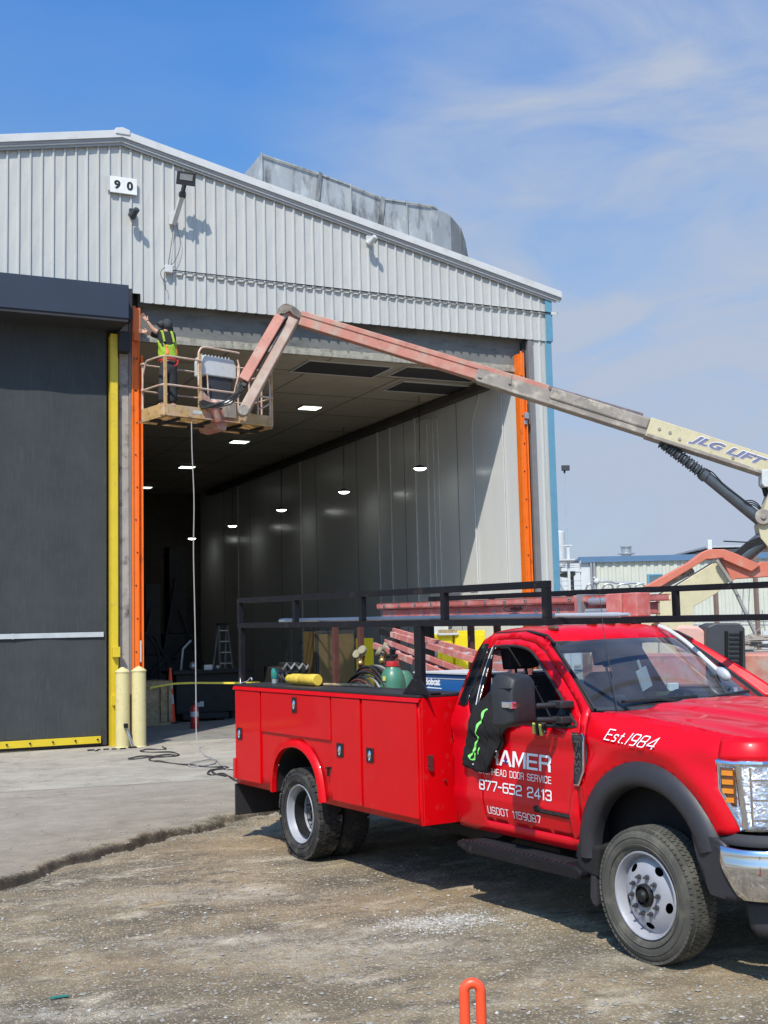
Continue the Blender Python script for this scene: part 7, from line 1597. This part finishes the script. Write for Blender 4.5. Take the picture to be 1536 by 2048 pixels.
rad = [.12, .12, .14, .06, .095, .07, .045, .03, .07, .045, .03, .085, .06, .045, .085, .06, .045, .04, .04]
bone('body', pts, rad, ed, M_['skin'], 0)
# hands: palm with five fingers
for hnd, el, up_ in ((haL, elL, .02), (haR, elR, .01)):
    d_ = (hnd - el).normalized(); sd = d_.cross(Vector((0, 1, 0))).normalized(); pts = [hnd - d_ * .03, hnd + d_ * .05]; rad = [.030, .032]; ed = [(0, 1)]
    for k, (o_, L_) in enumerate(((-.030, .075), (-.010, .085), (.010, .08), (.030, .065))):
        b0_ = len(pts); base_ = hnd + d_ * .075 + sd * o_; pts += [base_, base_ + d_ * L_ * .55 + Vector((0, -.012, 0)), base_ + d_ * L_ + Vector((0, -.03, -.012))]; rad += [.011, .010, .008]; ed += [(1, b0_), (b0_, b0_ + 1), (b0_ + 1, b0_ + 2)]
    b0_ = len(pts); pts += [hnd + d_ * .02 - sd * .045, hnd + d_ * .06 - sd * .07]; rad += [.012, .010]; ed += [(0, b0_), (b0_, b0_ + 1)]
    bone('hand', pts, rad, ed, M_['skin'], 0, 1)
# head detail: cap, hood, nose
w = MB(); w.ball(hd_ + Vector((0, 0, .02)), (.105, .115, .12), 16); w.ball(hd_ + Vector((.03, .03, -.06)), (.10, .10, .10), 14); w.build('hooded_cap', M_['cap'], pr_)
w = MB(); w.tube([hd_ + Vector((-.10, -.02, .03)), hd_ + Vector((-.17, -.03, -.01))], [.07, .05], 10); w.ball(hd_ + Vector((-.10, -.02, -.03)), (.03, .04, .05), 10); w.build('cap_peak', M_['cap'], pr_)
pts = [H(336, 722), H(334, 695), ch + Vector((0, 0, .02)), nk - Vector((0, 0, .03)), lsh, lsh.lerp(elL, .62), rsh, elR, elR.lerp(haR, .72), lsh.lerp(elL, .3)]
bone('shirt', [pts[0], pts[1], pts[2], pts[3], pts[4], pts[9], pts[5], pts[6], pts[7], pts[8]], [.155, .16, .165, .10, .10, .085, .072, .10, .070, .055], [(0, 1), (1, 2), (2, 3), (2, 4), (4, 5), (5, 6), (2, 7), (7, 8), (8, 9)], M_['cloth'], 0)
bone('trousers', [H(336, 718), pel, hipL, knL, anL + Vector((0, 0, .03)), hipR, knR, anR + Vector((0, 0, .03))], [.14, .155, .115, .092, .085, .115, .094, .088], [(0, 1), (1, 2), (2, 3), (3, 4), (1, 5), (5, 6), (6, 7)], M_['jeans'], 1)
bone('boots', [anL + Vector((0, 0, .02)), anL + Vector((-.03, -.03, -.04)), anL + Vector((-.11, -.12, -.05)), anL + Vector((.03, .03, -.05))], [.06, .055, .045, .045], [(0, 1), (1, 2), (1, 3)], M_['boot'], 0)
bone('boots', [anR + Vector((0, 0, .02)), anR + Vector((0, -.03, -.04)), anR + Vector((.02, -.15, -.05)), anR + Vector((.0, .05, -.05))], [.06, .055, .045, .045], [(0, 1), (1, 2), (1, 3)], M_['boot'], 0)
# vest shell: open tapered barrel round the torso
w = MB(); a0 = H(337, 716); a1 = ch + Vector((.0, 0, .02))
def vst(u, v):
    c_ = a0.lerp(a1, v) ; an = 2 * math.pi * u; rx = .172 - .01 * v; ry = .150 - .01 * v
    top = .045 * math.cos(2 * an) * v
    return (c_.x + rx * math.cos(an) + .008 * math.sin(v * 9 + an * 5), c_.y + ry * math.sin(an), c_.z + top * 1.2)
w.grid(40, 12, vst)
for i in range(10):
    pass
w.build('vest', M_['hivis'], pr_, fixn=False, solid=.012)
w = MB()
for an in (-2.0, -1.25):
    for i in range(6):
        pass
w.grid(4, 10, lambda u, v: tuple(Vector(vst((-2.05 + .30 * u) / (2 * math.pi), .12 + .8 * v)) + Vector((0, -.016, 0))))
w.grid(3, 10, lambda u, v: tuple(Vector(vst((-.75 + .18 * u) / (2 * math.pi), .12 + .8 * v)) + Vector((.006, -.016, 0))))
w.build('vest_tape', M_['vestorange'], pr_, fixn=False, solid=.004)
w = MB()
for sx_ in (-.09, .09): w.tube(catmull([tuple(a1 + Vector((sx_, -.17, .0))), tuple(nk + Vector((sx_, -.10, .015))), tuple(nk + Vector((sx_, .06, .02)))], 5), .022, 6)
w.build('vest_strap', M_['hivis'], pr_)
w = MB(); wb = H(337, 722); w.tube([tuple(wb + Vector((.185 * math.cos(a), .165 * math.sin(a), .01 * math.sin(a * 3)))) for a in np.linspace(0, 2 * math.pi, 21)[:-1]], .018, 6, closed=True); w.tube(catmull([tuple(wb + Vector((.15, -.12, 0))), tuple(wb + Vector((.11, -.18, -.10))), tuple(wb + Vector((.05, -.19, -.13)))], 4), .014, 6); w.build('harness_belt', M_['extred'], pr_)

# cord hanging from the basket and coils on the concrete
pts = [P(u, v, Y=yy) for u, v, yy in ((383, 836, 21.25), (384, 900, 21.2), (388, 1000, 21.15), (387, 1100, 21.1), (389, 1200, 21.05), (391, 1300, 21.0), (392, 1400, 20.95), (393, 1470, 20.9))] + [P(400, 1500, Z=.05), P(412, 1512, Z=.045), P(428, 1517, Z=.045), P(431, 1522, Z=.045), P(425, 1528, Z=.045), P(385, 1533, Z=.045), P(380, 1527, Z=.05), P(410, 1520, Z=.06), P(430, 1518, Z=.06), P(440, 1528, Z=.045), P(455, 1540, Z=.045)]
w = MB(); w.tube(catmull([tuple(p) for p in pts], 8), .011, 6); w.build('hanging_cable', M_['greycable'], None, label='long grey cord hanging from the lift basket down to the concrete', cat='cable')
for ll, lb in (([(452, 1552), (430, 1547), (424, 1541), (440, 1538), (470, 1539), (500, 1541)], 'black cord end curling beside the truck rear corner'),
               ([(500, 1566), (470, 1560), (450, 1548), (420, 1549), (417, 1543), (440, 1535), (455, 1534), (400, 1532), (330, 1524), (300, 1520), (305, 1515), (345, 1512), (340, 1509), (262, 1518), (275, 1513), (350, 1512), (348, 1505), (285, 1503), (290, 1499), (330, 1498), (325, 1493)], 'tangled black cord looping over the concrete in front of the doorway')):
    pts = catmull([tuple(P(u, v, Z=.046)) for u, v in ll], 7)
    w = MB(); w.tube([(q.x, q.y, .044 + .008 * math.sin(i * .9)) for i, q in enumerate(pts)], .013, 6); w.build('ground_cable', M_['darkcable'], None, label=lb, cat='cable')

# ================================================================ FOREGROUND LOOP POST
q = P(944, 1955, d=3.15); lp = thing('loop_post', 'orange plastic post with a loop handle top in the foreground', 'post', (q.x, q.y, 0))
rgt = Vector((.90, -.42, 0)).normalized(); hw = .0215
pts = [(-hw, -.34), (-hw, -.10), (-hw, -.045)] + [(-hw * math.cos(a), -.0415 + hw * math.sin(a) * 1.05) for a in np.linspace(.25, math.pi - .25, 8)] + [(hw, -.045), (hw, -.10), (hw, -.34)]
w = MB()
P3 = [q + rgt * a + Vector((0, 0, b_ + .005)) for a, b_ in pts]
w.tube(catmull([tuple(p) for p in P3], 4), .0138, 14); w.build('handle', M_['plasticorange'], lp, sharp=80)
w = MB(); w.lathe([(.0, 0), (.19, 0), (.20, .02), (.19, .05), (.06, .07), (.052, .12), (.046, q.z - .30), (.040, q.z - .27), (0, q.z - .26)], 28, 0, Matrix.Translation((q.x, q.y, 0))); w.build('post', M_['plasticorange'], lp)
c_ = q + rgt * (-hw) + Vector((0, 0, -.155))
w = MB(); w.tube([tuple(c_ + Vector((.017 * math.cos(a), .017 * math.sin(a), .004 * math.cos(a)))) for a in np.linspace(0, 2 * math.pi, 15)[:-1]], .003, 6, closed=True); w.tube([tuple(c_ + Vector((.016 * math.cos(a), .016 * math.sin(a), .007))) for a in np.linspace(0, 2 * math.pi, 15)[:-1]], .003, 6, closed=True); w.build('binding', M_['cable'], lp)
w = MB()
for k in range(14):
    a = rng.random(3) * .02; b_ = c_ - rgt * .028 + Vector((0, -.01, -.03)); r_ = .016 + .004 * math.sin(k)
    ax = Vector((rng.normal(), rng.normal(), rng.normal())).normalized(); t1 = ax.orthogonal().normalized(); t2 = ax.cross(t1)
    w.tube([tuple(b_ + t1 * r_ * math.cos(t) + t2 * r_ * math.sin(t) + Vector((0, 0, -.004 * k * .5))) for t in np.linspace(0, 2 * math.pi, 13)[:-1]], .0028, 5, closed=True)
w.build('red_rope_knot', M_['redrope'], None, label='bunched dark red rope tied to the orange post', cat='rope')
# stick + green bottle bits on the yard
p = P(305, 1806, Z=.03); w = MB(); w.tube([(p.x - .13, p.y - .02, .012), (p.x, p.y, .016), (p.x + .13, p.y + .03, .014)], .007, 6); w.build('wood_stick', M_['wood'], None, label='short brown stick lying on the gravel', cat='stick')
p = P(118, 1990, Z=.02); w = MB(); w.box(p.x - .05, p.x + .05, p.y - .012, p.y + .012, .008, .014); w.build('green_scrap', M_['teal'], None, label='thin green plastic scrap on the gravel at the lower left', cat='scrap')

# ================================================================ BACKGROUND
fv = Vector((.4253, .9051, 0)); rv = Vector((.9051, -.4253, 0))
def MF(d, u=768, z=0.0):
    p = P(u, 1200, d=d); return Matrix(((rv.x, fv.x, 0, p.x), (rv.y, fv.y, 0, p.y), (0, 0, 1, z), (0, 0, 0, 1)))
def F(u, v, d): return P(u, v, d=d)
def loc(Mx, p): return Mx.inverted() @ Vector(p)
d0 = 62.0; Mf = MF(d0, 1180)
fb = thing('warehouse', 'long cream sheet-metal warehouse with a blue roof edge in the distance', 'building', tuple(F(1400, 1300, d0))); fb.location.z = 0; BASE[fb.name] = Vector((fb.location.x, fb.location.y, 0))
def fx(u): return loc(Mf, F(u, 1150, d0)).x
def fz(v): return F(1350, v, d0).z
zt = fz(1121)
w = MB(); pts = [];
x = fx(1187)
while x < fx(1187) + 60:
    pts += [(x, 0), (x + .16, 0), (x + .20, -.05), (x + .36, -.05), (x + .40, 0)]; x += .40
n_ = len(pts); vs = [tuple(Mf @ Vector((a, b_, z))) for a, b_ in pts for z in (0, zt)]
w.add(vs, [(2 * i, 2 * i + 2, 2 * i + 3, 2 * i + 1) for i in range(n_ - 1)]); w.build('ribbed_wall', M_['bgwall'], fb, fixn=False)
w = MB(); w.box(fx(1115) - 8, fx(1184), -.02, .1, 0, zt + .0, 0, Mf); w.box(fx(1115) - 8, fx(1187) + 60, .3, 26, 0, zt - .1, 0, Mf); w.build('plain_wall', M_['bgwhite'], fb)
w = MB(); w.box(fx(1160), fx(1187) + 60, -.20, .30, zt, zt + .30, 0, Mf); w.build('roof_edge', M_['bgblue'], fb)
w = MB(); w.prism([(-.1, zt + .29), (13, zt + .55), (26, zt + .29)], fx(1165), fx(1187) + 60, 'x', 0, Mf); w.build('roof', M_['bgwhite'], fb)
w = MB()
for u in (1183, 1189): w.tube([Mf @ Vector((fx(u), -.12, .2)), Mf @ Vector((fx(u), -.12, zt))], .07, 8)
w.build('downspout', M_['steel'], fb)
w = MB(); w.box(fx(1298), fx(1325), -.12, -.06, fz(1172), fz(1150), 0, Mf); w.build('window', M_['windowdark'], fb); w = MB(); w.box(fx(1298) - .08, fx(1325), -.14, -.05, fz(1150), fz(1147), 0, Mf); w.box(fx(1298) - .08, fx(1298), -.14, -.05, fz(1172), fz(1150), 0, Mf); w.build('window_frame', M_['bluetrim'], fb)
w = MB(); c_ = F(1253, 1112, 64); w.lathe([(.25, -.3), (.25, .05), (.45, .09), (.45, .15), (.27, .20), (.27, .44), (.33, .46), (.33, .52), (0, .54)], 24, 0, Matrix.Translation(c_)); w.build('roof_vent', M_['steel'], None, label='bright metal roof vent on the distant warehouse', cat='vent')
# second far building behind the lift
d1 = 85.0; Mg = MF(d1, 1420); gx = lambda u: loc(Mg, F(u, 1100, d1)).x; gz = lambda v: F(1470, v, d1).z
gb_ = thing('grey_building', 'grey flat building edge showing behind the cream warehouse roof', 'building', tuple(F(1470, 1100, d1))); gb_.location.z = 0; BASE[gb_.name] = Vector((gb_.location.x, gb_.location.y, 0))
w = MB(); w.box(gx(1422), gx(1422) + 30, 0, 20, 0, gz(1097), 0, Mg); w.build('wall', M_['header'], gb_)
w = MB(); w.box(gx(1422) - .3, gx(1422) + 30, -.3, 20, gz(1094), gz(1090.5), 0, Mg); w.build('roof_edge', M_['trimgrey'], gb_)
w = MB(); w.box(gx(1416), gx(1424), -.4, -.1, gz(1097), gz(1078), 0, Mg); w.build('roof_stack', M_['bgwhite'], gb_)
# lamp mast
mp_ = thing('light_mast', 'tall thin mast with a square dark floodlight in the distance', 'mast', tuple(F(1133, 1200, 58))); mp_.location.z = 0; BASE[mp_.name] = Vector((mp_.location.x, mp_.location.y, 0))
a = F(1129, 946, 58); b_ = F(1137, 1200, 58); b_.z = 0; b_.x, b_.y = a.x, a.y
w = MB(); w.tube([b_, a], [.055, .025], 8); w.build('pole', mat('pale_mast', (0.36, 0.42, 0.46), .6), mp_)
w = MB(); c_ = F(1131, 936, 58); Mm = Matrix(((rv.x, fv.x, 0, c_.x), (rv.y, fv.y, 0, c_.y), (0, 0, 1, 0), (0, 0, 0, 1))); w.box(-.19, .19, -.1, .1, c_.z - .13, c_.z + .13, 0, Mm); w.build('lamp_head', M_['darkgrey'], mp_, bevel=.02)
w = MB(); w.tube([a, F(1129, 940, 58)], .05, 8); w.build('bracket', M_['hub'], mp_)
# platform structure
ds = 50.0; Ms_ = MF(ds, 1113); sx_ = lambda u: loc(Ms_, F(u, 1150, ds)).x; sz_ = lambda v: F(1140, v, ds).z
pl = thing('steel_platform', 'white steel platform with railings beside the blue corner trim', 'platform', tuple(F(1135, 1250, ds))); pl.location.z = 0; BASE[pl.name] = Vector((pl.location.x, pl.location.y, 0))
w = MB(); w.box(sx_(1136), sx_(1141), -.05, .05, 0, sz_(1090), 0, Ms_); w.box(sx_(1165.5), sx_(1167), .5, .55, 0, sz_(1120), 0, Ms_); w.box(sx_(1116), sx_(1117.5), -.05, 0, 0, sz_(1105), 0, Ms_); w.box(sx_(1127), sx_(1128), 1.4, 1.45, 0, sz_(1120), 0, Ms_); w.build('post', M_['bgwhite'], pl)
w = MB(); w.box(sx_(1108), sx_(1147), -.08, .08, sz_(1091.5), sz_(1089), 0, Ms_); w.box(sx_(1108), sx_(1150), -.3, 1.5, sz_(1121), sz_(1118), 0, Ms_); w.box(sx_(1108), sx_(1168), .4, 1.5, sz_(1143), sz_(1141), 0, Ms_); w.build('deck', M_['bgwhite'], pl)
w = MB()
for v in (1126, 1130, 1134): w.box(sx_(1115), sx_(1167), .45, .48, sz_(v), sz_(v - .8), 0, Ms_)
for v in (1162, 1172, 1180): w.box(sx_(1108), sx_(1165), .2, .24, sz_(v), sz_(v - 1), 0, Ms_)
w.bar(Ms_ @ Vector((sx_(1116), .2, sz_(1158))), Ms_ @ Vector((sx_(1130), .2, sz_(1184))), .06); w.build('railing', M_['steel'], pl)
w = MB(); w.prism([(sx_(1122), sz_(1150)), (sx_(1128), sz_(1145)), (sx_(1152), sz_(1144)), (sx_(1153), sz_(1149)), (sx_(1149), sz_(1153)), (sx_(1149), sz_(1190)), (sx_(1147), sz_(1190)), (sx_(1147), sz_(1154)), (sx_(1135), sz_(1153))], .1, .9, 'y', 0, Ms_); w.build('awning', M_['machinedark'], pl)
tkz = F(1117, 1085, 54); w = MB(); w.lathe([(0, -1.2), (.28, -1.1), (.30, -.5), (.30, .45), (.2, .52), (0, .55)], 16, 0, Matrix.Translation((tkz.x, tkz.y, tkz.z))); w.tube([(tkz.x, tkz.y, 0), (tkz.x, tkz.y, tkz.z - 1.1)], .08, 8); w.build('white_tank', M_['bgwhite'], None, label='slim white tank standing just right of the blue corner trim', cat='tank')
# loops railing
dr_ = 33.0; rlg = thing('pipe_railing', 'row of looped grey pipe barriers behind the truck rack', 'railing', tuple(F(1230, 1250, dr_))); rlg.location.z = 0; BASE[rlg.name] = Vector((rlg.location.x, rlg.location.y, 0))
for (u0, u1, v0) in ((1172, 1186, 1168), (1205, 1226, 1168), (1234, 1261, 1168), (1269, 1290, 1168)):
    pts = []
    for u, v in ((u0, 1230), (u0, v0 + 10), (u0 + 3, v0 + 3), (u0 + 7, v0), (u1 - 5, v0), (u1 - 1, v0 + 4), (u1, v0 + 10), (u1, 1230)):
        p = F(u, v, dr_); pts.append((p.x, p.y, p.z))
    pts = [(pts[0][0], pts[0][1], 0)] + pts[1:-1] + [(pts[-1][0], pts[-1][1], 0)]
    w = MB(); w.tube(pts, .028, 8); w.build('loop', M_['steel'], rlg)
w = MB(); w.tube([F(1200, 1163, dr_ + .6), F(1222, 1163, dr_ + .6), F(1230, 1166, dr_ + .6), F(1288, 1166, dr_ + .6)], .03, 8); w.build('top_rail', M_['steel'], rlg)
gl_ = thing('globe_lamp', 'white globe on a thin stand behind the truck rack', 'lamp', tuple(F(1193, 1240, 31))); gl_.location.z = 0; BASE[gl_.name] = Vector((gl_.location.x, gl_.location.y, 0))
c_ = F(1193, 1163, 31); w = MB(); w.ball(c_, .09, 14); w.ball(c_ + Vector((-.06, 0, .09)), .04, 8); w.build('globe', M_['bgwhite'], gl_)
w = MB(); w.tube([(c_.x, c_.y, 0), (c_.x, c_.y, c_.z)], .015, 6); w.build('stand', M_['steel'], gl_)
# fence posts and panels right
dfn = 40.0; fn_ = thing('post_fence', 'brown steel fence posts with wires in front of the cream warehouse', 'fence', tuple(F(1470, 1260, dfn))); fn_.location.z = 0; BASE[fn_.name] = Vector((fn_.location.x, fn_.location.y, 0))
for u in (1430, 1511, 1590):
    p = F(u, 1165, dfn); w = MB(); w.box(p.x - .06, p.x + .06, p.y - .06, p.y + .06, 0, p.z + (.25 if u < 1500 else .9)); w.build('post', M_['bgbrown'], fn_)
w = MB()
for v in (1243, 1250): w.tube([F(1385, v, dfn), F(1600, v, dfn)], .02, 6)
for u0, v0, u1, v1 in ((1480, 1240, 1480, 1300), (1524, 1220, 1533, 1290), (1500, 1270, 1528, 1252), (1484, 1282, 1600, 1280), (1500, 1165, 1496, 1240), (1487, 1170, 1484, 1240)): w.tube([F(u0, v0, dfn - .3), F(u1, v1, dfn - .3)], .016, 6)
w.build('wire', M_['steel'], fn_)
# pallets, panel board, barriers, cone
dpl = 36.0
w = MB(); rnd = random.Random(3)
for i in range(34):
    u = 1482 + rnd.random() * 52; v = 1272 + rnd.random() * 38; p = F(u, v, dpl + rnd.random() * .8); L_ = .35 + rnd.random() * .5; w.bar(p - rv * L_ * .5 + Vector((0, 0, rnd.uniform(-.05, .05))), p + rv * L_ * .5, .10, .05)
a = F(1482, 1345, dpl + .1); b_ = F(1540, 1345, dpl + .1); Mp = MF(dpl + .3, 1482); w.box(0, .95, 0, .8, .0, F(1500, 1300, dpl).z, 0, Mp)
w.build('scrap_pile', M_['jamb'], None, label='pile of weathered boards and scrap behind the orange barrier', cat='scrap pile')
Mp = MF(37.5, 1522); w = MB(); w.box(0, .9, 0, .05, 0.6, F(1530, 1262, 37.5).z, 0, Mp); w.box(.05, .1, 0, .05, 0, .6, 0, Mp); w.box(.8, .85, 0, .05, 0, .6, 0, Mp); w.build('white_board', M_['bgwhite'], None, label='white board standing at the right edge behind the scrap pile', cat='board')
def barrier(u0, u1, v0, v1, d, lb):
    Mb_ = MF(d, u0); ww_ = (u1 - u0) / FPX * d; z1 = F(u0, v0, d).z; z0 = max(0, F(u0, v1, d).z); t_ = thing('orange_barrier', lb, 'barrier', tuple(F(u0, v1, d)), 'orange barriers behind the truck')
    w = MB(); w.box(0, ww_, 0, .35, z0 + (z1 - z0) * .35, z1, 0, Mb_); w.build('panel', M_['plasticorange'], t_, bevel=.03)
    w = MB(); w.box(.05, .15, 0, .35, 0, z0 + (z1 - z0) * .35, 0, Mb_); w.box(ww_ - .15, ww_ - .05, 0, .35, 0, z0 + (z1 - z0) * .35, 0, Mb_); w.box(-.05, ww_ + .05, -.1, .45, .0, .12, 0, Mb_); w.build('foot', M_['liftred'], t_, bevel=.01)
    w = MB(); zc = z0 + (z1 - z0) * .62; w.box(.1, ww_ * .35, -.01, -.001, zc, zc + .05, 0, Mb_); w.box(ww_ * .6, ww_ * .85, -.01, -.001, zc - .02, zc + .03, 0, Mb_); w.build('sticker', M_['stripe'], t_)
barrier(1492, 1560, 1311, 1352, 30, 'orange plastic barrier farther back, behind the cone')
barrier(1470, 1570, 1328, 1400, 27, 'lower orange plastic barrier at the right edge beyond the truck')
c_ = F(1487, 1332, 28); cone((c_.x, c_.y, 0.0), F(1487, 1284, 28).z, 'tall orange and white cone at the right edge beyond the windshield', None, .16)
for n_, o in list(bpy.data.objects.items()): pass
